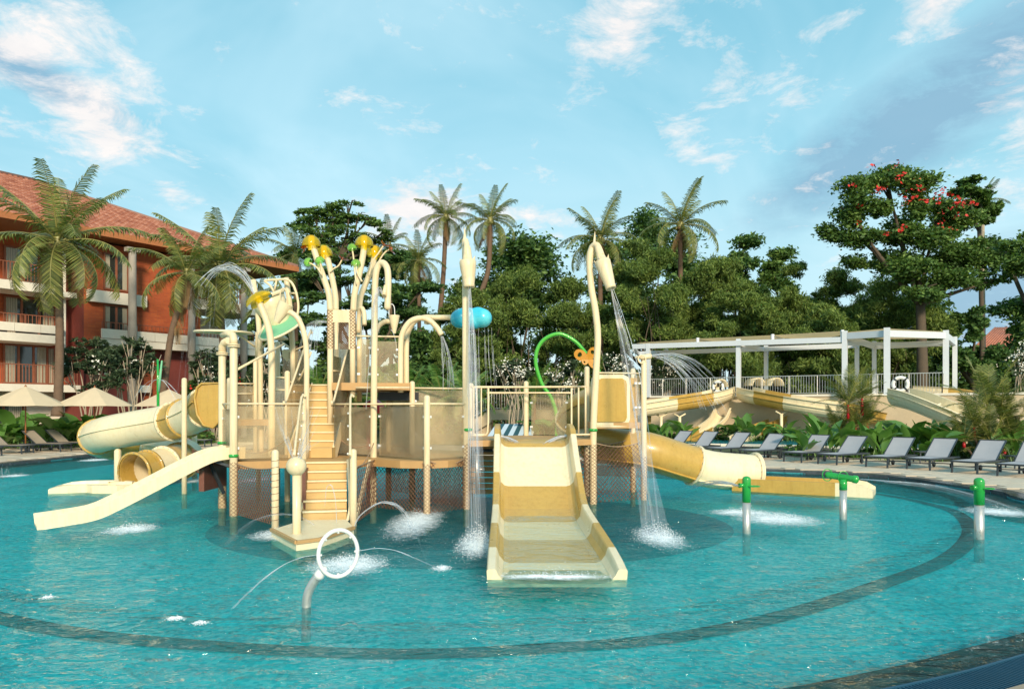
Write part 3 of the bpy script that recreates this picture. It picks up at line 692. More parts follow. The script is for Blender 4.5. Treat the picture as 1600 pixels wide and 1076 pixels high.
a, c = Vector((lo.x, lo.y, .95)), Vector((L0.x, L0.y, 1.92))
b = MB(); 
for hh in (.95, .2): b.tube([a + Vector((0, 0, hh)), c + Vector((0, 0, hh))], .025, 6)
b.build('sloping_rail', M['steel'], r2)
for k in range(14):
    p = a.lerp(c, k / 13); b = MB(); b.box(p + Vector((0, 0, .55)), (.03, .03, .8)); b.build('baluster', M['steel'], r2)
# pergola
pg = thing('pergola', tuple(W(1386, 617, 38.5)), 'white steel pergola with sand coloured shade cloth, ending in a taller square pavilion', 'pergola')
def beam(name, p, q, wd, h, m='cool_white'):
    b = MB(); b.beam(p, q, wd, h); return b.build(name, M[m], pg)
def ppost(px, Y, ztop, wd=.26):
    x = PX(px, Y); b = MB(); b.box((x, Y, (ztop + TZ - .1) / 2), (wd, wd, ztop - TZ + .1), math.atan2(U.y, U.x)); b.build('pergola_post', M['cool_white'], pg); return Vector((x, Y, ztop))
zt = 6.35
f0 = ppost(1013, 49.6, zt); f1 = ppost(1154, 46.3, zt); f2 = ppost(1320, 42.6, PZ(517, 42.6), .28)
g0 = ppost(1041, 53, zt - .1, .24); g1 = ppost(1197, 50, zt - .1, .24); g2 = ppost(1339, 47, zt - .1, .24)
c0 = ppost(1386, 40.4, PZ(512, 40.4), .3); c1 = ppost(1478, 42.6, PZ(516, 42.6), .3); c2 = ppost(1492, 45.4, PZ(526, 45.4), .26); c3 = ppost(1366, 47.3, PZ(533, 47.3), .24)
def at_z(p, z): return Vector((p.x, p.y, z))
ext = f0 + (f0 - f1).normalized() * 1.1; ext.z = zt
beam('front_beam', at_z(ext, PZ(541, 50)), at_z(f2, PZ(530.5, 42.6)), .16, .32)
beam('back_beam', at_z(g0 + (g0 - g1).normalized() * 2, zt - .35), at_z(g2, zt - .35), .14, .3)
for a_, b_ in ((ext, g0 + (g0 - g1).normalized() * 2), (f1, g1), (f2, g2)): beam('cross_beam', at_z(a_, zt - .3), at_z(b_, zt - .38), .12, .28)
for a_, b_, za, zb in ((f2, c0, 525, 521), (c0, c1, 521, 524), (c1, c2, 524, 535), (c2, c3, 535, 541), (c3, f2, 541, 525)):
    beam('pavilion_beam', at_z(a_, PZ(za, a_.y)), at_z(b_, PZ(zb, b_.y)), .14, .36)
beam('pavilion_beam', at_z(f2, PZ(537, f2.y)), at_z(c2, PZ(537, c2.y)), .1, .2)
def cloth(pts, sag=.15, nm='shade_cloth'):
    A, B, C, D = pts; n = 8; vs = []; fs = []
    for i in range(n + 1):
        for j in range(n + 1):
            u, v = i / n, j / n; p = A.lerp(B, u).lerp(D.lerp(C, u), v); p = p + Vector((0, 0, -sag * math.sin(math.pi * u) * math.sin(math.pi * v))); vs.append(p)
    for i in range(n):
        for j in range(n): k = i * (n + 1) + j; fs.append((k, k + n + 1, k + n + 2, k + 1))
    b = MB(); b.add(vs, fs, 0, True); b.build(nm, M['shade_cloth'], pg)
hi = .55
def pk(px, Y, py): return Vector((PX(px, Y), Y, PZ(py, Y)))
segs = [(994, 50, 537.5), (1090, 47.8, 531), (1207, 45.2, 525.5), (1316, 42.8, 519)]
for (xa, ya, za), (xb, yb, zb) in zip(segs[:-1], segs[1:]):
    A = pk(xa, ya, za - 2.0); B = pk(xb, yb, zb - 2.0); C = B + NB * 3.6 + Vector((0, 0, .1)); D = A + NB * 3.6 + Vector((0, 0, .1)); cloth([A, B, C, D], .28)
    b = MB(); b.beam(B - Vector((0, 0, .45)), B + Vector((0, 0, .06)), .16, .16, up=Vector((0, 1, 0))); b.beam(B, B + NB * 3.6, .08, .1); b.build('cloth_support', M['cool_white'], pg)
cloth([at_z(f2, PZ(519, f2.y)), at_z(c0, PZ(513, c0.y)), at_z(c1, PZ(518, c1.y)), at_z(c3, PZ(527, c3.y))], .12)
cloth([at_z(c1, PZ(518, c1.y)), at_z(c2, PZ(528, c2.y)), at_z(c3, PZ(530, c3.y)), at_z(c3, PZ(528, c3.y)) + U * .1], .05)
# lifebuoys on the railing
def lifebuoy(px, py, Y, r, label):
    p = W(px, py, Y); t = thing('lifebuoy', tuple(p), label, 'lifebuoy', 'lifebuoys hung on the terrace railing'); t.rotation_euler = (0, 0, math.atan2(U.y, U.x))
    pts = [Vector((math.cos(a / 20 * math.tau) * r, 0, math.sin(a / 20 * math.tau) * r)) for a in range(21)]
    b = MB(); b.tube(pts, r * .27, 10, cap=False); put('ring', b.mesh('ring', M['white']), t)
    for a in range(4):
        aa = math.pi / 4 + a * math.pi / 2; c = Vector((math.cos(aa) * r, 0, math.sin(aa) * r)); d = Vector((-math.sin(aa), 0, math.cos(aa)))
        b = MB(); b.tube([c - d * .05, c + d * .05], r * .29, 10); put('band', b.mesh('band', M['char']), t)
lifebuoy(1122, 604, 46.2, .30, 'white lifebuoy hanging above the gap between the two middle slides')
lifebuoy(1407, 600, 40.0, .36, 'white lifebuoy hanging inside the pavilion end of the railing')
# striped board under the terrace stair
sb = thing('striped_board', tuple(G(790, 690)), 'sloping board with pale blue and dark diagonal stripes below the stair landing', 'board')
P0, P1 = W(757, 688, 40), W(830, 688, 40); T0, T1 = W(775, 662, 41), W(838, 662, 41)
ns = 9
for k in range(ns):
    f, h = k / ns, (k + 1) / ns; b = MB(); dz = Vector((0, .05, -.04)); vs = [P0.lerp(P1, f), P0.lerp(P1, h), T0.lerp(T1, h), T0.lerp(T1, f)]; vs = vs + [v + dz for v in vs]
    b.add(vs, [(0, 1, 2, 3), (7, 6, 5, 4), (0, 4, 5, 1), (1, 5, 6, 2), (2, 6, 7, 3), (3, 7, 4, 0)]); b.build('stripe', M['stripe_a' if k % 2 == 0 else 'stripe_b'], sb)
b = MB(); b.beam(P0 - Vector((0, -.1, 0)), Vector((P0.x, P0.y + .1, .05)), .06, .06, up=Vector((0, 1, 0))); b.beam(P1 - Vector((0, -.1, 0)), Vector((P1.x, P1.y + .1, .05)), .06, .06, up=Vector((0, 1, 0))); b.beam(T0 + Vector((0, .05, 0)), Vector((T0.x, T0.y + .05, .05)), .06, .06, up=Vector((0, 1, 0))); b.beam(T1 + Vector((0, .05, 0)), Vector((T1.x, T1.y + .05, .05)), .06, .06, up=Vector((0, 1, 0))); b.build('board_frame', M['char'], sb)
# splash pool behind the right-hand loungers
sp = [G(1005, 700), G(1090, 697.5), G(1200, 699), G(1440, 706), G(1450, 700), G(1400, 691), G(1200, 687), G(1040, 687)]
g = MB(); g.prism([(p.x, p.y) for p in sp], 0.0, 0.09); g.build('splash_pool_floor', M['slate'], kind='structure')
g = MB(); g.add([(p.x, p.y, 0.13) for p in sp], [tuple(range(len(sp)))]); g.build('splash_pool_water', M['water'], kind='structure')
for i in range(len(sp)):
    a, c = sp[i], sp[(i + 1) % len(sp)]; n = max(1, int((c - a).length / .9))
    for k in range(n):
        b = MB(); b.beam(a.lerp(c, k / n) + Vector((0, 0, .09)), a.lerp(c, (k + .985) / n) + Vector((0, 0, .09)), .3, .16); b.build('coping_stone', M['concrete'], rim)
# ================================================================ WATER PLAY STRUCTURE
MD, SDK, UDK, MID = 1.0, 1.36, 2.55, 1.75       # deck heights: main, slide deck, upper, middle left
ps = thing('water_play_structure', (-2.5, 14, 0), 'large cream water play structure of posts, decks, nets and slides standing in the pool', 'play structure')
def X(px, Y): return PX(px, Y)
def post(px, Y, ytop=None, r=.06, z0=-.35, ztop=None, sleeve=False, name='post', px_top=None, base=True):
    zt = PZ(ytop, Y) if ztop is None else ztop
    x0 = X(px, Y); x1 = X(px_top, Y) if px_top else x0
    b = MB(); b.tube([(x0, Y, z0), (x0 + (x1 - x0) * .5, Y, (z0 + zt) / 2), (x1, Y, zt - r * .8)], r, 16, dome=.8)
    o = b.build(name, M['post'], ps)
    if sleeve: net_sleeve(o, x0, Y, sleeve if isinstance(sleeve, tuple) else (0.0, .95), r)
    return o
def net_sleeve(parent, x, y, zr, r, mi='rope'):
    b = MB(); z0, z1 = zr; H = z1 - z0; turns = H / .36
    for k in range(5):
        for sgn in (1, -1):
            pts = []
            for j in range(int(26 * H) + 3):
                f = j / (int(26 * H) + 2); a = k * math.tau / 5 + sgn * f * turns * math.tau; pts.append((x + (r + .004) * math.cos(a), y + (r + .004) * math.sin(a), z0 + H * f))
            b.tube(pts, .007, 3, cap=False)
    b.build('net_sleeve', M[mi], parent)
# ---- posts (photo column, distance)
post(430, 12.4, 702); pc = post(552, 12.6, 701)
b = MB()
for k in range(10): b.tube([Vector((X(430, 12.4) + math.cos(a / 8 * math.tau) * .066, 12.4 + math.sin(a / 8 * math.tau) * .066, .1 + k * .11 + a * .006)) for a in range(9)], .004, 4, cap=False)
b.build('rope_wrap', M['rope_dark'], ps)
for px_, Y_, yt, sl in ((667, 14.0, 617, 1), (607, 17.25, 617, 1), (644, 16.3, 595, 1), (449, 16.0, 579, 0), (474, 14.4, 617, 0), (534.5, 17.0, 578, 0), (917, 16.9, 572, 1), (989, 17.8, 575, 1), (822, 17.6, 595, 0), (736, 16.6, 598, 0), (434, 18.6, 533, 0), (404, 19.0, None, 0)):
    if yt: post(px_, Y_, yt, sleeve=bool(sl))
    else: post(px_, Y_, ztop=2.4)
post(1006, 16.2, 562, sleeve=True, r=.062)
# left pair with elbow caps
for px_, Y_, yt in ((365, 13.8, 534), (347, 14.9, 547)):
    o = post(px_, Y_, yt, r=.07, sleeve=(0.0, 1.0)); x = X(px_, Y_); zt = PZ(yt, Y_)
    b = MB(); b.lathe((x, Y_, zt - .10), [(.07, 0), (.115, 0), (.115, .022), (.07, .022), (.07, .035), (.115, .035), (.115, .057), (.07, .057)], 18); b.build('flange', M['post'], o)
    b = MB(); b.tube([(x, Y_, zt - .06), (x, Y_, zt + .05), (x - .02, Y_ + .02, zt + .12), (x - .12, Y_ + .1, zt + .17), (x - .3, Y_ + .2, zt + .14)] if px_ == 365 else [(x, Y_, zt - .06), (x, Y_, zt + .08), (x + .06, Y_ - .05, zt + .15), (x + .2, Y_ - .2, zt + .18)], [.072, .072, .07, .065, .05][:5 if px_ == 365 else 4], 12); b.build('elbow_pipe', M['post'], o)
    if px_ == 365:
        b = MB(); b.tube([(x, Y_, zt - .75), (x - .16, Y_ + .6, zt - .25)], .025, 8); b.tube([(x, Y_, zt - .55), (x + .45, Y_ + 1.6, zt + .1)], .025, 8); b.build('brace', M['post'], o)
for px_, Y_, z in ((365, 13.8, 1.09), (347, 14.9, 1.28), (731, 14.7, 1.55), (927, 15.5, 1.52)):
    b = MB(); b.lathe((X(px_, Y_), Y_, z), [(.06, 0), (.088, .005), (.092, .03), (.088, .055), (.06, .06)], 18); b.build('green_collar', M['green'], ps)
# tall spray posts with rocket nozzles
def rocket(o, base, tip, sc=1.0):
    "flared nozzle pointing from base (top) to tip (mouth)"
    base, tip = Vector(base), Vector(tip); ax = tip - base; L = ax.length; ax.normalize(); b = MB()
    prof = [(.02, -.16 * L), (.05, -.13 * L), (.062, -.05 * L), (.068, .1 * L), (.08, .24 * L), (.12, .26 * L), (.135, .30 * L), (.128, .45 * L), (.105, .72 * L), (.088, .92 * L), (.09, .93 * L), (.09, L), (.075, L), (.07, .97 * L)]
    prof = [(q_[0] * 1.22, q_[1]) for q_ in prof]
    b.lathe(base, prof, 18, axis=ax); n = b.build('spray_nozzle', M['post'], o)
    b = MB(); s = ax.cross(Vector((0, 1, 0))); s = s.normalized() if s.length > .01 else Vector((1, 0, 0)); 
    for k in range(4):
        a = k * math.pi / 2 + .3; q = Matrix.Rotation(a, 3, ax) @ s
        b.add([base + ax * .30 * L + q * .08, base + ax * .17 * L + q * .165, base + ax * .50 * L + q * .12, base + ax * .45 * L + q * .07] + [base + ax * .30 * L + q * .08 + ax.cross(q) * .02, base + ax * .17 * L + q * .165 + ax.cross(q) * .02, base + ax * .50 * L + q * .12 + ax.cross(q) * .02, base + ax * .45 * L + q * .07 + ax.cross(q) * .02], [(0, 1, 2, 3), (7, 6, 5, 4), (0, 4, 5, 1), (1, 5, 6, 2), (2, 6, 7, 3)])
    b.build('nozzle_fin', M['post'], n)
    b = MB(); b.lathe(base + ax * L * .985, [(.001, 0), (.084, 0)], 16, axis=ax); b.build('nozzle_plate', M['cream'], n)
    for k in range(5):
        a = k * math.tau / 5; q = Matrix.Rotation(a, 3, ax) @ s; b = MB(); b.ball(base + ax * L + q * .05, .011, 6); b.build('spout', M['bolt'], n)
Y_ = 14.7
o = post(728.5, Y_, 372, r=.066, sleeve=(0.0, 1.3), px_top=727)
b = MB(); b.lathe(W(726, 372, Y_) + Vector((0, 0, -.05)), [(.066, 0), (.04, .03), (.026, .08), (.018, .14), (.008, .24), (.001, .26)], 12); b.build('spike', M['post'], o)
rocket(o, W(730, 392, Y_ - .25), W(733, 449, Y_ - .3))
b = MB(); b.tube(smooth([W(727, 400, Y_), W(727, 386, Y_), W(728.5, 380, Y_ - .12), W(730, 392, Y_ - .25)], 5), .06, 12); b.build('hook_pipe', M['post'], o)
Y_ = 15.5
b = MB(); pts = smooth([(X(927, Y_), Y_, -.35), W(927, 680, Y_), W(931.5, 580, Y_), W(934, 530, Y_), W(931, 490, Y_), W(924, 450, Y_), W(921.5, 420, Y_), W(922, 400, Y_), W(926, 386, Y_), W(933, 384, Y_ - .1), W(940, 400, Y_ - .2)], 6)
b.tube(pts, .07, 16); o = b.build('post', M['post'], ps); net_sleeve(o, X(927, Y_), Y_, (0, 1.25), .07)
b = MB(); b.tube([W(926, 400, Y_), W(928, 385, Y_), W(929, 372, Y_), W(929.5, 362, Y_)], [.05, .035, .022, .006], 10); b.build('spike', M['post'], o)
rocket(o, W(936, 392, Y_ - .15), W(955, 451, Y_ - .35))
# ball post in front
Y_ = 11.17
b = MB(); b.tube([(X(464, Y_), Y_, -.35), (X(463.5, Y_), Y_, PZ(735, Y_))], .064, 16); o = b.build('post', M['post'], ps)
b = MB(); b.ball(W(463, 728, Y_), .15, 20); b.build('spray_ball', M['post'], o)
for dx, dy in ((-.09, .1), (.09, .1), (0, .145), (-.12, 0), (.12, .0)):
    b = MB(); b.ball(W(463, 728, Y_) + Vector((dx * .8, -.04, dy)), .012, 6); b.build('spout', M['bolt'], o)
# post with U hook
Y_ = 15.2
b = MB(); pts = smooth([(X(583, Y_), Y_, -.35), W(584, 640, Y_), W(585, 540, Y_), W(585.5, 470, Y_), W(587, 430, Y_), W(592, 414, Y_), W(599, 411, Y_ - .05), W(605, 420, Y_ - .12), W(606.5, 440, Y_ - .15), W(605.5, 480, Y_ - .2)], 6); b.tube(pts, [.066] * (len(pts)), 16, dome=.9); o = b.build('post', M['post'], ps)
b = MB(); b.tube([W(602, 446, Y_ - .2), W(600, 462, Y_ - .3)], [.03, .05], 12); b.build('spray_nozzle', M['post'], o)
for k in range(4):
    b = MB(); b.ball(W(598.5 + k, 465, Y_ - .3), .012, 6); b.build('spout', M['bolt'], o)
# flower tube with yellow disc
Y_ = 15.4
b = MB(); pts = smooth([(X(424.5, Y_), Y_, .9), W(424.5, 640, Y_), W(424.5, 560, Y_), W(422, 525, Y_), W(416, 500, Y_), W(404, 470, Y_)], 6); b.tube(pts, .07, 16); o = b.build('post', M['post'], ps)
c = W(405, 470, Y_); ax = (W(399, 461, Y_) - c).normalized(); b = MB()
b.lathe(c, [(.29, -.02), (.285, .03), (.25, .09), (.17, .14), (.08, .16)], 26, axis=ax); b.build('yellow_disc', M['yellow_clear'], o)
b = MB(); b.lathe(c, [(.075, -.06), (.085, .16), (.001, .165)], 16, axis=ax); b.build('disc_hub', M['yellow_solid'], o)
b = MB(); b.lathe(c + Vector((.16, -.01, .11)), [(.001, -.02), (.10, 0), (.09, .05), (.001, .09)], 16, axis=ax); b.build('yellow_knob', M['yellow_solid'], o)
# tipping bucket frame: two slanted poles, ring frame, big bucket
Y_ = 17.2
def bar(name, pts, r, parent=None, m='post', n=12, **k): b = MB(); b.tube(pts, r, n, **k); return b.build(name, M[m], parent or ps)
bf = bar('bucket_pole', smooth([(X(408, Y_), Y_, 1.0), W(407, 620, Y_), W(406, 540, Y_), W(402, 480, Y_), W(395.5, 437, Y_)], 5), .062)
bf2 = bar('bucket_pole', smooth([(X(459, Y_), Y_ + .3, 1.0), W(459, 600, Y_ + .3), W(457, 540, Y_ + .3), W(453, 480, Y_ + .3), W(447, 434, Y_ + .3)], 5), .064)
bar('frame_ring', smooth([W(413, 438, Y_), W(430, 437, Y_), W(449, 437, Y_), W(459, 447, Y_), W(465.5, 470, Y_), W(465, 490, Y_), W(457, 506, Y_)], 5), .028, bf2)
bar('frame_brace', smooth([W(413, 439, Y_), W(422, 446, Y_), W(428, 456, Y_)], 4), .024, bf2); bar('frame_brace', [W(432, 438, Y_), W(429, 454, Y_)], .022, bf2); bar('frame_brace', [W(453, 458, Y_ + .2), W(464, 458, Y_)], .022, bf2)
b = MB(); c = W(429, 488, Y_); ax = Vector((-.35, -.25, .9)).normalized()
b.lathe(c, [(.001, -.40), (.22, -.40), (.27, -.25), (.35, .15), (.40, .42), (.37, .42), (.33, .15), (.24, -.25), (.001, -.34)], 24, axis=ax); bk = b.build('tipping_bucket', M['cream'], ps)
b = MB(); b.lathe(c, [(.405, .35), (.43, .36), (.43, .43), (.405, .44)], 24, axis=ax); b.build('bucket_rim', M['cream'], bk)
b = MB(); b.tube(smooth([W(438, 480, Y_ - .4), W(438, 458, Y_ - .4), W(443, 450, Y_ - .4), W(448, 458, Y_ - .4), W(448, 478, Y_ - .4)], 5), .014, 6); b.build('bucket_handle', M['post'], bk)
# small cone bucket on curved pipe
Y_ = 15.0
hp = bar('curved_pipe', smooth([(X(479, Y_), Y_, 1.0), W(479, 620, Y_), W(479, 560, Y_), W(476, 525, Y_), W(467, 500, Y_), W(456, 489, Y_), W(447, 487, Y_)], 6), .055)
c = W(443, 482, Y_); ax = (W(434, 497, Y_) - W(445, 476, Y_)).normalized(); b = MB(); b.lathe(c, [(.155, -.12), (.15, -.12), (.12, .05), (.05, .30), (.001, .31)], 20, axis=ax); b.lathe(c, [(.155, -.12), (.13, .05), (.06, .31)], 20, axis=ax); b.build('cone_bucket', M['cream'], hp)
# small arch pipe and horizontal cannon
bar('arch_pipe', smooth([W(402, 640, 17.8), W(402, 560, 17.8), W(404, 528, 17.8), W(412, 510, 17.8), W(428, 501, 17.8), W(444, 506, 17.8), W(454, 522, 17.8), W(457, 545, 17.8), W(458, 600, 17.8)], 6), .055)
cn = bar('water_cannon', [W(426, 527, 18.4), W(430, 527, 18.4), W(444, 528, 18.3), W(445, 529, 18.3), W(450, 529.5, 18.3)], [.05, .07, .07, .035, .03]); bar('cannon_brace', [W(439, 533, 18.4), W(455, 545, 17.6)], .022, cn)
# mint green leaf canopies with cream rims
def leaf_canopy(cx, cy, Y, rx, ry, tilt, sag=.05):
    p = W(cx, cy, Y); vs = [p + Vector((0, 0, -.03))]; fs = []; n = 28; rim_pts = []
    for k in range(n):
        a = k * math.tau / n; e = Vector((math.cos(a) * rx * (1 + .25 * math.cos(a) ** 3 * (1 if tilt > 0 else -1)), math.sin(a) * ry, 0)); e.z = tilt * e.x + (.75 if tilt > 0 else .05) * e.y; vs.append(p + e); rim_pts.append(p + e)
    fs = [(0, 1 + k, 1 + (k + 1) % n) for k in range(n)]
    b = MB(); b.add(vs, fs, 0, True); o = b.build('leaf_canopy', M['mint'], ps); b = MB(); b.tube(rim_pts + rim_pts[:1], .028, 8, cap=False); b.build('canopy_rim', M['cream'], o)
leaf_canopy(357, 519, 17.0, .60, .7, -.02); leaf_canopy(432, 511, 16.9, .44, .42, .22)
bar('canopy_stem', [W(402, 560, 17.4), W(402, 519, 17.2)], .045); bar('canopy_brace', [W(403, 545, 17.4), W(372, 522, 17)], .022); bar('canopy_brace', [W(404, 550, 17.2), W(432, 520, 16.8)], .022)
# ---- net tower with flower stems
TY = 15.9
def tpost(px, Y, z0, yt): b = MB(); b.tube([(X(px, Y), Y, z0), (X(px, Y), Y, PZ(yt, Y))], .06, 16); return b.build('tower_post', M['post'], ps)
t1 = tpost(516, TY, MD, 484); t2 = tpost(525.5, TY + .9, MD, 484); t3 = tpost(551, TY, UDK - .3, 484); t4 = tpost(561.5, TY + .9, UDK - .4, 484)
for o, px_, Y_ in ((t1, 516, TY), (t3, 551, TY)): net_sleeve(o, X(px_, Y_), Y_, (PZ(545, Y_), PZ(485, Y_)), .063)
xa, xb = X(516, TY), X(551, TY)
b = MB(); b.box(((xa + xb) / 2, TY, PZ(494, TY)), (xb - xa, .05, .27)); pnl = b.build('tower_panel', M['post'], ps)
b = MB(); b.box((xa + .14, TY - .03, PZ(524, TY)), (.06, .03, .6)); b.box((xb - .06, TY - .03, PZ(524, TY)), (.03, .03, .6)); b.build('tower_frame', M['post'], ps)
def net(name, a, b_, z0, z1, sp=.085, r=.0075, m='rope_dark', sag=0.0, parent=None, rope=True):
    a, b_ = Vector((a[0], a[1], 0)), Vector((b_[0], b_[1], 0)); L = (b_ - a).length; H = z1 - z0; mb = MB(); n = int((L + H) / sp) + 1
    def P(s, h):
        top = 1 - sag * math.sin(math.pi * s / L); return a.lerp(b_, s / L) + Vector((0, 0, z0 + h * top))
    for k in range(n):
        q = k * sp
        for sg in (1, -1):
            s0 = max(0, q - H); s1 = min(L, q)
            if s1 - s0 < .02: continue
            m_ = 4 if sag else 1; pts = []
            for j in range(m_ + 1):
                s = s0 + (s1 - s0) * j / m_; h = q - s
                pts.append(P(s, h) if sg > 0 else P(s, H - h))
            mb.tube(pts, r, 3, cap=False)
    o = mb.build(name, M[m], parent or ps)
    if rope:
        mb = MB(); mb.tube([P(L * k / 12, H + .004) for k in range(13)], .012, 6); mb.build('edge_rope', M['rope'], o)
    return o
net('tower_net', (xa + .05, TY - .02), (xb - .05, TY - .02), PZ(545, TY), PZ(486, TY), .05, .004, 'rope', rope=False)
net('tower_net', (xa + .2, TY + .05), (xb - .05, TY + .05), PZ(545, TY), PZ(503, TY), .045, .007, 'rope_dark', rope=False)
def stem(o, pts, cap_px, cap_py, Y, rr=.19):
    b = MB(); P = smooth([W(a, c, Y) for a, c in pts], 6); b.tube(P, .066, 16); s = b.build('flower_stem', M['post'], o)
    c = W(cap_px, cap_py, Y); ax = Vector((.02, -.02, 1)).normalized(); b = MB()
    b.lathe(c, [(rr * 1.02, -.06), (rr * 1.06, -.02), (rr * 1.0, .05), (rr * .8, .12), (rr * .45, .165), (.07, .18)], 24, axis=ax); b.build('clear_cap', M['yellow_clear'], s)
    b = MB(); b.lathe(c, [(.068, -.14), (.070, .165), (.001, .17)], 14, axis=ax); b.build('cap_core', M['yellow_solid'], s)
    return s
s1 = stem(t1, [(516, 486), (514, 460), (506, 435), (497, 410), (488, 382)], 486.5, 381, TY)
s2 = stem(t2, [(525, 486), (524, 462), (518, 430), (512, 405), (507, 396)], 506, 396, TY + .9, .19)
s3 = stem(t3, [(552, 486), (554, 460), (561, 430), (567, 400), (569, 382)], 569, 381, TY)
s4 = stem(t4, [(561, 486), (564, 462), (574, 437), (582, 415), (585, 400)], 585, 396, TY + .9, .19)
def sprig(o, pts, Y, kind):
    P = smooth([W(a, c, Y) for a, c in pts], 5); s = bar('thin_stem', P, .018, o, n=8); c = P[-1]
    if kind == 'g':
        b = MB(); ax = (P[-1] - P[-3]).normalized(); b.lathe(c, [(.105, -.03), (.10, .03), (.06, .085), (.001, .10)], 16, axis=ax); b.build('lime_flower', M['lime_clear'], s)
    else:
        b = MB(); ax = (P[-1] - P[-3]).normalized(); u = ax.cross(Vector((0, 1, 0))).normalized()
        for k in range(5):
            a = k * math.tau / 5; d = Matrix.Rotation(a, 3, ax) @ u; e = ax.cross(d)
            b.add([c, c + d * .09 + e * .05 + ax * .04, c + d * .17 + ax * .07, c + d * .09 - e * .05 + ax * .04], [(0, 1, 2, 3)])
            b.add([c + ax * .008, c + d * .09 + e * .05 + ax * .05, c + d * .17 + ax * .08, c + d * .09 - e * .05 + ax * .05], [(3, 2, 1, 0)])
        b.build('orange_flower', M['orange_clear'], s)
sprig(s1, [(503, 430), (497, 420), (490, 414), (482, 410)], TY - .1, 'g'); sprig(s1, [(503, 430), (502, 420), (501, 412), (500, 408)], TY - .15, 'g')
sprig(s2, [(516, 425), (521, 420), (529, 415), (534, 406)], TY + .8, 'o'); sprig(s3, [(557, 445), (554, 420), (552, 400), (550, 388)], TY - .1, 'g')
sprig(s3, [(566, 440), (560, 430), (557, 420), (556, 412)], TY - .12, 'g'); sprig(s4, [(590, 412), (597, 400), (603, 393), (608, 390)], TY + .6, 'o'); sprig(s4, [(576, 432), (583, 408), (591, 396), (599, 384)], TY + .5, 'o')
sprig(s1, [(492, 395), (487, 390), (483, 387), (479, 386)], TY + .1, 'o')
# ---- arch pipes on the upper deck, cone cup, link to the cloud
Y_ = 16.8
a1 = bar('arch_pipe', smooth([W(583.5, 600, Y_), W(583.5, 560, Y_), W(584.5, 530, Y_), W(590, 512, Y_), W(600, 503, Y_), W(610, 502, Y_)], 6), .058)
b = MB(); c = W(616, 494, Y_ - .05); b.lathe(c, [(.125, .02), (.12, .02), (.09, -.12), (.03, -.38), (.001, -.39)], 18); b.lathe(c, [(.125, .02), (.10, -.12), (.035, -.39)], 18); cc = b.build('cone_cup', M['cream'], a1)
b = MB(); b.tube(smooth([W(608, 496, Y_ - .1), W(608, 480, Y_ - .1), W(612, 475, Y_ - .1), W(616, 480, Y_ - .1), W(617, 496, Y_ - .1)], 4), .011, 6); b.build('cup_handle', M['white'], cc)
Y_ = 16.0
a2 = bar('arch_pipe', smooth([W(626, 613, Y_), W(626, 545, Y_), W(629, 520, Y_), W(640, 503, Y_), W(655, 497, Y_), W(670, 500, Y_), W(682, 511, Y_), W(690, 523, Y_)], 6), .06)
a3 = bar('arch_pipe', smooth([W(635, 613, Y_ + .6), W(635, 540, Y_ + .6), W(638, 518, Y_ + .6), W(648, 502, Y_ + .5), W(662, 496, Y_ + .4), W(680, 496, Y_ + .3), W(712, 496, Y_ + .2)], 6), .06)
b = MB(); b.lathe(W(668, 500, Y_ + .1), [(.001, -.10), (.075, -.08), (.075, .08), (.001, .10)], 12); b.build('pipe_clamp', M['post'], a2)
b = MB(); Yc = Y_ + .1
CB = [(W(px_, py_, Yc), r_) for px_, py_, r_ in ((717, 498, .205), (730, 490, .15), (755, 497, .21), (744, 492, .16), (729, 503, .15), (742, 504, .14), (737, 499, .16), (724, 494, .18), (748, 489, .13))]
cvs, cfs = [], []; cc_ = W(737, 498, Yc); NA, NB_ = 36, 20
for i in range(NB_ + 1):
    for j in range(NA):
        th, ph = math.pi * i / NB_, math.tau * j / NA; d = Vector((math.sin(th) * math.cos(ph), math.sin(th) * math.sin(ph), math.cos(th))); best = .05; tot = 0.0
        for c_, r_ in CB:
            m_ = c_ - cc_; bq = d.dot(m_); disc = bq * bq - m_.dot(m_) + r_ * r_
            if disc > 0: tot += math.exp(34 * (bq + math.sqrt(disc)))
        cvs.append(cc_ + d * max(.1, math.log(max(tot, 1.2)) / 34 * .97))
for i in range(NB_):
    for j in range(NA): j2 = (j + 1) % NA; cfs.append((i * NA + j, (i + 1) * NA + j, (i + 1) * NA + j2, i * NA + j2))
b.add(cvs, cfs, 0, True)
b.build('blue_cloud', M['cloud'], a3)
b = MB(); b.tube([W(553, 500, TY + .5), W(562, 484 + 7, TY + .5), W(566, 492, TY + .4), W(566.5, 505, TY + .4)], .045, 10); 
bar('drooping_nozzle', smooth([W(560, 520, TY + .6), W(561, 492, TY + .6), W(565, 481, TY + .5), W(569, 490, TY + .45), W(569.5, 508, TY + .4)], 5), .05, t4)
# ---- decks
def deck_poly(name, pts, z, th=.13, m='deck', mi=None):
    b = MB(); b.prism([(p[0], p[1]) for p in pts], z - th, z); return b.build(name, M[m], ps)
md = [(X(365, 13.85), 13.85), (X(425, 14.15), 14.15), (-3.95, 14.25), (-3.16, 14.25), (X(585, 14.6), 14.6), (X(625, 14.15), 14.15), (X(667, 14.05), 14.05), (X(700, 14.25), 14.25), (X(728, 14.75), 14.75), (X(732, 17.5), 17.5), (X(600, 18.6), 18.6), (X(440, 19.0), 19.0), (X(345, 17.5), 17.5), (X(347, 14.9), 14.9)]
deck_poly('main_deck', md, MD, .14)
sdk = [(X(731, 14.75), 14.75), (X(771, 14.9), 14.9), (X(893, 15.1), 15.1), (X(927, 15.5), 15.5), (X(919, 17.2), 17.2), (X(822, 17.8), 17.8), (X(736, 16.9), 16.9)]
deck_poly('slide_deck', sdk, SDK, .12)
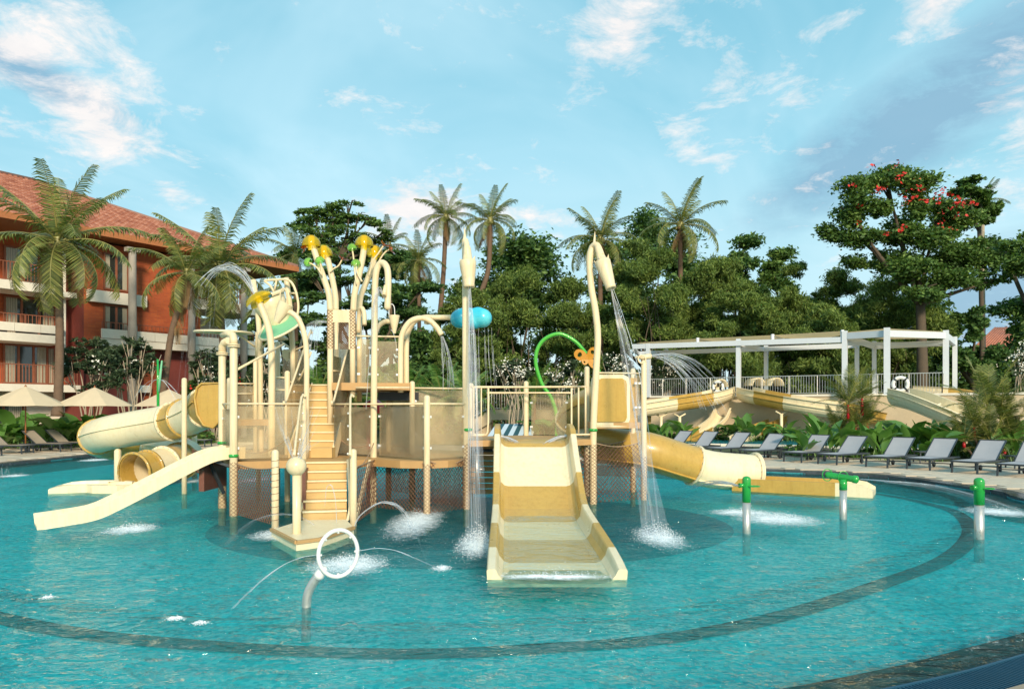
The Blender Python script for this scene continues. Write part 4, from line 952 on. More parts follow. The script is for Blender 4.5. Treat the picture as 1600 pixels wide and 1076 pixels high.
udk = [(X(519, 15.7), 15.7), (X(640, 15.95), 15.95), (X(645, 17.6), 17.6), (X(515, 18.8), 18.8), (X(480, 18.8), 18.8), (X(482, 16.9), 16.9), (X(519, 16.9), 16.9)]
deck_poly('upper_deck', udk, UDK, .16)
mdk = [(X(350, 16.6), 16.6), (X(480, 17.4), 17.4), (X(478, 19.4), 19.4), (X(340, 19.2), 19.2)]
deck_poly('middle_deck', mdk, MID, .14)
twd = [(X(925, 15.75), 15.75), (X(1003, 16.25), 16.25), (X(989, 17.75), 17.75), (X(917, 17.1), 17.1)]
deck_poly('tower_deck', twd, 1.70, .13)
b = MB(); b.box((X(352, 15), 14.4, MD - .3), (.1, 1.1, .5)); b.box((X(345, 15.5), 15.6, .5), (.12, .12, 1.6)); b.build('dark_support', M['brown'], ps)
b = MB(); b.beam((X(358, 14), 14.0, .92), (X(322, 13.6), 13.9, 1.02), .06, .05); b.beam((X(350, 14.4), 14.4, .35), (X(325, 14), 14.1, .95), .05, .05); b.build('slide_bracket', M['char'], ps)
def rp2_(px, Y, z): return Vector((X(px, Y), Y, z))
# ---- main stairs with landing
rise, run = .15, .25; a0 = R(12.6); ca, sa = math.cos(a0), math.sin(a0); sx0 = (X(474, 12.7) + X(541, 12.7)) / 2; sw = .74
def stair(name, x0, y0, z0, n, wd, run, rise, ang, depth_extra=.02, th=.035):
    for k in range(n):
        yy = y0 + (k + .5) * run * math.cos(ang); xx = x0 - (k + .5) * run * math.sin(ang)
        b = MB(); zt = z0 + (k + 1) * rise; b.box((xx, yy, zt - .018), (wd, run + .03, .036), ang); b.box((xx + math.sin(ang) * run * .42, yy - math.cos(ang) * run * .42, zt - rise / 2 - .03), (wd - .01, .03, rise - .02), ang)
        o = b.build(name, M['step'], ps)
        b = MB(); b.box((xx + math.sin(ang) * run * .53, yy - math.cos(ang) * run * .53, zt - .012), (wd, .022, .03), ang); b.build('nosing', M['cream'], o)
stair('stair_step', sx0, 12.7, .10, 6, sw, run, rise, a0)
def stringer(pts, th, parent=ps, m='post'):
    b = MB(); n = len(pts); d = Vector((th, 0, 0)); b.add([Vector(p) for p in pts] + [Vector(p) + d for p in pts], [tuple(range(n)), tuple(range(2 * n - 1, n - 1, -1))] + [(i, n + i, n + (i + 1) % n, (i + 1) % n) for i in range(n)]); return b.build('stringer', M[m], parent)
for s_ in (-1, 1):
    xo = s_ * (sw / 2 + .03); bx, by = sx0 + xo, 12.66; tx, ty = sx0 + xo - 1.5 * math.sin(a0), 12.7 + 1.5 * math.cos(a0)
    stringer([(bx, by - .1, .10), (bx, by + .28, .10), (tx, ty, MD - .2), (tx, ty, MD + .04), (tx + .02, ty - .2, MD + .04), (bx, by + .12, .32)], .035 * s_)
land = [G(424, 827, .12), G(463, 847, .12), G(500, 842, .12), G(553, 824, .12), G(541, 811, .12), G(474, 812, .12)]
b = MB(); b.prism([(p.x, p.y) for p in land], -.1, .12); b.build('stair_landing', M['cream'], ps)
b = MB()
for i in range(3): b.beam(land[i] + Vector((0, 0, 0)), land[i + 1] + Vector((0, 0, 0)), .05, .05)
b.build('landing_edge', M['deck'], ps)
b = MB(); b.box((sx0 - .55, 13.5, .4), (.06, 1.3, 1.0), a0); b.build('stair_side', M['brown'], ps); b = MB(); b.beam(rp2_(556, 12.9, .1), rp2_(578, 14.5, .95), .05, .12); b.build('stair_strut', M['post'], ps)
# ---- stairs up to the upper deck, behind clear panels
us0, usx = 15.1, X(490, 15.1)
stair('upper_step', X(487, 15.1), 15.1, MD, 9, .82, .215, .172, R(2))
for s_ in (-1, 1):
    bx = X(487, 15.1) + s_ * .43; stringer([(bx, 15.05, MD), (bx, 15.35, MD), (bx - .07, 17.05, UDK - .25), (bx - .07, 17.05, UDK + .04), (bx, 15.1, MD + .26)], .035 * s_)
for k in range(4):
    b = MB(); b.box((X(503, 14.9) , 14.95 - k * .0 + k * .02, MD + .11 + k * .0), (.42, .3, .2)); 
b.build('step_box', M['step'], ps)
# ---- rails, panels, clamps
def rail(name, pts, r=.02, parent=None): return bar(name, pts, r, parent, n=8)
def panel(a, b_, z0, z1, shear=0.0, clamps=True, inset=.07, m='perspex'):
    a, b_ = Vector((a[0], a[1], 0)), Vector((b_[0], b_[1], 0)); u = (b_ - a).normalized(); a = a + u * inset; b_ = b_ - u * inset; n = Vector((-u.y, u.x, 0)) * .006; vs = []
    for q in (-n, n): vs += [a + q + Vector((0, 0, z0)), b_ + q + Vector((0, 0, z0 + shear)), b_ + q + Vector((0, 0, z1 + shear)), a + q + Vector((0, 0, z1))]
    mb = MB(); mb.add(vs, [(0, 1, 2, 3), (7, 6, 5, 4), (0, 4, 5, 1), (1, 5, 6, 2), (2, 6, 7, 3), (3, 7, 4, 0)]); o = mb.build('clear_panel', M[m], ps)
    if clamps:
        for p, sh, sg in ((a, 0, -1), (b_, shear, 1)):
            for f in (.2, .8):
                mb = MB(); c = p + Vector((0, 0, z0 + sh + (z1 - z0) * f)); mb.box(c, (.06, .035, .045), math.atan2(u.y, u.x)); mb.ball(c + n * 4, .016, 6); mb.build('clamp', M['white'], o)
    return o
def xy(px, Y): return (X(px, Y), Y)
def rp2(px, Y, z): return Vector((X(px, Y), Y, z))
RZ = 2.09
rail('top_rail', [rp2(347, 14.9, RZ), rp2(365, 13.86, RZ), rp2(474, 14.35, RZ)]); panel(xy(365, 13.86), xy(474, 14.3), MD + .06, RZ - .05)
panel(xy(347, 14.9), xy(365, 13.9), MD + .06, RZ - .1)
rail('top_rail', [rp2(519, 15.2, RZ), rp2(583, 15.0, RZ), rp2(667, 14.0, RZ), rp2(731, 14.7, RZ)])
panel(xy(590, 15.1), xy(667, 14.02), MD + .05, RZ - .05); panel(xy(667, 14.02), xy(728, 14.7), MD + .05, RZ - .05); panel(xy(520, 15.9), xy(583, 15.2), MD + .05, RZ - .06)
rail('top_rail', [rp2(607, 17.3, PZ(618, 17.3)), rp2(644, 16.3, PZ(606, 16.3)), rp2(731, 15.9, PZ(607, 15.9))])
panel(xy(644, 16.35), xy(736, 16.6), MD + .2, PZ(609, 16.3)); panel(xy(607, 17.3), xy(644, 16.35), MD + .1, PZ(609, 16.3))
# stair side panels with sloping rails
for s_, o_ in ((-1, .1), (1, 0)):
    xo = s_ * (sw / 2 + .10); A = Vector((sx0 + xo, 12.55, 0)); B = Vector((sx0 + xo - 1.6 * math.sin(a0), 12.6 + 1.6 * math.cos(a0), 0))
    panel(A, B, .22, 1.18, .92, clamps=False, inset=.02, m='perspex')
    rail('stair_rail', smooth([A + Vector((0, -.05, 1.22)), A + Vector((0, 0, 1.3)), B + Vector((0, 0, 2.2)), B + Vector((.04, .15, 2.22))], 3), .022)
    for f in (.15, .4, .65, .9):
        b = MB(); c = A.lerp(B, f) + Vector((-.04 * s_, 0, 1.08 + .92 * f)); b.ball(c, .022, 8); b.build('clamp', M['white'], ps)
for s_ in (-1, 1):
    A = Vector((X(487, 15.1) + s_ * .48, 15.0, 0)); B = Vector((A.x - .06, 16.9, 0)); panel(A, B, MD + .25, MD + 1.15, 1.5, clamps=False, inset=.02)
    rail('stair_rail', smooth([A + Vector((0, -.2, 2.15)), A + Vector((0, 0, 2.18)), B + Vector((0, 0, 3.7)), B + Vector((0, .2, 3.72))], 3), .022)
    for f in (.2, .45, .7, .92):
        b = MB(); b.ball(A.lerp(B, f) + Vector((-.05 * s_, 0, 2.05 + 1.5 * f)), .022, 8); b.build('clamp', M['white'], ps)
# upper deck rails and panels
UR = UDK + 1.0
rail('top_rail', [rp2(557, 15.8, UR), rp2(583, 15.9, UR), rp2(626, 16.0, UR), rp2(640, 17.0, UR)]); panel(xy(555, 15.8), xy(583, 15.9), UDK, UR - .06); panel(xy(584, 15.92), xy(626, 16.0), UDK, UR - .1); panel(xy(626, 16.0), xy(638, 17.4), UDK, UR - .1)
panel(xy(522, 17.4), xy(575, 18.4), UDK - .2, UR); rail('top_rail', [rp2(440, 18.4, 3.3), rp2(479, 16.9, 3.45)]); panel(xy(440, 18.2), xy(479, 16.9), MID + .2, 3.35)
for x0_, y0_, z_ in ((640, 613, 0), ): pass
rail('under_rail', [rp2(556, 15.7, PZ(605.5, 15.7)), rp2(640, 15.8, PZ(605.5, 15.8))], .022)
b = MB(); b.box((X(625, 16.6), 16.8, UDK - .28), (.9, .9, .18)); b.build('dark_underframe', M['black'], ps)
# middle-left level rails and grid
rail('top_rail', [rp2(365, 16.6, PZ(599, 16.6)), rp2(399, 17.0, PZ(599.5, 17.0))]); rail('mid_rail', [rp2(365, 16.6, PZ(615, 16.6)), rp2(399, 17, PZ(615, 17))]); panel(xy(362, 16.6), xy(401, 17.0), MID - .2, PZ(603, 17), clamps=False)
post(399, 17.0, 560, r=.05, z0=.9); post(358, 16.4, 590, r=.05, z0=.9)
rail('top_rail', [rp2(425, 16.4, PZ(589, 16.4)), rp2(449, 16.1, PZ(590, 16.1))]); rail('mid_rail', [rp2(425, 16.4, PZ(609, 16.4)), rp2(449, 16.1, PZ(609, 16.1))]); rail('side_rail', smooth([rp2(451, 16.1, PZ(595, 16.1)), rp2(466, 16, PZ(596, 16)), rp2(486, 15.6, PZ(550, 15.6))], 2), .02)
panel(xy(425, 16.4), xy(449, 16.1), MD, PZ(592, 16.2), clamps=False)
rail('top_rail', [rp2(518, 15.9, PZ(579, 15.9)), rp2(534, 17, PZ(580, 17))]); panel(xy(519, 16), xy(534, 16.9), MD + .1, PZ(560, 17), clamps=False)
b = MB(); b.box((X(480, 16.4), 17.3, MID - .05), (.6, .5, 1.3)); b.build('deck_wall', M['deck'], ps)
# shield ornaments on the back panels
def plate(cx, cy, Y, w_, h_): 
    b = MB(); c = W(cx, cy, Y); pts = [(-.5, .4), (-.2, .5), (0, .42), (.2, .5), (.5, .4), (.42, -.1), (0, -.5), (-.42, -.1)]; vs = [c + Vector((a * w_, d, e * h_)) for d in (0, .03) for a, e in pts]; n = 8
    b.add(vs, [tuple(range(n)), tuple(range(2 * n - 1, n - 1, -1))] + [(i, n + i, n + (i + 1) % n, (i + 1) % n) for i in range(n)]); b.build('shield_plate', M['cream'], ps)
plate(448, 555, 17.8, .24, .3); plate(433, 612, 17.2, .22, .26)
# slide deck rails: white tube fence frame
FR = lambda px, Y, py: W(px, py, Y)
rail('fence_rail', [FR(736, 15.0, 604.5), FR(822, 17.2, 604.5), FR(917, 16.6, 604)], .024); rail('fence_rail', [FR(762, 15.6, 613.5), FR(822, 17.2, 613.5), FR(893, 16.6, 613.5)], .02)
fg = rail('fence_gate', smooth([FR(740, 15.0, 605), FR(740, 15.0, 640), FR(740, 15, 676), FR(744, 15, 679), FR(756, 15, 679), FR(762, 15, 675), FR(763, 15, 640), FR(763, 15, 606)], 2), .02)
for px_ in (745, 752): rail('baluster', [FR(px_, 15.0, 606), FR(px_, 15.0, 678)], .014, fg)
rail('gate_foot', [FR(735, 14.9, 680), FR(757, 14.9, 679.5)], .03, fg)
fg = rail('fence_gate', smooth([FR(893, 15.5, 606), FR(893, 15.5, 640), FR(893.5, 15.5, 674), FR(898, 15.5, 678.5), FR(912, 15.5, 678.5), FR(924, 15.5, 678.5)], 2), .02)
for px_ in (904, 915): rail('baluster', [FR(px_, 15.6, 605), FR(px_, 15.6, 677)], .018, fg)
panel(xy(826, 17.5), xy(890, 17.2), SDK + .02, PZ(616, 17.2))
# ---- right tower: hooded entry panel
b = MB(); A, B = Vector((*xy(931, 15.75), 0)), Vector((*xy(1003, 16.25), 0)); u = (B - A).normalized(); nr = Vector((-u.y, u.x, 0))
def onp(px, py, d=0.0):
    k = (px - HX) / FPX; t = (k * A.y - A.x) / (u.x - k * u.y); p = A + u * t; return p + nr * d + Vector((0, 0, PZ(py, p.y)))
rail('top_rail', [onp(933, 582, .05), onp(1003, 583, .05)]); rail('panel_rail', [onp(933, 666, .04), onp(1003, 666, .04)], .03)
hood = [(927, 600), (929, 590), (937, 585), (975, 585), (983, 589), (985, 597), (985, 655), (982, 662), (975, 664), (930, 664)]
def rounded(pts, d0, d1, m, name, parent=ps):
    b = MB(); n = len(pts); vs = [onp(x, y, d0) for x, y in pts] + [onp(x, y, d1) for x, y in pts]
    b.add(vs, [tuple(range(n)), tuple(range(2 * n - 1, n - 1, -1))] + [(i, n + i, n + (i + 1) % n, (i + 1) % n) for i in range(n)]); return b.build(name, M[m], parent)
hp_ = rounded(hood, .02, .12, 'cream', 'hood_frame')
inner = [(933, 600), (935, 594), (940, 591), (972, 591), (978, 595), (979, 600), (979, 652), (977, 657), (972, 659), (933, 659)]
rounded(inner, -.015, .05, 'tan', 'hood_window', hp_)
panel(xy(989, 16.15), xy(1003, 16.25), 1.85, PZ(586, 16.2), m='perspex'); panel(xy(990, 17.7), xy(1005, 16.4), 1.75, PZ(584, 17)); rounded([(987, 590), (1000, 590), (1000, 663), (987, 663)], .1, .13, 'tan', 'side_panel')
# cannon on the right post
cn = bar('water_cannon', [W(992, 558, 16.2), W(1000, 558, 16.2), W(1001, 558, 16.2), W(1016, 556.5, 16.2), W(1018, 556.5, 16.2)], [.03, .04, .058, .062, .045]); b = MB(); b.tube([W(1003, 556, 16.15) + Vector((math.cos(a / 10 * math.tau) * .085, 0, -.07 + math.sin(a / 10 * math.tau) * .09)) for a in range(11)], .017, 8, cap=False); b.build('cannon_ring', M['post'], cn)
# ---- nets and ropes under the decks
net('rope_net', xy(366, 13.9), xy(428, 12.6), .02, .98, .10, sag=.06); net('rope_net', xy(556, 12.8), xy(585, 14.6), .02, .98, .17, r=.006, sag=.0)
net('rope_net', xy(583, 14.9), xy(667, 14.0), .02, .98, .10, sag=.12); net('rope_net', xy(667, 14.0), xy(728, 14.65), .02, 1.02, .10, sag=.12)
net('rope_net', xy(927, 15.55), xy(1005, 16.2), .02, 1.28, .11, sag=.08); net('rope_net', xy(607, 17.2), xy(644, 16.4), .1, 1.0, .09, sag=.05); net('rope_net', xy(895, 15.6), xy(927, 15.55), .05, 1.25, .085)
net('rope_net', xy(917, 16.9), xy(989, 17.8), .02, 1.3, .12, sag=.1); net('rope_net', xy(300, 19.5), xy(347, 15.0), .4, .95, .09, sag=.05)
net('rope_net', xy(728, 14.7), xy(645, 16.3), .02, 1.0, .09, sag=.05)
for a, c, s in ((rp2(365, 13.8, 1.25), rp2(449, 15.9, 1.35), .18), (rp2(520, 15.9, 1.5), rp2(583, 15.2, 1.3), .2), (rp2(553, 12.7, .95), rp2(584, 14.9, 1.3), .12)):
    bar('hanging_rope', [a.lerp(c, k / 10) - Vector((0, 0, s * math.sin(math.pi * k / 10))) for k in range(11)], .011, m='rope', n=6)
# pipework and slatted screen under the slide deck
b = MB(); b.tube([rp2(742, 15.2, 1.14), rp2(770, 15.2, 1.14)], .035, 10); b.build('pipe', M['char'], ps)
b = MB(); b.tube([rp2(745, 15.2, .25), rp2(745, 15.2, 1.12)], .03, 10); b.tube([rp2(745, 15.2, .75), rp2(757, 15.2, .75)], .03, 10); b.build('pipe', M['steel'], ps)
for k in range(9): b = MB(); b.box((X(757, 15.9), 15.9, .22 + k * .12), (.6, .04, .10)); b.build('screen_slat', M['deck'], ps)
bar('pipe', [rp2(775, 15.0, 1.0), rp2(775, 15.0, -.3)], .05)
# red mushroom seen behind
rm = thing('red_mushroom', (X(580, 18.2), 18.2, 0), 'small red mushroom spray with pink stem standing behind the hooked post', 'water feature')
b = MB(); b.tube([(X(576, 18.2), 18.2, -.35), (X(575.5, 18.2), 18.2, 2.0)], .055, 12); b.build('stem', M['pink'], rm)
b = MB(); b.lathe((X(584, 18.2), 18.2, 1.98), [(.26, -.10), (.28, .02), (.24, .14), (.1, .24), (.001, .25)], 20); b.lathe((X(563, 18.2), 18.2, 1.88), [(.12, -.14), (.14, 0), (.1, .08), (.001, .1)], 14); b.build('cap', M['red'], rm)

# ================================================================ SLIDES of the play structure
def slide_sections(name, path, cuts, cols, prof, parent, sub='slide_section'):
    fr = frames(path); root = None
    for i, (a, c) in enumerate(zip(cuts[:-1], cuts[1:])):
        b = MB(); P = path[a:c + 1]; b.sweep(prof, P, fr[a:c + 1], sm=False); o = b.build(name if root is None else sub, M[cols[i]], parent if root is None else root)
        root = root or o
    return root
# wide slide
XS = .445; HW = .70
prof_pts = [(15.25, SDK + .01), (15.05, SDK + .005), (14.85, 1.34), (14.72, 1.31), (14.6, 1.24), (14.45, 1.13), (14.2, .95), (13.9, .76), (13.6, .575), (13.3, .40), (13.0, .24), (12.75, .14), (12.5, .085), (12.1, .055), (11.5, .045), (11.05, .04), (10.5, .035), (9.5, .02), (9.0, -.01), (8.66, -.05)]
ws_path = [Vector((XS + (15 - y) * .013, y, z)) for y, z in prof_pts]
def wprof(i):
    y, z = prof_pts[i]; h = .30 if y > 12.8 else .30 - (12.8 - y) * .035
    f = (15 - y) / 6.4; w_ = HW * (1 + .035 * f)
    bt = -.09 if y > 12.5 else -.04
    return [(-w_ - .09, bt), (w_ + .09, bt), (w_ + .10, h), (w_ + .085, h + .02), (w_ + .0, h + .02), (w_ - .015, h), (w_ - .04, .10), (w_ - .10, .025), (w_ - .17, 0), (-w_ + .17, 0), (-w_ + .10, .025), (-w_ + .04, .10), (-w_ + .015, h), (-w_, h + .02), (-w_ - .085, h + .02), (-w_ - .10, h)]
fr = frames(ws_path)
# keep the side walls upright
fr = [(t, Vector((1, 0, 0)) * (1 if x.x > 0 else -1), u) for t, x, u in fr]
cuts = [0, 4, 8, 12, 15, 17, 19]; cols = ['tan', 'cream', 'tan', 'cream', 'tan', 'cream']
def dense(a, c, n=4):
    P = smooth(ws_path, n); return P
root = None
for i, (a, c) in enumerate(zip(cuts[:-1], cuts[1:])):
    b = MB(); off_ = a; b.sweep(lambda k: wprof(k + off_), ws_path[a:c + 1], fr[a:c + 1]); o = b.build('wide_slide' if root is None else 'slide_section', M[cols[i]], ps if root is None else root); root = root or o
for px_, s_ in ((777, 1), (890, -1)):
    b = MB(); c = Vector((XS + (-s_) * (HW + .03), 14.98, SDK + .06)); b.tube([c, c + Vector((s_ * .12, 0, .03))], .035, 10); b.build('slide_spout', M['steel'], root)
# straight slide on the left
def uprof(w_, h, th=.04, r=.06): return [(-w_ - th, -.05), (w_ + th, -.05), (w_ + th, h), (w_ + th * .6, h + .012), (w_, h), (w_ - .01, r), (w_ - r, 0), (-w_ + r, 0), (-w_ + .01, r), (-w_, h), (-w_ - th * .6, h + .012), (-w_ - th, h)]
lp = smooth([(-5.25, 14.35, 1.10), (-5.5, 14.2, 1.10), (-5.75, 14.05, 1.05), (-6.1, 13.82, .86), (-6.6, 13.5, .55), (-7.05, 13.2, .28), (-7.35, 13.0, .13), (-7.7, 12.75, .07), (-8.05, 12.5, .03)], 4)
b = MB(); b.sweep(uprof(.34, .16), lp, frames(lp)); b.build('straight_slide', M['cream'], ps)
# tube slides
def tube_slide(name, pts, cuts, cols, r, parent, seam=True, hollow=True, n=4):
    P = smooth(pts, n); L = len(P); fr = frames(P); root = None; idx = [round(c * (L - 1)) for c in cuts]
    for i, (a, c) in enumerate(zip(idx[:-1], idx[1:])):
        q = P[a:c + 1]
        if len(q) < 2: continue
        b = MB(); b.tube(q, r, 28, cap=False)
        if hollow: b.tube(q, r * .955, 28, cap=False)
        if i == len(idx) - 2: b.lathe(q[-1], [(r * .955, 0), (r * 1.0, 0)], 28, axis=(q[-1] - q[-2])); 
        o = b.build(name if root is None else 'tube_section', M[cols[i]], parent if root is None else root); root = root or o
        if seam:
            b = MB()
            for sg in (1, -1):
                ff = fr[a:c + 1]; b.sweep([(sg * r * .99, -.012), (sg * (r + .035), -.012), (sg * (r + .035), .012), (sg * r * .99, .012)], q, ff)
            b.build('seam_flange', M[cols[i]], root)
        ends = ([] if i == 0 else [0]) + ([len(q) - 1] if i == len(idx) - 2 else [])
        for e in ends:
            k = a + e; t = fr[k][0]; b = MB(); b.lathe(P[k] - t * .03, [(r, 0), (r + .05, 0), (r + .05, .06), (r, .06)], 28, axis=t); f_ = b.build('ring_flange', M[cols[i]], root)
            b = MB(); x, u_ = fr[k][1], fr[k][2]
            for j in range(20):
                aa = j * math.tau / 20; cc = P[k] + (x * math.cos(aa) + u_ * math.sin(aa)) * (r + .028); b.tube([cc - t * .042, cc + t * .042], .012, 5)
            b.build('bolts', M['bolt'], f_, kind='stuff')
    return root, P
tsl = [(334, 628, 17.7), (318, 640, 18.3), (290, 653, 19.0), (262, 660, 19.5), (215, 668, 20.0), (175, 675, 20.3), (153, 682, 21.0), (158, 690, 22.2), (200, 698, 22.9), (255, 704, 22.4), (288, 711, 21.2), (285, 718, 20.2), (262, 725, 19.5), (238, 732, 18.95), (210, 738, 18.4)]
tr_, P = tube_slide('tube_slide', [W(*q) for q in tsl], [0, .05, .15, .20, .42, .62, .80, .875, .945, 1.0], ['tan', 'cream', 'tan', 'cream', 'tan', 'cream', 'tan', 'cream', 'tan'], .47, ps)
post(184, 20.0, ztop=PZ(700, 20.2), r=.09, name='slide_support')
hd_o = [(304, 622), (308, 605), (315, 599), (344, 598), (345, 655), (333, 668), (318, 664), (308, 648)]; b = MB(); vs = [W(x, y, 17.4) for x, y in hd_o] + [W(x, y, 17.4) + Vector((.1, .75, 0)) for x, y in hd_o]; n = len(hd_o)
b.add(vs, [tuple(range(n)), tuple(range(2 * n - 1, n - 1, -1))] + [(i, n + i, n + (i + 1) % n, (i + 1) % n) for i in range(n)]); hh = b.build('slide_entry_hood', M['tan'], ps)
b = MB(); b.tube([W(x, y, 17.38) for x, y in hd_o + hd_o[:1]], .03, 8, cap=False); b.build('hood_edge', M['tan'], hh)
post(304, 21.2, ztop=1.5, r=.07, name='slide_support', sleeve=(0, 1.0)); post(288, 17.4, ztop=PZ(590, 17.4), r=.06)
e = P[-1]; d2 = Vector((e.x - P[-4].x, e.y - P[-4].y, 0)).normalized()
ch = [Vector((e.x, e.y, .07)) - d2 * .2, Vector((e.x, e.y, .07)) + d2 * .5, W(160, 752, 18.2), W(85, 765, 17.9)]
ch = [Vector((p.x, p.y, .06)) for p in ch]; ch = smooth(ch, 4)
b = MB(); nch = len(ch)
def chprof(i):
    h = .13 if i < nch - 3 else (.13, .11, .04)[min(2, i - nch + 3)] ; return [(-.56, -.12), (.56, -.12), (.56, h), (.48, h), (.46, .05), (-.46, .05), (-.48, h), (-.56, h)]
b.sweep(chprof, ch, frames(ch)); b.build('runout_trough', M['cream'], ps)
# right tube slide
tsr = [(958, 628, 17.3), (930, 632, 18.2), (905, 645, 18.9), (897, 662, 19.3), (905, 680, 19.2), (930, 692, 18.7), (965, 698, 18.2), (1010, 704, 17.9), (1060, 719, 18.1), (1110, 733, 18.3), (1177, 739, 18.5)]
tr2, P = tube_slide('tube_slide', [W(*q) for q in tsr], [0, .28, .50, .86, 1.0], ['tan', 'cream', 'tan', 'cream'], .46, ps)
b = MB(); b.lathe(P[-1], [(.46, 0), (.53, .01), (.53, .05), (.45, .06)], 28, axis=(P[-1] - P[-2])); b.build('mouth_ring', M['cream'], tr2)
e = P[-1]; c2 = [(e.x - .4, e.y + .02), (e.x + .6, e.y - .15), (X(1260, 17.6), 17.7), (X(1310, 17.3), 17.35), (X(1366, 17.0), 17.0)]
ch2 = [Vector((*c2[0], .06)).lerp(Vector((*c2[-1], .06)), k / 16) for k in range(17)]; nch2 = len(ch2); fr2 = frames(ch2); sp_ = 12
def chp2(i): h = .24 if i < nch2 - 3 else (.24, .21, .10)[min(2, i - nch2 + 3)]; return [(-.55, -.12), (.55, -.12), (.55, h), (.47, h), (.45, .05), (-.45, .05), (-.47, h), (-.55, h)]
b = MB(); b.sweep(chp2, ch2[:sp_ + 1], fr2[:sp_ + 1]); ro = b.build('runout_trough', M['tan'], ps)
b = MB(); b.sweep(lambda i: chp2(i + sp_), ch2[sp_:], fr2[sp_:]); b.build('trough_end', M['cream'], ro)

# ================================================================ free-standing water toys
rs = thing('ring_spray', (*G(478, 947)[:2], 0), 'white upright ring with small spray holes on a bent white pipe rising from the water', 'water toy')
Y_ = 7.48
bar('base_pipe', smooth([(X(478, Y_), Y_, -.35), W(479, 945, Y_), W(482, 925, Y_), W(491, 908, Y_), W(497, 900, Y_)], 5), .047, rs, 'steel')
bar('neck', [W(496, 902, Y_), W(499, 898, Y_), W(505, 889, Y_), W(507, 884, Y_)], [.048, .055, .045, .025], rs, 'white')
c = W(528.5, 864, Y_); a_ = R(33)
rx, rz = .205, .235; ex = Vector((math.cos(a_), math.sin(a_), 0))
pts = [c + ex * math.cos(k / 36 * math.tau) * rx + Vector((0, 0, 1)) * math.sin(k / 36 * math.tau) * rz for k in range(37)]
b = MB(); b.tube(pts, .021, 12, cap=False); rg = b.build('ring', M['white'], rs)
for k in range(8):
    a = k * math.tau / 8; q = c + ex * math.cos(a) * (rx - .022) + Vector((0, 0, 1)) * math.sin(a) * (rz - .022); b = MB(); b.lathe(q, [(.001, -.012), (.012, -.012), (.013, .012), (.001, .013)], 10, axis=-(q - c)); b.build('spout', M['white'], rg)
def cannon_post(px, base, top, mid, r, kind, label):
    Y = 2312 / (base - HY); t = thing('nozzle_post', (X(px, Y), Y, 0), label, 'water toy', 'green topped spray posts')
    bar('steel_pole', [(X(px, Y), Y, -.35), (X(px, Y), Y, PZ(mid, Y))], r, t, 'steel', 16)
    if kind == 'T':
        bar('green_head', [(X(px, Y), Y, PZ(mid, Y) - .01), (X(px, Y), Y, PZ(top + 8, Y))], r * 1.08, t, 'green', 16)
        a, c = W(px - 28, top + 1, Y + .15), W(px + 22, top + 9, Y - .1); bb = bar('barrel', [a, a.lerp(c, .08), a.lerp(c, .85), a.lerp(c, .87), c, c + (c - a) * .05], [r * .7, r * .95, r * .95, r * 1.15, r * 1.15, r * .6], t, 'green', 14)
        for f in (.05, .55):
            q = a.lerp(c, f); bar('ring_handle', [q + Vector((math.cos(k / 16 * math.tau) * .09, -.02, math.sin(k / 16 * math.tau) * .11)) for k in range(17)], .009, bb, 'green', 6)
    else:
        s_ = -1; zt = PZ(top, Y); bar('green_head', [(X(px, Y), Y, PZ(mid, Y) - .01), (X(px, Y), Y, zt)], r * 1.08, t, 'green', 16, dome=.7)
        q = Vector((X(px, Y), Y, zt - .10)); bar('nozzle', [q, q + Vector((-.07, -.02, 0)), q + Vector((-.13, -.03, 0))], [r * .5, r * .5, r * .62], t, 'green', 12)
        h = q + Vector((.0, 0, 0)); bar('ring_handle', [h + Vector((.10 + math.cos(k / 16 * math.tau) * .09, -.05 + math.sin(k / 16 * math.tau) * .085, -.01)) for k in range(17)], .009, t, 'green', 6)
    return t
cannon_post(1166.5, 833, 748, 783, .062, 'N', 'green topped steel spray post in the water just right of the tube slide exit')
cannon_post(1317.5, 811, 740, 764, .062, 'T', 'steel spray post with a green horizontal barrel and ring handles')
cannon_post(1530, 842, 751, 787, .070, 'N', 'green topped steel spray post furthest right in the pool')
# green tube flower arch
ga = thing('green_flower_arch', (X(871, 22), 22, 0), 'tall curved bright green pipe with a golden butterfly flower at its drooping tip', 'water feature')
Y_ = 21.5
bar('arch_pipe', smooth([(X(869, Y_), Y_, -.3), W(869, 690, Y_), W(870.5, 655, Y_), W(862, 623, Y_), W(847, 600, Y_), W(837.5, 570, Y_), W(839.5, 546, Y_), W(852, 529, Y_), W(874, 521.5, Y_), W(897, 532, Y_), W(914, 550, Y_), W(937, 581, Y_)], 8), .055, ga, 'lime')
fl = W(919, 562, Y_ - .15)
for ang_, L_, wd in ((150, .46, .15), (60, .40, .13), (-38, .36, .12), (205, .2, .1)):
    a = R(ang_); d = Vector((math.cos(a), -.15, math.sin(a))); s_ = Vector((-math.sin(a), 0, math.cos(a))); n = 18; vs = []; 
    for sc, th in ((1, 0), (1, .02), (.48, 0), (.48, .02)):
        for k in range(n):
            f = k / n * math.tau; ctr = .62 if sc < 1 else .5; vs.append(fl + d * (L_ * (ctr + .5 * sc * math.cos(f) * (.55 if sc < 1 else 1))) + s_ * (wd * sc * math.sin(f) * (1 + .2 * math.cos(f))) + Vector((0, -th, 0)))
    fs = []
    for k in range(n):
        k2 = (k + 1) % n; fs += [(n + k, n + k2, 3 * n + k2, 3 * n + k), (k2, k, 2 * n + k, 2 * n + k2), (k, k2, n + k2, n + k), (2 * n + k2, 2 * n + k, 3 * n + k, 3 * n + k2)]
    b = MB(); b.add(vs, fs); b.build('petal', M['gold'], ga)
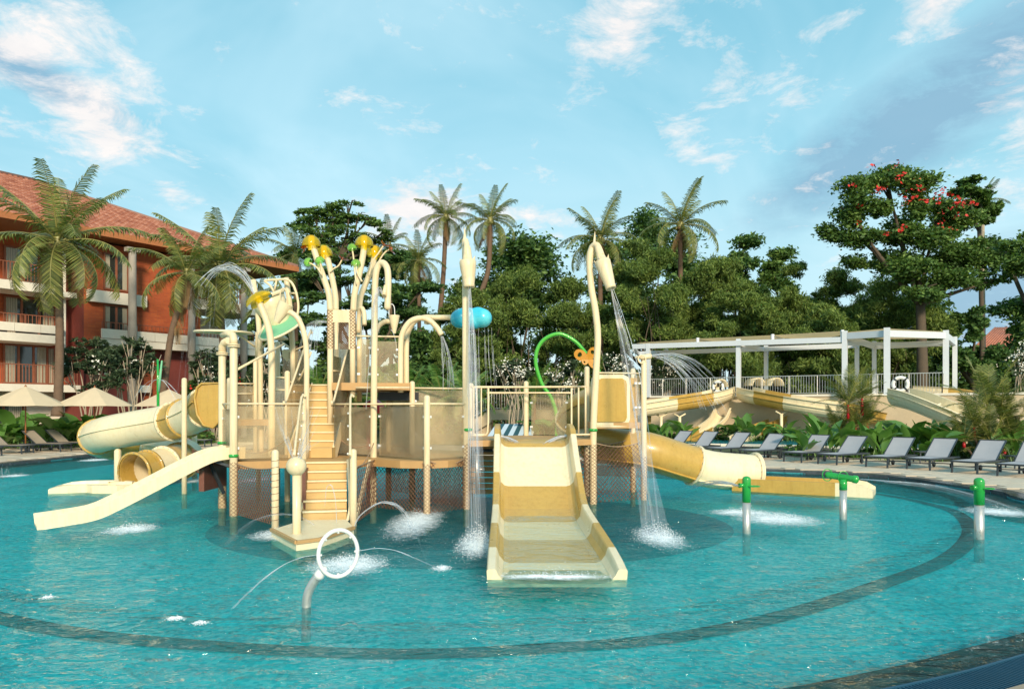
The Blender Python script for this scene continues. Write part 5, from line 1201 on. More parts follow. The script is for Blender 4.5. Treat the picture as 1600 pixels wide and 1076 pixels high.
# slim green double pole far left
gp = thing('green_spray_pole', (X(247, 25), 25, 0), 'slim green double spray pole rising behind the left tube slide', 'water feature')
bar('pole', [(X(247, 25), 25, -.3), W(247, 600, 25), W(246.5, 561, 25)], [.05, .045, .03], gp, 'green', 10); bar('side_pole', [W(247.5, 612, 25), W(250, 590, 25), W(253, 563, 25)], [.045, .04, .025], gp, 'mint', 10)
# ================================================================ FURNITURE
def make_lounger(sling):
    t = thing('sun_lounger', (0, 0, 0), 'lounger', 'sun lounger')      # local x: foot -> head
    b = MB(); L, w_ = 1.95, .72
    for s_ in (-1, 1): b.beam((0, s_ * w_ / 2, .34), (L, s_ * w_ / 2, .34), .045, .05)
    b.beam((0, -w_ / 2, .34), (0, w_ / 2, .34), .045, .05); b.beam((L, -w_ / 2, .34), (L, w_ / 2, .34), .045, .05); b.beam((1.2, -w_ / 2, .34), (1.2, w_ / 2, .34), .03, .03)
    put('frame', b.mesh('frame', M['char']), t)
    for x, s_ in ((.06, -1), (.06, 1), (1.5, -1), (1.5, 1)):
        b = MB(); b.beam((x, s_ * (w_ / 2 - .01), 0), (x + (.02 if x < 1 else 0), s_ * (w_ / 2 - .01), .33), .045, .045, up=Vector((0, 1, 0))); put('leg', b.mesh('leg', M['char']), t)
    for z in (.10,): b = MB(); b.beam((.08, -w_ / 2, .2), (.08, w_ / 2, .2), .025, .025); b.beam((1.5, -w_ / 2, .14), (1.5, w_ / 2, .14), .03, .03); b.beam((.08, 0, .2), (1.5, 0, .14), .025, .025); put('stretcher', b.mesh('stretcher', M['char']), t)
    for s_ in (-1, 1): b = MB(); b.lathe((1.62, s_ * .27, .085), [(.001, -.02), (.085, -.02), (.085, .02), (.001, .02)], 14, axis=(0, 1, 0)); put('wheel', b.mesh('wheel', M['black']), t)
    b = MB(); n = 8; vs = []
    for i in range(n + 1):
        x = .03 + i / n * 1.17
        for j in range(5): vs.append((x, (j / 4 - .5) * (w_ - .05), .365 - .022 * math.sin(math.pi * i / n) * math.sin(math.pi * j / 4)))
    b.add(vs, [(i * 5 + j, (i + 1) * 5 + j, (i + 1) * 5 + j + 1, i * 5 + j + 1) for i in range(n) for j in range(4)], 0, True); put('seat_sling', b.mesh('seat_sling', M[sling]), t)
    b = MB(); a = R(42); px_, pz = 1.2, .37; Lb = .84; vs = []
    for d in (0, -.03):
        for i in range(7):
            for j in range(5):
                q = i / 6 * Lb; sag = .025 * math.sin(math.pi * i / 6) * math.sin(math.pi * j / 4); vs.append((px_ + math.cos(a) * q + math.sin(a) * (sag - d), (j / 4 - .5) * w_, pz + math.sin(a) * q - math.cos(a) * (sag - d)))
    f1 = [(i * 5 + j, (i + 1) * 5 + j, (i + 1) * 5 + j + 1, i * 5 + j + 1) for i in range(6) for j in range(4)]; b.add(vs, f1 + [tuple(35 + k for k in f[::-1]) for f in f1], 0, True); put('backrest_sling', b.mesh('backrest_sling', M[sling]), t)
    b = MB()
    for s_ in (-1, 1): b.beam((px_, s_ * w_ / 2, pz - .01), (px_ + math.cos(a) * Lb, s_ * w_ / 2, pz + math.sin(a) * Lb), .03, .03)
    b.beam((px_ + math.cos(a) * Lb, -w_ / 2, pz + math.sin(a) * Lb), (px_ + math.cos(a) * Lb, w_ / 2, pz + math.sin(a) * Lb), .03, .03); b.beam((px_ + .45, 0, .34), (px_ + .4, 0, pz + .32), .03, .03)
    put('backrest_frame', b.mesh('backrest_frame', M['char']), t)
    return t
DZ = .102
# right side: photo columns/rows of the two front feet
rl = [((1014, 708), (1040, 709.5), 'grey lounger furthest left of the right row, half hidden behind the tube slide'),
      ((1056, 710), (1088, 711.5), 'grey lounger second from the left in the right row, partly behind the tan tube'),
      ((1102, 713), (1135, 715.5), 'grey lounger just above the cream exit of the right tube slide'),
      ((1153.5, 717), (1189, 720), 'grey lounger right of the tube slide exit, beside a low side table'),
      ((1223, 721), (1262.5, 723.5), 'grey lounger beneath the end of the second terrace slide'),
      ((1276, 724.5), (1317, 727), 'grey lounger in front of the tall red stemmed palm'),
      ((1351.5, 729), (1393, 731.5), 'grey lounger in front of the broad leaved plants between the two red stemmed palms'),
      ((1415, 732.5), (1457.5, 736), 'grey lounger directly behind the green barrel spray, left of the bushy red stemmed palm'),
      ((1485, 738), (1530.5, 742), 'grey lounger in front of the bushy red stemmed palm'),
      ((1556.5, 743.5), (1606, 748), 'grey lounger cut by the right edge of the photo')]
proto = None
for (ax_, ay_), (bx_, by_), lb in rl:
    p, q = G(ax_, ay_, DZ), G(bx_, by_, DZ); hd = R(34); m_ = p + Vector((math.sin(hd), -math.cos(hd), 0)) * .36
    if proto is None: o = proto = make_lounger('sling')
    else: o = copy_tree(proto)
    o.location = (m_.x, m_.y, DZ); o.rotation_euler = (0, 0, hd + rnd.uniform(-.04, .04)); o['label'] = lb; o['group'] = 'grey sun loungers on the right deck'
ll = [((8, 711), (-20, 714), 'taupe lounger cut by the left edge, nearest the pool'), ((61, 707), (29, 709.6), 'taupe lounger under the leftmost umbrella'), ((120, 704), (89.6, 706.4), 'taupe lounger between the two left umbrellas'),
      ((150, 701.5), (124, 703.5), 'taupe lounger half hidden behind the left bend of the tube slide'), ((338, 697), (316, 698.5), 'pale lounger seen between the tube slide and the left post')]
proto = None
for (ax_, ay_), (bx_, by_), lb in ll:
    p, q = G(ax_, ay_, DZ), G(bx_, by_, DZ); m_ = (p + q) / 2; hd = math.atan2(.10, -.99)
    if proto is None: o = proto = make_lounger('sling_warm')
    else: o = copy_tree(proto)
    o.location = (m_.x, m_.y, DZ); o.rotation_euler = (0, 0, hd + rnd.uniform(-.05, .05)); o['label'] = lb; o['group'] = 'taupe sun loungers on the left deck'
def side_table(px, py, lb):
    p = G(px, py, DZ); t = thing('side_table', tuple(p), lb, 'side table', 'low charcoal side tables')
    for dx, dy in ((-.2, -.2), (.2, -.2), (.2, .2), (-.2, .2)):
        b = MB(); b.beam((dx * 1.1, dy * 1.1, 0), (dx * .95, dy * .95, .36), .035, .035, up=Vector((0, 1, 0))); put('leg', b.mesh('leg', M['char']), t)
    b = MB(); b.box((0, 0, .38), (.52, .52, .04)); put('tabletop', b.mesh('tabletop', M['char']), t)
    b = MB(); b.box((0, 0, .2), (.4, .4, .02)); put('shelf', b.mesh('shelf', M['char']), t)
for px_, py_, lb in ((1210, 714, 'small charcoal side table left of the lounger under the second terrace slide'), (1283, 716, 'small charcoal side table left of the lounger by the tall red palm'), (1442, 722, 'small charcoal side table between the two loungers behind the green barrel spray'), (1589, 731, 'small charcoal side table at the right edge, beside the last loungers'), (48, 700, 'small charcoal side table between the left loungers')): side_table(px_, py_, lb)
# umbrellas
proto = None
for px_, Y, pole_b, lb in ((40, 32.5, 690, 'cream market umbrella furthest left with orange wooden pole'), (148, 34.0, 690, 'cream market umbrella in the middle, its right tip over the plants'), (264, 37.5, 680, 'cream market umbrella right of the others, its lower part behind the tube slide')):
    if proto is None:
        t = thing('garden_umbrella', (0, 0, 0), lb, 'umbrella', 'cream market umbrellas'); b = MB(); b.tube([(0, 0, 0), (0, 0, 2.92)], .03, 10); put('pole', b.mesh('pole', M['wood']), t)
        n = 8; Rr = 1.72; b = MB(); vs = [(0, 0, 2.92)]; m_ = 5
        for i in range(1, m_ + 1):
            f = i / m_
            for k in range(n * 2):
                a = k * math.tau / (n * 2); rr_ = Rr * f * (1 if k % 2 == 0 else .955); vs.append((rr_ * math.cos(a), rr_ * math.sin(a), 2.92 - .86 * f ** 1.06 - (.02 if k % 2 else 0) * f))
        N = n * 2; fs = [(0, 1 + k, 1 + (k + 1) % N) for k in range(N)]
        for i in range(m_ - 1): fs += [(1 + i * N + k, 1 + (i + 1) * N + k, 1 + (i + 1) * N + (k + 1) % N, 1 + i * N + (k + 1) % N) for k in range(N)]
        b.add(vs, fs); put('canopy', b.mesh('canopy', M['canvas']), t)
        b = MB(); b.lathe((0, 0, 2.90), [(.05, 0), (.05, .03), (.02, .07), (.001, .10)], 10); put('finial', b.mesh('finial', M['wood']), t)
        for k in range(8):
            a = k * math.tau / 8; b = MB(); b.beam((0, 0, 2.86), (Rr * .97 * math.cos(a), Rr * .97 * math.sin(a), 2.05), .015, .02); b.beam((0, 0, 2.2), (Rr * .5 * math.cos(a), Rr * .5 * math.sin(a), 2.43), .012, .016); put('rib', b.mesh('rib', M['wood']), t)
        b = MB(); b.lathe((0, 0, 0), [(.001, 0), (.3, 0), (.3, .06), (.05, .09), (.04, .3), (.001, .3)], 16); put('base', b.mesh('base', M['char']), t)
        proto = t; o = t
    else: o = copy_tree(proto)
    o.location = (PX(px_, Y), Y, .06); o['label'] = lb

# ================================================================ VEGETATION
rng = np.random.RandomState(11)
def leaves_mesh(name, cen, nrm_bias, size, m, aspect=.5, droop=0.0, quad_bend=.25, szvar=.35):
    "cen: (n,3) leaf centres; each leaf is a bent diamond of two triangles pairs"
    n = len(cen); d = rng.normal(size=(n, 3)); d[:, 2] = d[:, 2] * .5 - droop; d /= np.linalg.norm(d, axis=1)[:, None]
    up = rng.normal(size=(n, 3)) * .8 + np.array(nrm_bias); s = np.cross(d, up); s /= (np.linalg.norm(s, axis=1)[:, None] + 1e-6); nn = np.cross(s, d)
    L = size * (1 + rng.uniform(-szvar, szvar, n))[:, None]; wv = L * aspect
    v = np.empty((n, 4, 3)); v[:, 0] = cen - d * L * .5; v[:, 1] = cen + s * wv * .5 - nn * L * quad_bend * .3; v[:, 2] = cen + d * L * .5; v[:, 3] = cen - s * wv * .5 - nn * L * quad_bend * .3
    return raw_mesh(name, v.reshape(-1, 3), n, 4, m)
def raw_mesh(name, verts, nf, k, m):
    me = bpy.data.meshes.new(name); me.vertices.add(len(verts)); me.vertices.foreach_set('co', np.asarray(verts, dtype=np.float32).ravel())
    me.loops.add(nf * k); me.loops.foreach_set('vertex_index', np.arange(nf * k, dtype=np.int32)); me.polygons.add(nf)
    me.polygons.foreach_set('loop_start', np.arange(nf, dtype=np.int32) * k); me.materials.append(m); me.update(calc_edges=True); return me
def jitter_blobs(blobs):
    "every big blob is broken into a few smaller, uneven ones so that outlines come out ragged"
    out = []
    for b in blobs:
        for k in range(4):
            a = rng.uniform(0, 6.28); q = rng.uniform(.2, .8); s = rng.uniform(.35, .68); z = rng.uniform(-.6, .75)
            out.append((b[0] + math.cos(a) * q * b[3], b[1] + math.sin(a) * q * b[4], b[2] + z * b[5], b[3] * s * 1.15, b[4] * s * 1.15, b[5] * s))
    return out
def cloud_points(blobs, n, clump=26, sig=.16, shell=.55, flat=.6):
    blobs = jitter_blobs(blobs)
    "leaf centres in uneven clumps near the surface of ellipsoids (x,y,z,rx,ry,rz)"
    wts = np.array([b[3] * b[5] for b in blobs]); wts = wts / wts.sum(); out = []
    for b, w_ in zip(blobs, wts):
        k = max(20, int(n * w_)); nc = max(5, int(clump * (b[3] ** 1.2)))
        dd = rng.normal(size=(nc, 3)); dd /= np.linalg.norm(dd, axis=1)[:, None]; rr = (shell + (1 - shell) * rng.rand(nc))[:, None] * np.where(rng.rand(nc) < .25, .55, 1.0)[:, None]
        cc = dd * rr; idx = rng.randint(0, nc, k); off = rng.normal(size=(k, 3)) * sig; off[:, 2] *= flat
        p = (cc[idx] + off) * np.array([b[3], b[4], b[5]]) + np.array(b[:3]); out.append(p)
    return np.vstack(out)
def tree(name, label, cat, px, Y, blobs_px, n, size, m, aspect=.5, droop=0., clump=26, sig=.16, trunk=True, group=None, depth=.8, limbs=6, trunk_r=.35, bark='bark', gz=.05, flat=.6, bias=(0, 0, .9), shell=.5, tsway=0):
    "blobs_px: (px, py, rx_px, ry_px[, dY])"
    base = Vector((PX(px, Y), Y, gz)); t = thing(name, tuple(base), label, cat, group); bl_ = []
    for q in blobs_px:
        Yq = Y + (q[4] if len(q) > 4 else rnd.uniform(-1.5, 1.5)); p = W(q[0], q[1], Yq) - base; s = Yq / FPX; bl_.append((p.x, p.y, p.z, q[2] * s, q[2] * s * depth, q[3] * s))
    me = leaves_mesh('crown', cloud_points(bl_, n, clump, sig, shell, flat), bias, size, M[m], aspect, droop); put('crown', me, t)
    if trunk:
        b = MB(); top = Vector((sum(q[0] for q in bl_) / len(bl_), sum(q[1] for q in bl_) / len(bl_), 0)); zmin = min(q[2] - q[5] * .5 for q in bl_); fork = Vector((top.x * .5 + tsway, top.y * .5, max(zmin, 1.2)))
        b.tube(smooth([(0, 0, -.2), fork * .5 + Vector((.1, 0, 0)), fork], 4), [trunk_r * (1.15 - .05 * k) for k in range(9)], 9)
        for q in sorted(bl_, key=lambda q: -q[3])[:limbs]:
            c = Vector(q[:3]); mid = fork.lerp(c, .5) + Vector((rnd.uniform(-.4, .4), 0, -.1 * q[5])); pts = smooth([fork - Vector((0, 0, .3)), mid, c], 4); b.tube(pts, [trunk_r * (.6 - .5 * k / (len(pts) - 1)) for k in range(len(pts))], 6)
            for j in range(3):
                e = c + Vector((rnd.uniform(-.7, .7) * q[3], rnd.uniform(-.5, .5) * q[4], rnd.uniform(-.1, .7) * q[5])); b.tube([mid.lerp(c, .6), (c + e) / 2 + Vector((0, 0, .1)), e], [trunk_r * .22, trunk_r * .14, .02], 5)
        put('trunk', b.mesh('trunk', M[bark]), t)
    return t
def auto_blobs(x0, x1, ytop, ybot, k, seed, rsc=1.0, dy=3.0):
    r_ = random.Random(seed); out = []; W_, H_ = x1 - x0, ybot - ytop
    for i in range(k):
        a = r_.uniform(-1, 1); hmax = math.sqrt(max(0, 1 - (abs(a) ** 2.4) * .75)); py = ybot - (ybot - ytop) * hmax * (1 - r_.random() ** 1.15 * .97); px = (x0 + x1) / 2 + a * W_ * .42
        rr = r_.uniform(.14, .24) * min(W_, H_ * 1.3) * rsc; out.append((px, max(py + rr * .6, ytop + rr * .7), rr, rr * r_.uniform(.6, .85), r_.uniform(-dy, dy)))
    return out
# far dark trees
TL = [('broad_tree', 'dense dark tree with rounded top behind the middle pair of tall coconut palms', 790, 70, auto_blobs(690, 905, 362, 590, 26, 3), 15000, .55, 'leaf_dark'),
      ('broad_tree', 'dark tree left of the middle, below the short coconut palm behind the cloud', 640, 72, auto_blobs(585, 710, 385, 590, 18, 4), 9000, .5, 'leaf_dark'),
      ('broad_tree', 'dark spreading tree behind the two right coconut palms', 1000, 72, auto_blobs(905, 1100, 330, 560, 24, 5), 14000, .5, 'leaf_dark'),
      ('broad_tree', 'dark branching tree just right of the right-hand coconut palm', 1150, 70, auto_blobs(1085, 1200, 360, 560, 18, 6), 9000, .5, 'leaf_dark'),
      ('broad_tree', 'dark tree whose flat top shows above the bamboo at the gap in the skyline', 1225, 70, auto_blobs(1170, 1262, 390, 560, 14, 7), 8000, .45, 'leaf_mid'),
      ('broad_tree', 'small dark tree behind the roof end and tipping bucket', 455, 66, auto_blobs(418, 500, 372, 600, 14, 8), 7000, .45, 'leaf_dark'),
      ('broad_tree', 'very dark low tree behind the pavilion right end', 1525, 58, auto_blobs(1478, 1572, 468, 600, 14, 9), 8000, .45, 'leaf_dark'),
      ('broad_tree', 'dark tree cut by the right edge with outspread top', 1600, 62, auto_blobs(1548, 1680, 335, 470, 16, 10), 9000, .45, 'leaf_dark'),
      ('broad_tree', 'low green tree beneath the distant red roof', 1600, 60, auto_blobs(1540, 1690, 540, 640, 14, 12), 8000, .4, 'leaf_mid'),
      ('broad_tree', 'hazy small tree between building end and water toys', 405, 75, auto_blobs(372, 445, 478, 600, 10, 13), 5000, .4, 'leaf_mid')]
for nm, lb, px_, Y_, bb, n, sz, m_ in TL: tree(nm, lb, 'tree', px_, Y_, bb, int(n * 2.2), sz * .82, m_, .5, 0, 40, .30, trunk_r=.3, flat=1.0)
# layered rain tree
layers = [(a_, b_, c_, d_ * 1.7) for a_, b_, c_, d_ in [(520, 322, 26, 5), (545, 318, 22, 4), (490, 335, 26, 5), (470, 332, 18, 4), (560, 335, 24, 5), (575, 345, 20, 4), (525, 345, 40, 7), (495, 360, 36, 7), (550, 365, 36, 7), (470, 350, 20, 5), (530, 385, 44, 9), (500, 400, 40, 9), (560, 400, 34, 9), (590, 380, 20, 6), (605, 362, 14, 5)]]
tree('rain_tree', 'feathery layered tree with flat spreading branches above the mushroom stems', 'tree', 525, 58, layers, 9500, .34, 'leaf_mid', .4, 0, 26, .22, limbs=15, trunk_r=.28, flat=.6, depth=.9)
low = [(x, y, 34, 8) for x, y in ((490, 430), (540, 440), (590, 425), (500, 465), (560, 475), (610, 460), (480, 500), (530, 505), (590, 510), (640, 490), (500, 540), (560, 545), (620, 540), (660, 450), (650, 520), (610, 400), (600, 580), (540, 580), (480, 580), (650, 575))]
tree('layered_tree', 'dark tree of stacked drooping branches behind the net tower', 'tree', 575, 56, low, 26000, .36, 'leaf_dark', .35, .2, 24, .26, limbs=10, trunk_r=.28, flat=.9)
# bamboo and willow-like masses
BM = [(720, 52, 672, 775, 440, 620, 21, 'tall olive bamboo clump behind the blue cloud'), (805, 54, 745, 870, 405, 620, 22, 'broad olive bamboo clump right of the leaning palm stem'), (890, 52, 838, 960, 425, 620, 23, 'olive bamboo clump behind the green pipe arch'),
      (1010, 51, 945, 1075, 372, 600, 24, 'tall bright bamboo clump left of the right-hand coconut palm'), (1115, 54, 1060, 1180, 395, 600, 25, 'olive bamboo clump right of the right-hand coconut palm'), (1160, 50, 1095, 1225, 440, 600, 26, 'lower bamboo clump in front, over the middle of the pergola'),
      (1240, 53, 1180, 1300, 402, 600, 27, 'rounded bamboo clump at the left side of the skyline gap'), (1310, 56, 1250, 1370, 420, 600, 28, 'thin feathery bamboo clump in the skyline gap'), (1400, 52, 1330, 1490, 425, 600, 29, 'dark bamboo clump beneath the red flowering tree'), (1290, 49, 1235, 1350, 475, 600, 30, 'low olive bamboo clump over the left beam of the pavilion')]
for px_, Y_, x0, x1, y0, y1, sd_, lb in BM:
    bb = auto_blobs(x0, x1, y0, y1, 38, sd_, .75); Y_ += 6; t = tree('bamboo_clump', lb, 'bamboo', px_, Y_, bb, 56000, .34, 'leaf_olive', .22, .9, 40, .33, trunk=False, group='bamboo clumps behind the pergola', flat=1.3, bias=(0, 0, .4))
    for k in range(9):
        xx = rnd.uniform(-2, 2); h = (HY - y0) * Y_ / FPX * rnd.uniform(.6, .95); b = MB(); dx = rnd.uniform(-1.6, 1.6); b.tube(smooth([(xx, 0, 0), (xx + dx * .2, rnd.uniform(-1, 1), h * .6), (xx + dx, rnd.uniform(-1, 1), h)], 4), [.06, .06, .055, .05, .045, .04, .03, .02, .01], 5); put('culm', b.mesh('culm', M['bark']), t)
# red flowering tree
fb = [(1345, 300, 34, 22), (1385, 282, 38, 22), (1425, 290, 34, 22), (1330, 335, 34, 20), (1310, 365, 24, 14), (1370, 330, 26, 14), (1440, 325, 34, 22), (1350, 375, 34, 16), (1400, 365, 38, 22), (1470, 335, 34, 20), (1450, 370, 40, 24), (1500, 350, 30, 20), (1390, 410, 36, 20), (1430, 420, 40, 24), (1480, 410, 40, 24), (1340, 410, 26, 14), (1520, 395, 36, 22), (1560, 400, 36, 18), (1500, 440, 40, 20), (1550, 440, 34, 16), (1595, 420, 34, 16), (1440, 455, 40, 20)]
ft_ = tree('flowering_tree', 'large spreading tree with scarlet flowers rising above the pavilion', 'tree', 1440, 54, fb, 52000, .30, 'leaf_mid', .5, 0, 40, .30, flat=1.1, limbs=14, trunk_r=.4, depth=.8)
def blossoms(parent, pts_px, Y, n, sz, m, name='blossom', spread=6):
    base = wloc(parent); c = []
    for i in range(n):
        q = rnd.choice(pts_px); p = W(q[0] + rnd.gauss(0, spread), q[1] + rnd.gauss(0, spread * .7), Y + rnd.uniform(-2.6, -.6)) - base
        for j in range(rnd.randint(4, 9)): c.append(p + Vector((rnd.gauss(0, .14), rnd.gauss(0, .1), rnd.gauss(0, .09))))
    put(name, leaves_mesh(name, np.array([tuple(x) for x in c]), (0, -1, .4), sz, M[m], .8), parent)
blossoms(ft_, [(1365, 256), (1400, 255), (1345, 290), (1425, 300), (1430, 285), (1370, 300), (1440, 305), (1455, 310), (1420, 308), (1475, 300), (1480, 325), (1500, 315), (1515, 318), (1505, 335), (1470, 340), (1475, 355), (1395, 275), (1345, 318), (1405, 360), (1325, 345), (1490, 330), (1440, 280)], 54, 60, .22, 'red_petal', 'red_blossoms', 7)
tree('round_tree', 'small round topped tree on a thin bare trunk right of the scarlet flowering tree', 'tree', 1535, 60, [(1515, 290, 26, 14), (1500, 300, 20, 12), (1530, 305, 28, 18), (1545, 325, 20, 14), (1520, 330, 24, 16), (1540, 345, 16, 10)], 8000, .38, 'leaf_mid', .5, 0, 26, .2, limbs=4, trunk_r=.2)
# ---- palms
def frond_mesh(L, droop, seed, nl=40, wl=.55, dry=False, stiff=False):
    r_ = random.Random(seed); pts = []; n = 14
    a = R(62 if not dry else 10); p = Vector((0, 0, 0)); ax = a
    for k in range(n + 1):
        pts.append(p.copy()); ang = a - droop * (k / n) ** 1.25; p = p + Vector((math.cos(ang), 0, math.sin(ang))) * L / n
    b = MB(); b.tube(pts, [max(.035 * (1 - k / n), .006) * (L / 2.6) for k in range(n + 1)], 5, cap=False, mi=1); fr_ = frames(pts)
    for i in range(nl):
        f = .14 + .86 * i / (nl - 1); q = f * n; k = min(int(q), n - 1); c = pts[k].lerp(pts[k + 1], q - k); t, x, u = fr_[k]; ll_ = wl * math.sin(math.pi * (.12 + .80 * f)) ** .6 * r_.uniform(.85, 1.1)
        for s_ in (1, -1):
            d = (x * s_ * .95 + t * (.45 + .6 * f) + u * r_.uniform(-.2, .15)).normalized(); g_ = Vector((0, 0, -1)); w_ = .019 * (L / 2.6)
            e1 = c + d * ll_ * .5 + g_ * ll_ * (.05 if stiff else .2); e2 = c + d * ll_ * .8 + g_ * ll_ * (.12 if stiff else .50 + r_.uniform(-.25, .15)); n_ = t
            b.add([c - n_ * w_, c + n_ * w_, e1 + n_ * w_ * 1.1, e1 - n_ * w_ * 1.1, e2], [(0, 1, 2, 3), (3, 2, 4)], 0)
    return b
FRM = {}
def frond_var(kind):
    if kind not in FRM:
        L, droops, wl, m_ = {'coco': (2.7, (.55, .95, 1.35, 1.75, 2.1), .68, 'leaf_palm'), 'dry': (1.6, (.3, .6), .4, 'dry'), 'lip': (1.3, (.25, .6, .95), .42, 'leaf_palm'), 'low': (2.0, (.6, 1.1, 1.6), .55, 'leaf_broad')}[kind]
        FRM[kind] = [frond_mesh(L, d, 5 + i, wl=wl, dry=kind == 'dry', stiff=kind == 'lip').mesh('frond', [M[m_], M['leafstalk']]) for i, d in enumerate(droops)]
    return FRM[kind]
M['leafstalk'] = mat('yellow_green_stalk', (0.26, 0.24, 0.07), 0.5)
def palm(name, label, pts_px, Y, n, sc, kind='coco', tr=.16, group='coconut palms', cat='palm tree', bare=True, elev=(-25, 80), ringed=True, nuts=True, seed=0, bark='trunk'):
    r_ = random.Random(seed * 7 + 3); P = [W(a, c, Y + (q[2] if len(q) > 2 else 0)) for q in pts_px for a, c in [(q[0], q[1])]]; base = P[0].copy(); t = thing(name, tuple(base), label, cat, group)
    Q = smooth([p - base for p in P], 8); b = MB(); m_ = len(Q); fine = []; rad = []
    for k in range(m_ - 1):
        for j in range(3): f = (k + j / 3) / (m_ - 1); fine.append(Q[k].lerp(Q[k + 1], j / 3)); rad.append(tr * (1.25 - .45 * f ** .5) * (1 + (.05 if ringed else 0) * ((k * 3 + j) % 2)) + (tr * .3 if f < .04 else 0))
    fine.append(Q[-1]); rad.append(tr * .75); b.tube(fine, rad, 12); put('trunk', b.mesh('trunk', M[bark]), t)
    top = Q[-1]; b = MB(); b.lathe(top + Vector((0, 0, -.1 * sc)), [(tr * .8, -.1), (tr * 1.3, .12 * sc), (tr * .9, .4 * sc), (.03, .75 * sc)], 10); put('crown_shaft', b.mesh('crown_shaft', M['leafstalk']), t)
    V = frond_var(kind); nv = len(V)
    for k in range(n):
        f = k / n; el = elev[1] - (elev[1] - elev[0]) * f ** .8; az = k * 2.39996 + r_.uniform(-.3, .3); vi = min(nv - 1, int(f * nv)); o = put('frond', V[vi], t)
        # vary pitch about the frond's own base angle (about 62 degrees)
        o.location = top + Vector((0, 0, .12 * sc)); o.rotation_mode = 'XYZ'; o.rotation_euler = (r_.uniform(-.12, .12), -R(el - 62), az); s = sc * r_.uniform(.86, 1.1); o.scale = (s, s, s)
    if kind == 'coco':
        D_ = frond_var('dry')
        for k in range(4):
            o = put('dead_frond', D_[k % 2], t); o.location = top; s = sc * r_.uniform(.8, 1.1); o.scale = (s, s, s); o.rotation_euler = (r_.uniform(-.3, .3), R(r_.uniform(62, 88)), r_.uniform(0, 6.28))
    if nuts:
        for k in range(6):
            a = k * math.tau / 6; b = MB(); b.ball(top + Vector((math.cos(a) * .22 * sc, math.sin(a) * .22 * sc, -.05 * sc)), .10 * sc, 8); put('coconut', b.mesh('coconut', M['leafstalk'] if k % 2 else M['dry']), t)
    return t
palm('coconut_palm', 'large coconut palm in front of the hotel balconies, furthest left', [(90, 650), (93, 560), (93, 480), (91, 385)], 36, 24, 1.55, tr=.19, seed=1)
palm('coconut_palm', 'large coconut palm in front of the hotel roof end, above the water toys', [(350, 640), (349, 560), (346, 500), (343, 425)], 43, 24, 1.6, tr=.20, seed=2)
pd = palm('leaning_palm', 'leaning palm with ragged dead leaves hanging round its upper trunk', [(248, 650), (258, 590), (268, 520), (285, 462), (292, 432)], 40, 17, 1.15, tr=.17, seed=3, group='coconut palms')
V = frond_var('dry')
for k in range(26):
    o = put('dead_frond', V[k % 2], pd); f = rnd.uniform(.62, .98); o.location = Vector(((W(250 + 42 * f, 0, 40) - W(248, 0, 40)).x, rnd.uniform(-.2, .2), (650 - (650 - 432) * f - 650) * -40 / FPX)); s = rnd.uniform(.35, .75); o.scale = (s, s, s); o.rotation_euler = (rnd.uniform(-.3, .3), R(rnd.uniform(55, 100)), rnd.uniform(0, 6.28))
palm('coconut_palm', 'tall straight coconut palm just left of the tallest spray post', [(670, 640), (682, 540), (692, 440), (697, 342)], 62, 20, 1.18, tr=.22, seed=4)
palm('coconut_palm', 'tall coconut palm with curved trunk just right of the tallest spray post', [(742, 520), (748, 470), (763, 420), (766, 348)], 60, 20, 1.2, tr=.22, seed=5)
palm('coconut_palm', 'shorter coconut palm with thin trunk, left of the straight tall palm', [(655, 640), (655, 520), (654, 410)], 60, 18, 1.1, tr=.17, seed=6)
palm('coconut_palm', 'coconut palm crown behind the curved spray post', [(940, 640), (938, 500), (938, 378)], 60, 22, 1.42, tr=.22, seed=7)
palm('coconut_palm', 'coconut palm standing highest above the bamboo in the right half', [(1062, 640), (1063, 480), (1063, 356)], 60, 20, 1.42, tr=.22, seed=8)
palm('coconut_palm', 'distant coconut palm behind the orange flowers', [(612, 640), (610, 480), (608, 385)], 66, 15, 1.05, tr=.17, seed=9)
palm('coconut_palm', 'distant coconut palm right of the hotel roof tip', [(462, 640), (462, 480), (462, 400)], 62, 16, 1.25, tr=.2, seed=10)
palm('coconut_palm', 'distant coconut palm half hidden behind the tipping bucket frame', [(405, 640), (402, 520), (400, 470)], 60, 14, 1.1, tr=.17, seed=11)
palm('coconut_palm', 'thin distant palm right of the scarlet flowering tree', [(1537, 640), (1536, 480), (1535, 318)], 70, 12, .9, tr=.2, seed=12, bark='pale_bark')
for k, (px_, Y_, sc, lb) in enumerate(((640, 46, 1.25, 'low bushy palm behind the left end of the stair landing'), (690, 47, 1.35, 'low bushy palm beneath the blue cloud'), (725, 45, 1.1, 'low bushy palm just left of the stair parapet'), (835, 46, 1.1, 'spiky low palm between the white flowering shrubs'), (600, 48, 1.2, 'low bushy palm behind the upper deck panels'), (500, 46, 1.3, 'low bushy palm behind the upper stairs'), (555, 47, 1.2, 'low bushy palm behind the central tower foot'))):
    palm('shrub_palm', lb, [(px_, 668), (px_, 625)], Y_, 18, sc, 'low', tr=.12, group='low palms behind the play structure', cat='palm', nuts=False, elev=(-5, 82), seed=20 + k)
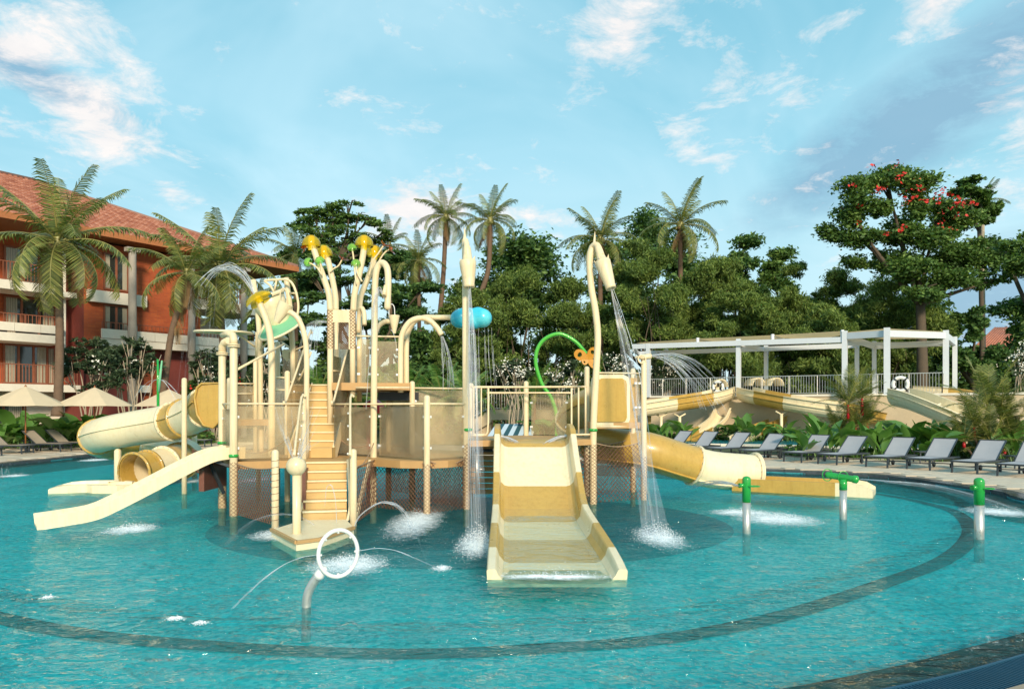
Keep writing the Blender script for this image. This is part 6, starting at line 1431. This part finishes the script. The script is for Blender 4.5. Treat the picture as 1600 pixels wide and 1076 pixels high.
# red stemmed palms on the right
def sealing_palm(px, Y, py_base, stems, label, seed):
    r_ = random.Random(seed); base = W(px, py_base, Y); base.z = .05; t = thing('red_stem_palm', tuple(base), label, 'palm', 'red stemmed palms behind the right loungers'); V = frond_var('lip')
    for (dx, top_py, sc) in stems:
        tp = W(px + dx, top_py, Y + r_.uniform(-.4, .4)) - base; b = MB(); x0 = tp.x * .4; b.tube([(x0, 0, 0), (x0 * .5 + tp.x * .5, tp.y * .5, tp.z * .5), (tp.x, tp.y, tp.z * .72)], [.05, .045, .05], 8); put('stem', b.mesh('stem', M['bark']), t)
        b = MB(); b.tube([(tp.x, tp.y, tp.z * .70), (tp.x, tp.y, tp.z * .88), (tp.x, tp.y, tp.z)], [.06, .065, .03], 8); put('red_sheath', b.mesh('red_sheath', M['sheath']), t)
        for k in range(11):
            o = put('frond', V[min(2, k // 4)], t); o.location = (tp.x, tp.y, tp.z); el = 84 - 6.5 * k; o.rotation_euler = (0, -R(el - 62), k * 2.4 + r_.random()); s = sc * r_.uniform(.85, 1.1); o.scale = (s, s, s)
    return t
sealing_palm(1325, 31, 712, [(0, 632, 1.25), (22, 622, 1.0), (-18, 672, .95), (12, 668, 1.0), (30, 660, 1.0), (-6, 690, .9), (20, 692, .9)], 'tall red stemmed palm clump behind the sixth right lounger', 1)
sealing_palm(1540, 28, 735, [(4, 640, 1.55), (-18, 668, 1.2), (24, 655, 1.3), (40, 680, 1.1), (-34, 690, 1.0), (8, 690, 1.2), (-8, 705, 1.0), (30, 705, 1.0)], 'bushy red stemmed palm clump near the right edge of the photo', 2)
# broad leaved plants
def blade_mesh(L, wd, seed, droop=.9, base_el=75, notch=True, n=9):
    r_ = random.Random(seed); pts = []; p = Vector((0, 0, 0)); vs = []; fs = []
    for k in range(n + 1):
        f = k / n; ang = R(base_el) - droop * f ** 1.5; pts.append(p.copy()); p = p + Vector((math.cos(ang), 0, math.sin(ang))) * L / n
    fr_ = frames(pts)
    for k in range(n + 1):
        f = k / n; t, x, u = fr_[k]; w_ = .012 if f < .35 else wd * math.sin(math.pi * min(1, (f - .35) / .65 * .93 + .05)) ** .75
        vs += [pts[k] - x * w_ + u * w_ * .35, pts[k], pts[k] + x * w_ + u * w_ * .35]
    for k in range(n): fs += [(3 * k, 3 * k + 3, 3 * k + 4, 3 * k + 1), (3 * k + 1, 3 * k + 4, 3 * k + 5, 3 * k + 2)]
    b = MB(); b.add(vs, fs, 0, True); return b
BL = [blade_mesh(1.1, .14, 1).mesh('leaf', M['leaf_broad']), blade_mesh(1.3, .20, 2, 1.2, 70).mesh('leaf', M['leaf_broad']), blade_mesh(.9, .10, 3, .5, 82).mesh('leaf', M['leaf_broad']), blade_mesh(1.3, .26, 4, 1.35, 68).mesh('leaf', M['leaf_broad'])]
def leafy(px, py, Y, n, sc, label, kinds=(0, 1, 2), group='broad leaved plants in the beds', seed=0, z=.05):
    r_ = random.Random(seed); x = PX(px, Y); t = thing('leafy_plant', (x, Y, z), label, 'plant', group)
    for k in range(n):
        o = put('leaf', BL[r_.choice(kinds)], t); o.location = (r_.gauss(0, .22 * sc), r_.gauss(0, .2 * sc), 0); o.rotation_euler = (r_.uniform(-.25, .25), r_.uniform(-.25, .35), r_.uniform(0, 6.28)); s = sc * r_.uniform(.7, 1.15); o.scale = (s, s, s)
places_r = [(1262, 'beside the tall red palm, left side'), (1290, 'just left of the tall red palm'), (1352, 'just right of the tall red palm'), (1378, 'with narrow upright leaves over the seventh lounger'), (1400, 'behind the left half of the eighth lounger'), (1428, 'in front of the slide support post'), (1452, 'with the largest round leaves, over the eighth lounger'), (1480, 'left of the bushy red palm'), (1505, 'under the bushy red palm, left side'), (1575, 'right of the bushy red palm'), (1600, 'at the right edge of the photo')]
for i, (px_, lb) in enumerate(places_r):
    leafy(px_, 0, 27.5 + (i % 3) * 1.3, 13, 1.1 + .25 * (i % 2), 'broad leaved green plant ' + lb, (0, 1, 3) if i in (1, 4, 6, 5) else (0, 1, 2), seed=i)
for i, (px_, lb) in enumerate(((1275, 'left of the tall red palm'), (1345, 'between the tall red palm and the round leaves'), (1390, 'behind the seventh and eighth loungers'), (1440, 'before the slide support'), (1492, 'beside the bushy red palm on the left'), (1560, 'beside the bushy red palm on the right'), (1590, 'near the right edge'))):
    leafy(px_, 0, 29.5, 16, 1.55, 'tall upright narrow leaved plant ' + lb, (2, 2, 0), group='upright plants behind the right loungers', seed=90 + i)
places_l = [(5, 35, 'at the left edge behind the first lounger'), (30, 36, 'behind the leftmost umbrella pole'), (62, 36, 'between the leftmost umbrella pole and the big palm'), (98, 35.5, 'right of the big palm trunk'), (120, 36.5, 'behind the third left lounger'), (150, 37, 'behind the middle umbrella pole'), (172, 37, 'right of the middle umbrella pole'), (192, 38, 'above the long cream tube section'), (225, 40, 'behind the bend of the tube slide, under the right umbrella')]
for i, (px_, Y_, lb) in enumerate(places_l): leafy(px_, 0, Y_, 18, 1.7 if i % 2 else 1.4, 'dark green banana-like plant ' + lb, (0, 1, 3), seed=30 + i)
for i, (px_, Y_, s_, lb) in enumerate(((1065, 43, 1.3, 'beside the first terrace slide exit'), (1160, 44, 1.6, 'tall, between the second and third terrace slide exits'), (1172, 42, 1.3, 'low, left of the second covered terrace slide'), (1235, 42, 1.2, 'in the shade under the second covered terrace slide'), (905, 38, 1.8, 'seen between the fence rails right of the green pipe'), (880, 40, 1.4, 'at the foot of the green pipe'), (800, 44, 1.0, 'under the stair landing'), (1030, 42, 1.2, 'under the first covered terrace slide'), (1200, 44, 1.2, 'in the dark bed behind the slide exits'), (855, 41, 1.5, 'left of the green pipe foot'))): leafy(px_, 0, Y_, 15, s_, 'green leafy plant ' + lb, (0, 1, 2, 3), seed=60 + i)
# flowering shrubs (white blossoms) with pale forked branches
def frangipani(px, py, rx, ry, Y, n, lb, white=30, seed=0, base_py=660):
    r_ = random.Random(seed); base = Vector((PX(px, Y), Y, .05)); t = thing('frangipani_shrub', tuple(base), lb, 'shrub', 'frangipani shrubs'); s = Y / FPX; bb = []
    for k in range(12):
        a = r_.uniform(0, 6.28); q = r_.random() ** .5 * .75; bb.append((px + math.cos(a) * q * rx, py + math.sin(a) * q * ry, rx * .3, ry * .34))
    bl_ = []
    for q in bb:
        p = W(q[0], q[1], Y + r_.uniform(-.8, .8)) - base; bl_.append((p.x, p.y, p.z, q[2] * s, q[2] * s, q[3] * s))
    put('crown', leaves_mesh('crown', cloud_points(bl_, n, 30, .2), (0, 0, 1), .24, M['leaf_frangi'], .33), t)
    b = MB()
    for q in bl_:
        c = Vector(q[:3]); st = Vector((r_.uniform(-.2, .2), 0, 0)); m1 = st.lerp(c, .45) + Vector((r_.uniform(-.5, .5), 0, r_.uniform(-.2, .3))); b.tube(smooth([st, m1, c], 3), [.05, .045, .04, .035, .03, .025, .02], 5)
        for j in range(3): b.tube([m1.lerp(c, .6), c + Vector((r_.uniform(-.4, .4), r_.uniform(-.3, .3), r_.uniform(-.1, .5)))], [.022, .015], 4)
    put('branch_work', b.mesh('branch_work', M['pale_bark']), t)
    if white: blossoms(t, [(q[0], q[1] - q[3] * .5) for q in bb], Y + .6, white, .10, 'petal', 'white_blossoms', rx * .16)
    return t
frangipani(140, 570, 62, 52, 38, 6500, 'grey green shrub with pale forked stems in front of the dark red wall, left', 5, 1); frangipani(205, 575, 50, 50, 39, 5000, 'grey green shrub around the grey column left of the leaning palm', 4, 2)
frangipani(335, 580, 42, 40, 41, 4000, 'bare stemmed shrub with few leaves left of the elbow post', 3, 3); frangipani(415, 590, 45, 40, 42, 4500, 'sparse shrub seen between the posts under the mint canopies', 8, 4)
frangipani(800, 588, 36, 26, 44, 5000, 'white flowering shrub left of the green pipe arch', 40, 5); frangipani(885, 590, 36, 28, 45, 4500, 'white flowering shrub right of the green pipe arch', 34, 6)
frangipani(960, 575, 24, 30, 46, 3500, 'white flowering shrub left of the cannon post', 22, 7); frangipani(1035, 578, 34, 38, 52, 4500, 'white flowering shrub behind the left end of the terrace railing', 34, 8); frangipani(1605, 570, 26, 46, 42, 4500, 'white flowering shrub at the right edge', 30, 9)
# red flowering hedge on the left and planting bed soil
hd_ = tree('red_hedge', 'hedge with red blossoms between the hotel and the left posts', 'hedge', 345, 46, [(320, 600, 24, 22), (345, 590, 24, 26), (375, 600, 26, 24), (300, 610, 18, 18), (400, 610, 22, 20)], 7000, .2, 'leaf_mid', .5, 0, 30, .25, trunk=False)
blossoms(hd_, [(325, 600), (335, 590), (350, 605), (360, 590), (315, 612), (375, 605), (330, 615)], 45, 60, .14, 'red_petal', 'red_blossoms', 9)
# ground cover and hedges behind
def massed(name, x0, x1, Y, z1, n, sz, m, seed):
    rr = np.random.RandomState(seed); c = np.empty((n, 3)); c[:, 0] = rr.uniform(PX(x0, Y), PX(x1, Y), n); c[:, 1] = Y + rr.uniform(-1.2, 1.2, n); bump = .6 + .4 * np.sin(c[:, 0] * 1.3 + seed) * np.sin(c[:, 0] * .47 + 2); c[:, 2] = rr.rand(n) ** .7 * z1 * bump
    me = leaves_mesh(name, c, (0, -.4, .8), sz, M[m], .5, .1); o = put(name, me); o['kind'] = 'stuff'; return o
massed('hedge_foliage', 380, 730, 58, 8.5, 24000, .42, 'leaf_dark', 1); massed('hedge_foliage', 1000, 1650, 66, 12.0, 52000, .5, 'leaf_dark', 2); massed('hedge_foliage', 660, 1040, 62, 10.0, 32000, .45, 'leaf_dark', 3); massed('ground_cover', 1020, 1300, 45.0, .9, 5000, .22, 'leaf_dark', 4)
massed('ground_cover', -40, 330, 40, 1.0, 6000, .24, 'leaf_mid', 5); massed('ground_cover', 1235, 1640, 30.5, .55, 3600, .2, 'leaf_mid', 6)
# ================================================================ TERRACE SLIDES (right background)
def chan(name, pts, wd, h, cols, label, loc, supports=(), closed_top=False, th=.05, n=4, tub=0.0):
    t = thing('terrace_slide', loc, label, 'water slide', 'slides coming down from the pergola terrace'); P = smooth([W(*q) for q in pts], n); frr = frames(P); L = len(P)
    prof = [];  na = 11
    for k in range(na): a = math.pi * (1 + k / (na - 1)); prof.append((math.cos(a) * wd, math.sin(a) * wd + h * 0))
    outer = [(x * 1.06, y * 1.06) for x, y in prof]; full = [(-wd - .12, h + .02)] + [(-wd * 1.06, h)] + outer[1:-1] + [(wd * 1.06, h), (wd + .12, h + .02), (wd, h + .03)] + prof[::-1][1:-1] + [(-wd, h + .03)]
    m = len(cols)
    for i in range(m):
        a, c = round(i * (L - 1) / m), round((i + 1) * (L - 1) / m); b = MB(); b.sweep(full, P[a:c + 1], frr[a:c + 1]); put_ = b.build('slide_section', M[cols[i]], t)
        b = MB(); b.sweep([(-wd * 1.07, -.015), (-wd * 1.2, -.015), (-wd * 1.2, .015), (-wd * 1.07, .015)], P[a:c + 1], frr[a:c + 1]); b.sweep([(wd * 1.07, -.015), (wd * 1.2, -.015), (wd * 1.2, .015), (wd * 1.07, .015)], P[a:c + 1], frr[a:c + 1]); b.build('seam_flange', M[cols[i]], put_)
    for px_, Y_, py in supports:
        b = MB(); z = PZ(py, Y_); b.tube([(PX(px_, Y_), Y_, 0), (PX(px_, Y_), Y_, z)], .09, 12); b.tube([(PX(px_, Y_) - .35, Y_, z + .15), (PX(px_, Y_), Y_, z - .05), (PX(px_, Y_) + .35, Y_, z + .15)], .05, 8); b.build('support', M['cream'], t)
    return t
chan('a', [(1136, 612, 46.8), (1118, 618, 45.8), (1092, 623, 45.2), (1060, 628, 44.8), (1030, 633, 44.5), (1000, 638, 44.4), (972, 645, 45), (972, 656, 46), (1015, 662, 46)], .52, .30, ['cream', 'tan', 'cream', 'cream', 'tan'], 'cream and tan trough slide curving left from the terrace beside the first lifebuoy', tuple(W(1100, 660, 45)), [(1033, 44.6, 650), (1062, 44.8, 650)])
chan('b', [(1163, 613, 46.2), (1180, 617, 45), (1210, 623, 44), (1250, 630, 43), (1290, 636, 42.4), (1330, 642, 42), (1372, 650, 42.5)], .54, .32, ['cream', 'tan', 'cream', 'cream', 'tan'], 'cream and tan trough slide running right from the terrace behind the tall red palm', tuple(W(1250, 660, 43)), [(1221, 43.6, 646), (1266, 42.7, 653)])
chan('c', [(1130, 642, 46.5), (1122, 657, 45.5), (1102, 672, 44), (1070, 687, 42)], .42, .20, ['cream', 'cream', 'tan'], 'short cream slide end curving down into the splash pool on the left', tuple(W(1090, 690, 44)))
chan('d', [(1232, 652, 45.5), (1205, 662, 45), (1178, 673, 43.8), (1152, 687, 42)], .42, .22, ['tan', 'tan', 'cream'], 'short tan and cream slide end curving down into the splash pool on the right', tuple(W(1180, 690, 44)))
chan('e', [(1404, 614, 39.5), (1430, 620, 38.4), (1462, 632, 37.2), (1500, 648, 36.3), (1540, 668, 35.6), (1580, 688, 35), (1640, 716, 35)], .7, .24, ['cream', 'cream', 'cream', 'cream'], 'wide cream slide starting at the pavilion and running down to the right edge', tuple(W(1500, 680, 36.5)), [(1459, 37, 635)])
chan('f', [(1432, 612, 43), (1475, 614, 42), (1520, 620, 41), (1560, 634, 40), (1600, 654, 39.5), (1660, 676, 39)], .7, .3, ['cream', 'tan', 'cream', 'tan'], 'tan and cream slide behind, passing the top of the bushy red palm', tuple(W(1540, 680, 41)), [(1500, 41.5, 622)])
for px_, py_, Y_, lb in ((1186, 596, 46.3, 'curved cream slide entrance hood just right of the first lifebuoy'), (1215, 596, 45.8, 'curved cream slide entrance hood, right one of the pair'), (1128, 598, 47.0, 'curved cream slide entrance lip left of the first lifebuoy')):
    p = W(px_, py_, Y_); b = MB(); n = 12; vs = []
    for k in range(n + 1):
        a = math.pi * k / n
        for s_ in (0, 1): vs += [(p.x + math.cos(a) * .42 - s_ * .25, p.y + s_ * .9, p.z - .25 + math.sin(a) * .5), (p.x + math.cos(a) * .36 - s_ * .25, p.y + s_ * .9, p.z - .25 + math.sin(a) * .44)]
    fs = []
    for k in range(n): a = 4 * k; fs += [(a, a + 4, a + 6, a + 2), (a + 1, a + 3, a + 7, a + 5), (a, a + 1, a + 5, a + 4), (a + 2, a + 6, a + 7, a + 3)]
    b.add(vs, fs, 0, True); o = b.build('slide_hood', M['cream']); tag(o, lb, 'slide hood')

# ================================================================ WATER JETS AND SPLASHES
def jet(name, label, strands, spread=.03, n=8, r=.006, m='water_jet', seed=0, fall=False, end_spread=None):
    "each strand: list of points; n thinner threads wander round it"
    r_ = random.Random(seed); b = MB(); es = end_spread if end_spread is not None else spread * 4
    for P in strands:
        P = smooth(P, 5); L = len(P)
        for k in range(n):
            off = Vector((r_.gauss(0, 1), r_.gauss(0, 1), r_.gauss(0, .6))); f0, f1 = (0, 1) if k % 3 == 0 else sorted((r_.random() * .6, .4 + r_.random() * .6)); a, c = int(f0 * (L - 1)), max(int(f1 * (L - 1)), int(f0 * (L - 1)) + 2)
            q = [P[i] + off * (spread + (es - spread) * i / (L - 1)) for i in range(a, min(c, L - 1) + 1)]
            if len(q) < 2: continue
            rr = [r * r_.uniform(.5, 1.2) * (1 - .4 * i / len(q)) for i in range(len(q))]; b.tube(q, rr, 4, cap=False)
    o = b.build(name, M[m]); return tag(o, label, 'water', None, 'stuff')
def arc(a, c, h, n=8):
    a, c = Vector(a), Vector(c); return [a.lerp(c, k / n) + Vector((0, 0, 4 * h * (k / n) * (1 - k / n))) for k in range(n + 1)]
def sheet(name, label, P, w0, w1, m='mist'):
    P = smooth(P, 6); b = MB(); L = len(P)
    for d in (0.0, 1.3):
        vs = []
        for i, p in enumerate(P):
            w_ = w0 + (w1 - w0) * i / (L - 1); x = Vector((math.cos(d), math.sin(d), 0)); vs += [p - x * w_, p + x * w_]
        b.add(vs, [(2 * i, 2 * i + 2, 2 * i + 3, 2 * i + 1) for i in range(L - 1)], 0, True)
    o = b.build(name, M[m]); return tag(o, label, 'water', None, 'stuff')
def splash(px, py, rx, ry, n, label, seed=0, h=.18):
    r_ = random.Random(seed); c = G(px, py, 0); s = c.y / FPX; wx = rx * s; wy = ry * c.y * c.y / (2 * FPX)
    t = thing('splash', (c.x, c.y, 0), label, 'splash')
    # foam sheet: concentric rings, UV x = 1 in the middle, 0 outside
    me = bpy.data.meshes.new('foam'); vs = [(0, 0, .02)]; uv = [1.0]; K, N = 5, 22; fs = []
    for k in range(1, K + 1):
        for j in range(N):
            a = j * math.tau / N; f = k / K; vs.append((math.cos(a) * wx * 1.25 * f, math.sin(a) * wy * 1.25 * f, .012 + .03 * (1 - f) * r_.random())); uv.append(1 - f)
    fs += [(0, 1 + j, 1 + (j + 1) % N) for j in range(N)]
    for k in range(K - 1): fs += [(1 + k * N + j, 1 + (k + 1) * N + j, 1 + (k + 1) * N + (j + 1) % N, 1 + k * N + (j + 1) % N) for j in range(N)]
    me.from_pydata(vs, [], fs); ul = me.uv_layers.new(name='UVMap')
    for l in me.loops: ul.data[l.index].uv = (uv[l.vertex_index], 0)
    me.materials.append(M['foam']); me.update(); put('foam', me, t, kind='stuff')
    b = MB()
    for k in range(int(n * 1.8)):
        x, y = r_.gauss(0, .42) * wx, r_.gauss(0, .42) * wy; q = max(0, 1 - math.hypot(x / wx, y / wy)); z = abs(r_.gauss(0, .5)) * h * q + .01; rr = r_.uniform(.0014, .0042) * (1 + q * .6); u = Vector((r_.gauss(0, 1), r_.gauss(0, 1), r_.gauss(0, 1) + 1)).normalized() * rr * r_.uniform(1, 2.4)
        p = Vector((x, y, z)); e = u.cross(Vector((1, .3, 0))).normalized() * rr; f = u.cross(e).normalized() * rr; b.add([p - u, p + e, p + f, p - e, p - f, p + u], [(0, 2, 1), (0, 3, 2), (0, 4, 3), (0, 1, 4), (5, 1, 2), (5, 2, 3), (5, 3, 4), (5, 4, 1)], 0, True)
    put('spray_drops', b.mesh('spray_drops', M['foam_drop']), t, kind='stuff')
Yg = 14.4
jet('water_stream', 'twin streams falling from the tallest rocket nozzle', [[W(732, 449, Yg), W(735, 520, Yg), W(737, 620, Yg - .4), W(738, 740, Yg - 1.2), G(742, 850)], [W(735, 449, Yg), W(741, 540, Yg - .1), W(746, 680, Yg - .6), G(752, 848)], [W(733, 449, Yg), W(732, 620, Yg - .4), G(733, 852)]], .010, 7, .0045, seed=1, end_spread=.035)
sheet('water_veil', 'thin veil of spray under the tallest rocket nozzle', [W(734, 460, Yg), W(741, 600, Yg - .4), G(744, 846)], .03, .17)
splash(745, 852, 38, 24, 1100, 'white splash at the foot of the tallest spray post, left of the wide slide', 1, .32)
Yg = 15.1
jet('water_stream', 'two slanting streams shot from the rocket nozzle on the curved post', [[W(957, 452, Yg), W(972, 500, Yg - .1), W(990, 570, Yg - .3), W(1003, 660, Yg - 1.0), G(1018, 842)], [W(955, 452, Yg), W(962, 490, Yg), W(974, 540, Yg - .1), W(985, 600, Yg - .3), W(1000, 700, Yg - 1), G(1022, 838)]], .008, 7, .0048, seed=2, end_spread=.05)
sheet('water_veil', 'thin veil of spray between the streams of the curved post', [W(956, 455, Yg), W(975, 540, Yg - .2), W(997, 680, Yg - 1), G(1026, 838)], .02, .22)
splash(1030, 841, 44, 20, 1000, 'white splash right of the wide slide', 2, .3)
jet('water_stream', 'fanning stream arcing right from the cannon on the short right post', [[W(1018, 556, 16.2), W(1040, 557, 16.1), W(1065, 568, 16), W(1090, 592, 15.8), W(1120, 640, 15.4)], [W(1018, 557, 16.2), W(1038, 560, 16.1), W(1060, 575, 16), W(1083, 603, 15.8), W(1098, 640, 15.5)], [W(1018, 555, 16.2), W(1045, 554, 16.1), W(1078, 566, 16), W(1110, 596, 15.8)]], .01, 12, .0055, seed=3, end_spread=.10)
jet('water_stream', 'double arc of water thrown left over the mint canopies', [[W(399, 461, 15.2), W(378, 432, 15.2), W(352, 420, 15.2), W(330, 426, 15.2), W(312, 445, 15.2)], [W(397, 458, 15.3), W(385, 432, 15.3), W(368, 417, 15.3), W(350, 414, 15.3), W(325, 432, 15.3)]], .008, 12, .0075, seed=4, end_spread=.07)
jet('water_stream', 'faint falling rain from the arc of water at the left', [[W(x, 440 + 3 * i, 15.3), W(x - 10, 520, 15.3), W(x - 22, 640, 15.2)] for i, x in enumerate((320, 328, 336, 300))], .03, 3, .0028, 'mist', seed=5, end_spread=.12)
jet('water_veil', 'umbrella of falling water threads left of the net tower', [[W(518, 505 + a % 3, 16.5), W(505 - a, 502, 16.4), W(497 - a * 1.7, 512, 16.4), W(491 - a * 1.9, 545, 16.4), W(489 - a * 2, 590, 16.4)] for a in range(0, 14, 2)], .01, 4, .0035, seed=6, end_spread=.05)
for k, (ax_, ay_, ex_, Yc_) in enumerate(((688, 524, 690, 16.0), (690, 524, 697, 16.0), (692, 523, 708, 16.0))): pass
jet('water_stream', 'four thin streams dropping from the end of the drooping arch pipe', [[W(689 + k, 525, 16), W(691 + 3 * k, 545, 16), W(693 + 4.6 * k, 575, 16), W(693 + 5.6 * k, 610, 16)] for k in range(4)], .004, 5, .005, seed=7, end_spread=.02)
jet('water_stream', 'thin drips falling from the underside of the blue cloud', [[W(x, 512, 16.1), W(x + 1, 560, 16.1), W(x + 2 + .2 * (x - 745), 620, 16.1)] for x in (742, 748, 758, 762, 768)], .006, 3, .004, seed=8, end_spread=.02)
jet('water_stream', 'two streams curling out of the hooked post nozzle and falling past it', [[W(600, 462, 15), W(594, 449, 15), W(588, 455, 14.9), W(584, 480, 14.9), W(578, 560, 14.9), W(573, 640, 14.9)], [W(598, 462, 15), W(592, 452, 15), W(590, 470, 14.9), W(588, 520, 14.9)]], .004, 6, .006, seed=9, end_spread=.02)
jet('water_stream', 'stream pouring from the small cone cup', [[W(611, 514, 16.7), W(616, 522, 16.7), W(620, 540, 16.7), W(623, 575, 16.7)], [W(568, 510, 16.4), W(567, 540, 16.4), W(566, 600, 16.4)]], .005, 5, .006, seed=10, end_spread=.02)
jet('water_stream', 'two plumes spraying up out of the round ball post', [[W(458, 716, 11.1), W(453, 700, 11.1), W(445, 672, 11.1), W(437, 640, 11.1)], [W(466, 715, 11.1), W(471, 698, 11.1), W(481, 668, 11.1), W(491, 640, 11.1)], [W(469, 716, 11.1), W(476, 700, 11.1), W(482, 690, 11.1)]], .004, 14, .003, 'water_jet', seed=11, end_spread=.06)
Yr = 7.5
jet('water_stream', 'low arcs thrown sideways by the white ring', [[W(560, 860, Yr), W(590, 856, Yr), W(620, 860, Yr), W(650, 872, Yr + .1), G(692, 890)], [W(497, 866, Yr), W(470, 871, Yr), W(440, 884, Yr), W(405, 910, Yr - .1), W(365, 950, Yr - .3)]], .003, 5, .0035, seed=12, end_spread=.012)
jet('water_stream', 'thin arc of water right of the stairs', [[W(552, 826, 12.4), W(562, 806, 12.4), W(585, 789, 12.4), W(603, 785, 12.4), W(624, 792, 12.3), W(641, 815, 12.2), W(660, 860, 11.5), W(668, 880, 10.5)]], .004, 8, .005, seed=13, end_spread=.025)
jet('water_stream', 'thin arc of water left of the stairs', [[W(500, 826, 12), W(470, 808, 12), W(437, 803, 12), W(400, 812, 11.8), W(372, 832, 11.5), W(345, 862, 10.5)]], .004, 7, .004, 'mist', seed=14, end_spread=.03)
jet('water_stream', 'small fountain loop rising in front of the steps', [[W(526, 826, 12.2), W(525, 790, 12.2), W(520, 762, 12.2), W(514, 757, 12.2), W(510, 765, 12.2), W(508, 790, 12.2)]], .003, 5, .0035, seed=15, end_spread=.01)
jet('water_stream', 'long flat jet from the green barrel nozzle to the right edge', [[W(1344, 748, 13.3), W(1390, 752, 13.1), W(1450, 758, 13), W(1510, 772, 12.8), W(1570, 792, 12.6), W(1640, 815, 12.4)]], .006, 16, .005, 'mist', seed=16, end_spread=.06)
jet('water_stream', 'flat jet sprayed left by the first green topped post', [[W(1157, 759, 11.8), W(1130, 754, 12.3), W(1105, 755, 13), W(1080, 762, 14)]], .006, 20, .0045, seed=17, end_spread=.07)
jet('water_stream', 'two jets shooting inward at the top of the wide slide', [[W(780, 683, 14.9), W(790, 683, 14.9), W(803, 689, 14.8), W(815, 697, 14.7)], [W(884, 682, 14.9), W(872, 683, 14.9), W(858, 690, 14.8), W(846, 697, 14.7)]], .012, 22, .008, seed=18, end_spread=.035)
jet('water_stream', 'fine threads falling from the slim green pole', [[W(247, 592, 25), W(247 + s * 14, 596, 25), W(247 + s * 30, 612, 25), W(247 + s * 40, 630, 25)] for s in (-1, -.7, .7, 1)], .01, 3, .006, 'water_jet', seed=19, end_spread=.03)
jet('water_stream', 'threads of water falling past the left edge of the pool', [[W(2, 730, 21), W(3, 750, 21), G(4, 742)], [W(9, 728, 21), W(11, 745, 21)]], .01, 3, .004, seed=20)
SPL = [(1215, 812, 78, 13, 900, 'long white streak of splash between the first post and the tube trough'), (1160, 802, 60, 7, 400, 'thin white streak of splash left of the first green post'), (1560, 801, 55, 9, 500, 'white streak of splash behind the far right green post'), (545, 884, 75, 20, 900, 'speckled splash behind the white ring'), (690, 889, 18, 6, 150, 'small splash where the right ring arc lands'),
       (650, 815, 50, 30, 500, 'fine droplets falling right of the stairs'), (205, 828, 45, 10, 500, 'foam along the lower end of the straight slide'), (440, 836, 55, 12, 350, 'foam round the stair landing'), (400, 750, 26, 6, 300, 'foam glimpsed beneath the main deck'), (150, 719, 26, 3, 120, 'thin foam line near the left deck edge'), (75, 935, 13, 3, 60, 'small ripple splash in the open water, lower left'), (275, 968, 18, 4, 90, 'small splash left of the pair in the open water'), (313, 975, 14, 4, 80, 'small splash right of the pair in the open water'), (865, 903, 115, 6, 260, 'thin wash along the end of the wide slide'), (20, 744, 26, 3, 120, 'foam line at the left edge of the pool'), (290, 752, 40, 5, 160, 'ripples beside the lower tube trough')]
for i, (px_, py_, rx_, ry_, n_, lb) in enumerate(SPL): splash(px_, py_, rx_, ry_, n_, lb, 30 + i, .14 if rx_ > 24 else .03)
# sheet of water sliding down and pooling on the wide slide
b = MB(); yy = [12.78, 12.4, 12.0, 11.5, 11.0, 10.4, 9.7, 9.1, 8.75]; vs = []
zz = {12.78: .145, 12.4: .10, 12.0: .075, 11.5: .07, 11.0: .065, 10.4: .06, 9.7: .05, 9.1: .03, 8.75: .01}
for y in yy:
    for j in range(9): vs.append((XS + (15 - y) * .013 + (j / 8 - .5) * 1.30, y, zz[y] + .006))
b.add(vs, [(i * 9 + j, i * 9 + j + 1, (i + 1) * 9 + j + 1, (i + 1) * 9 + j) for i in range(len(yy) - 1) for j in range(8)], 0, True); b.build('water_film', M['film'], ps)
sp2 = splash(832, 692, 1, 1, 1, 'x', 0) if False else None
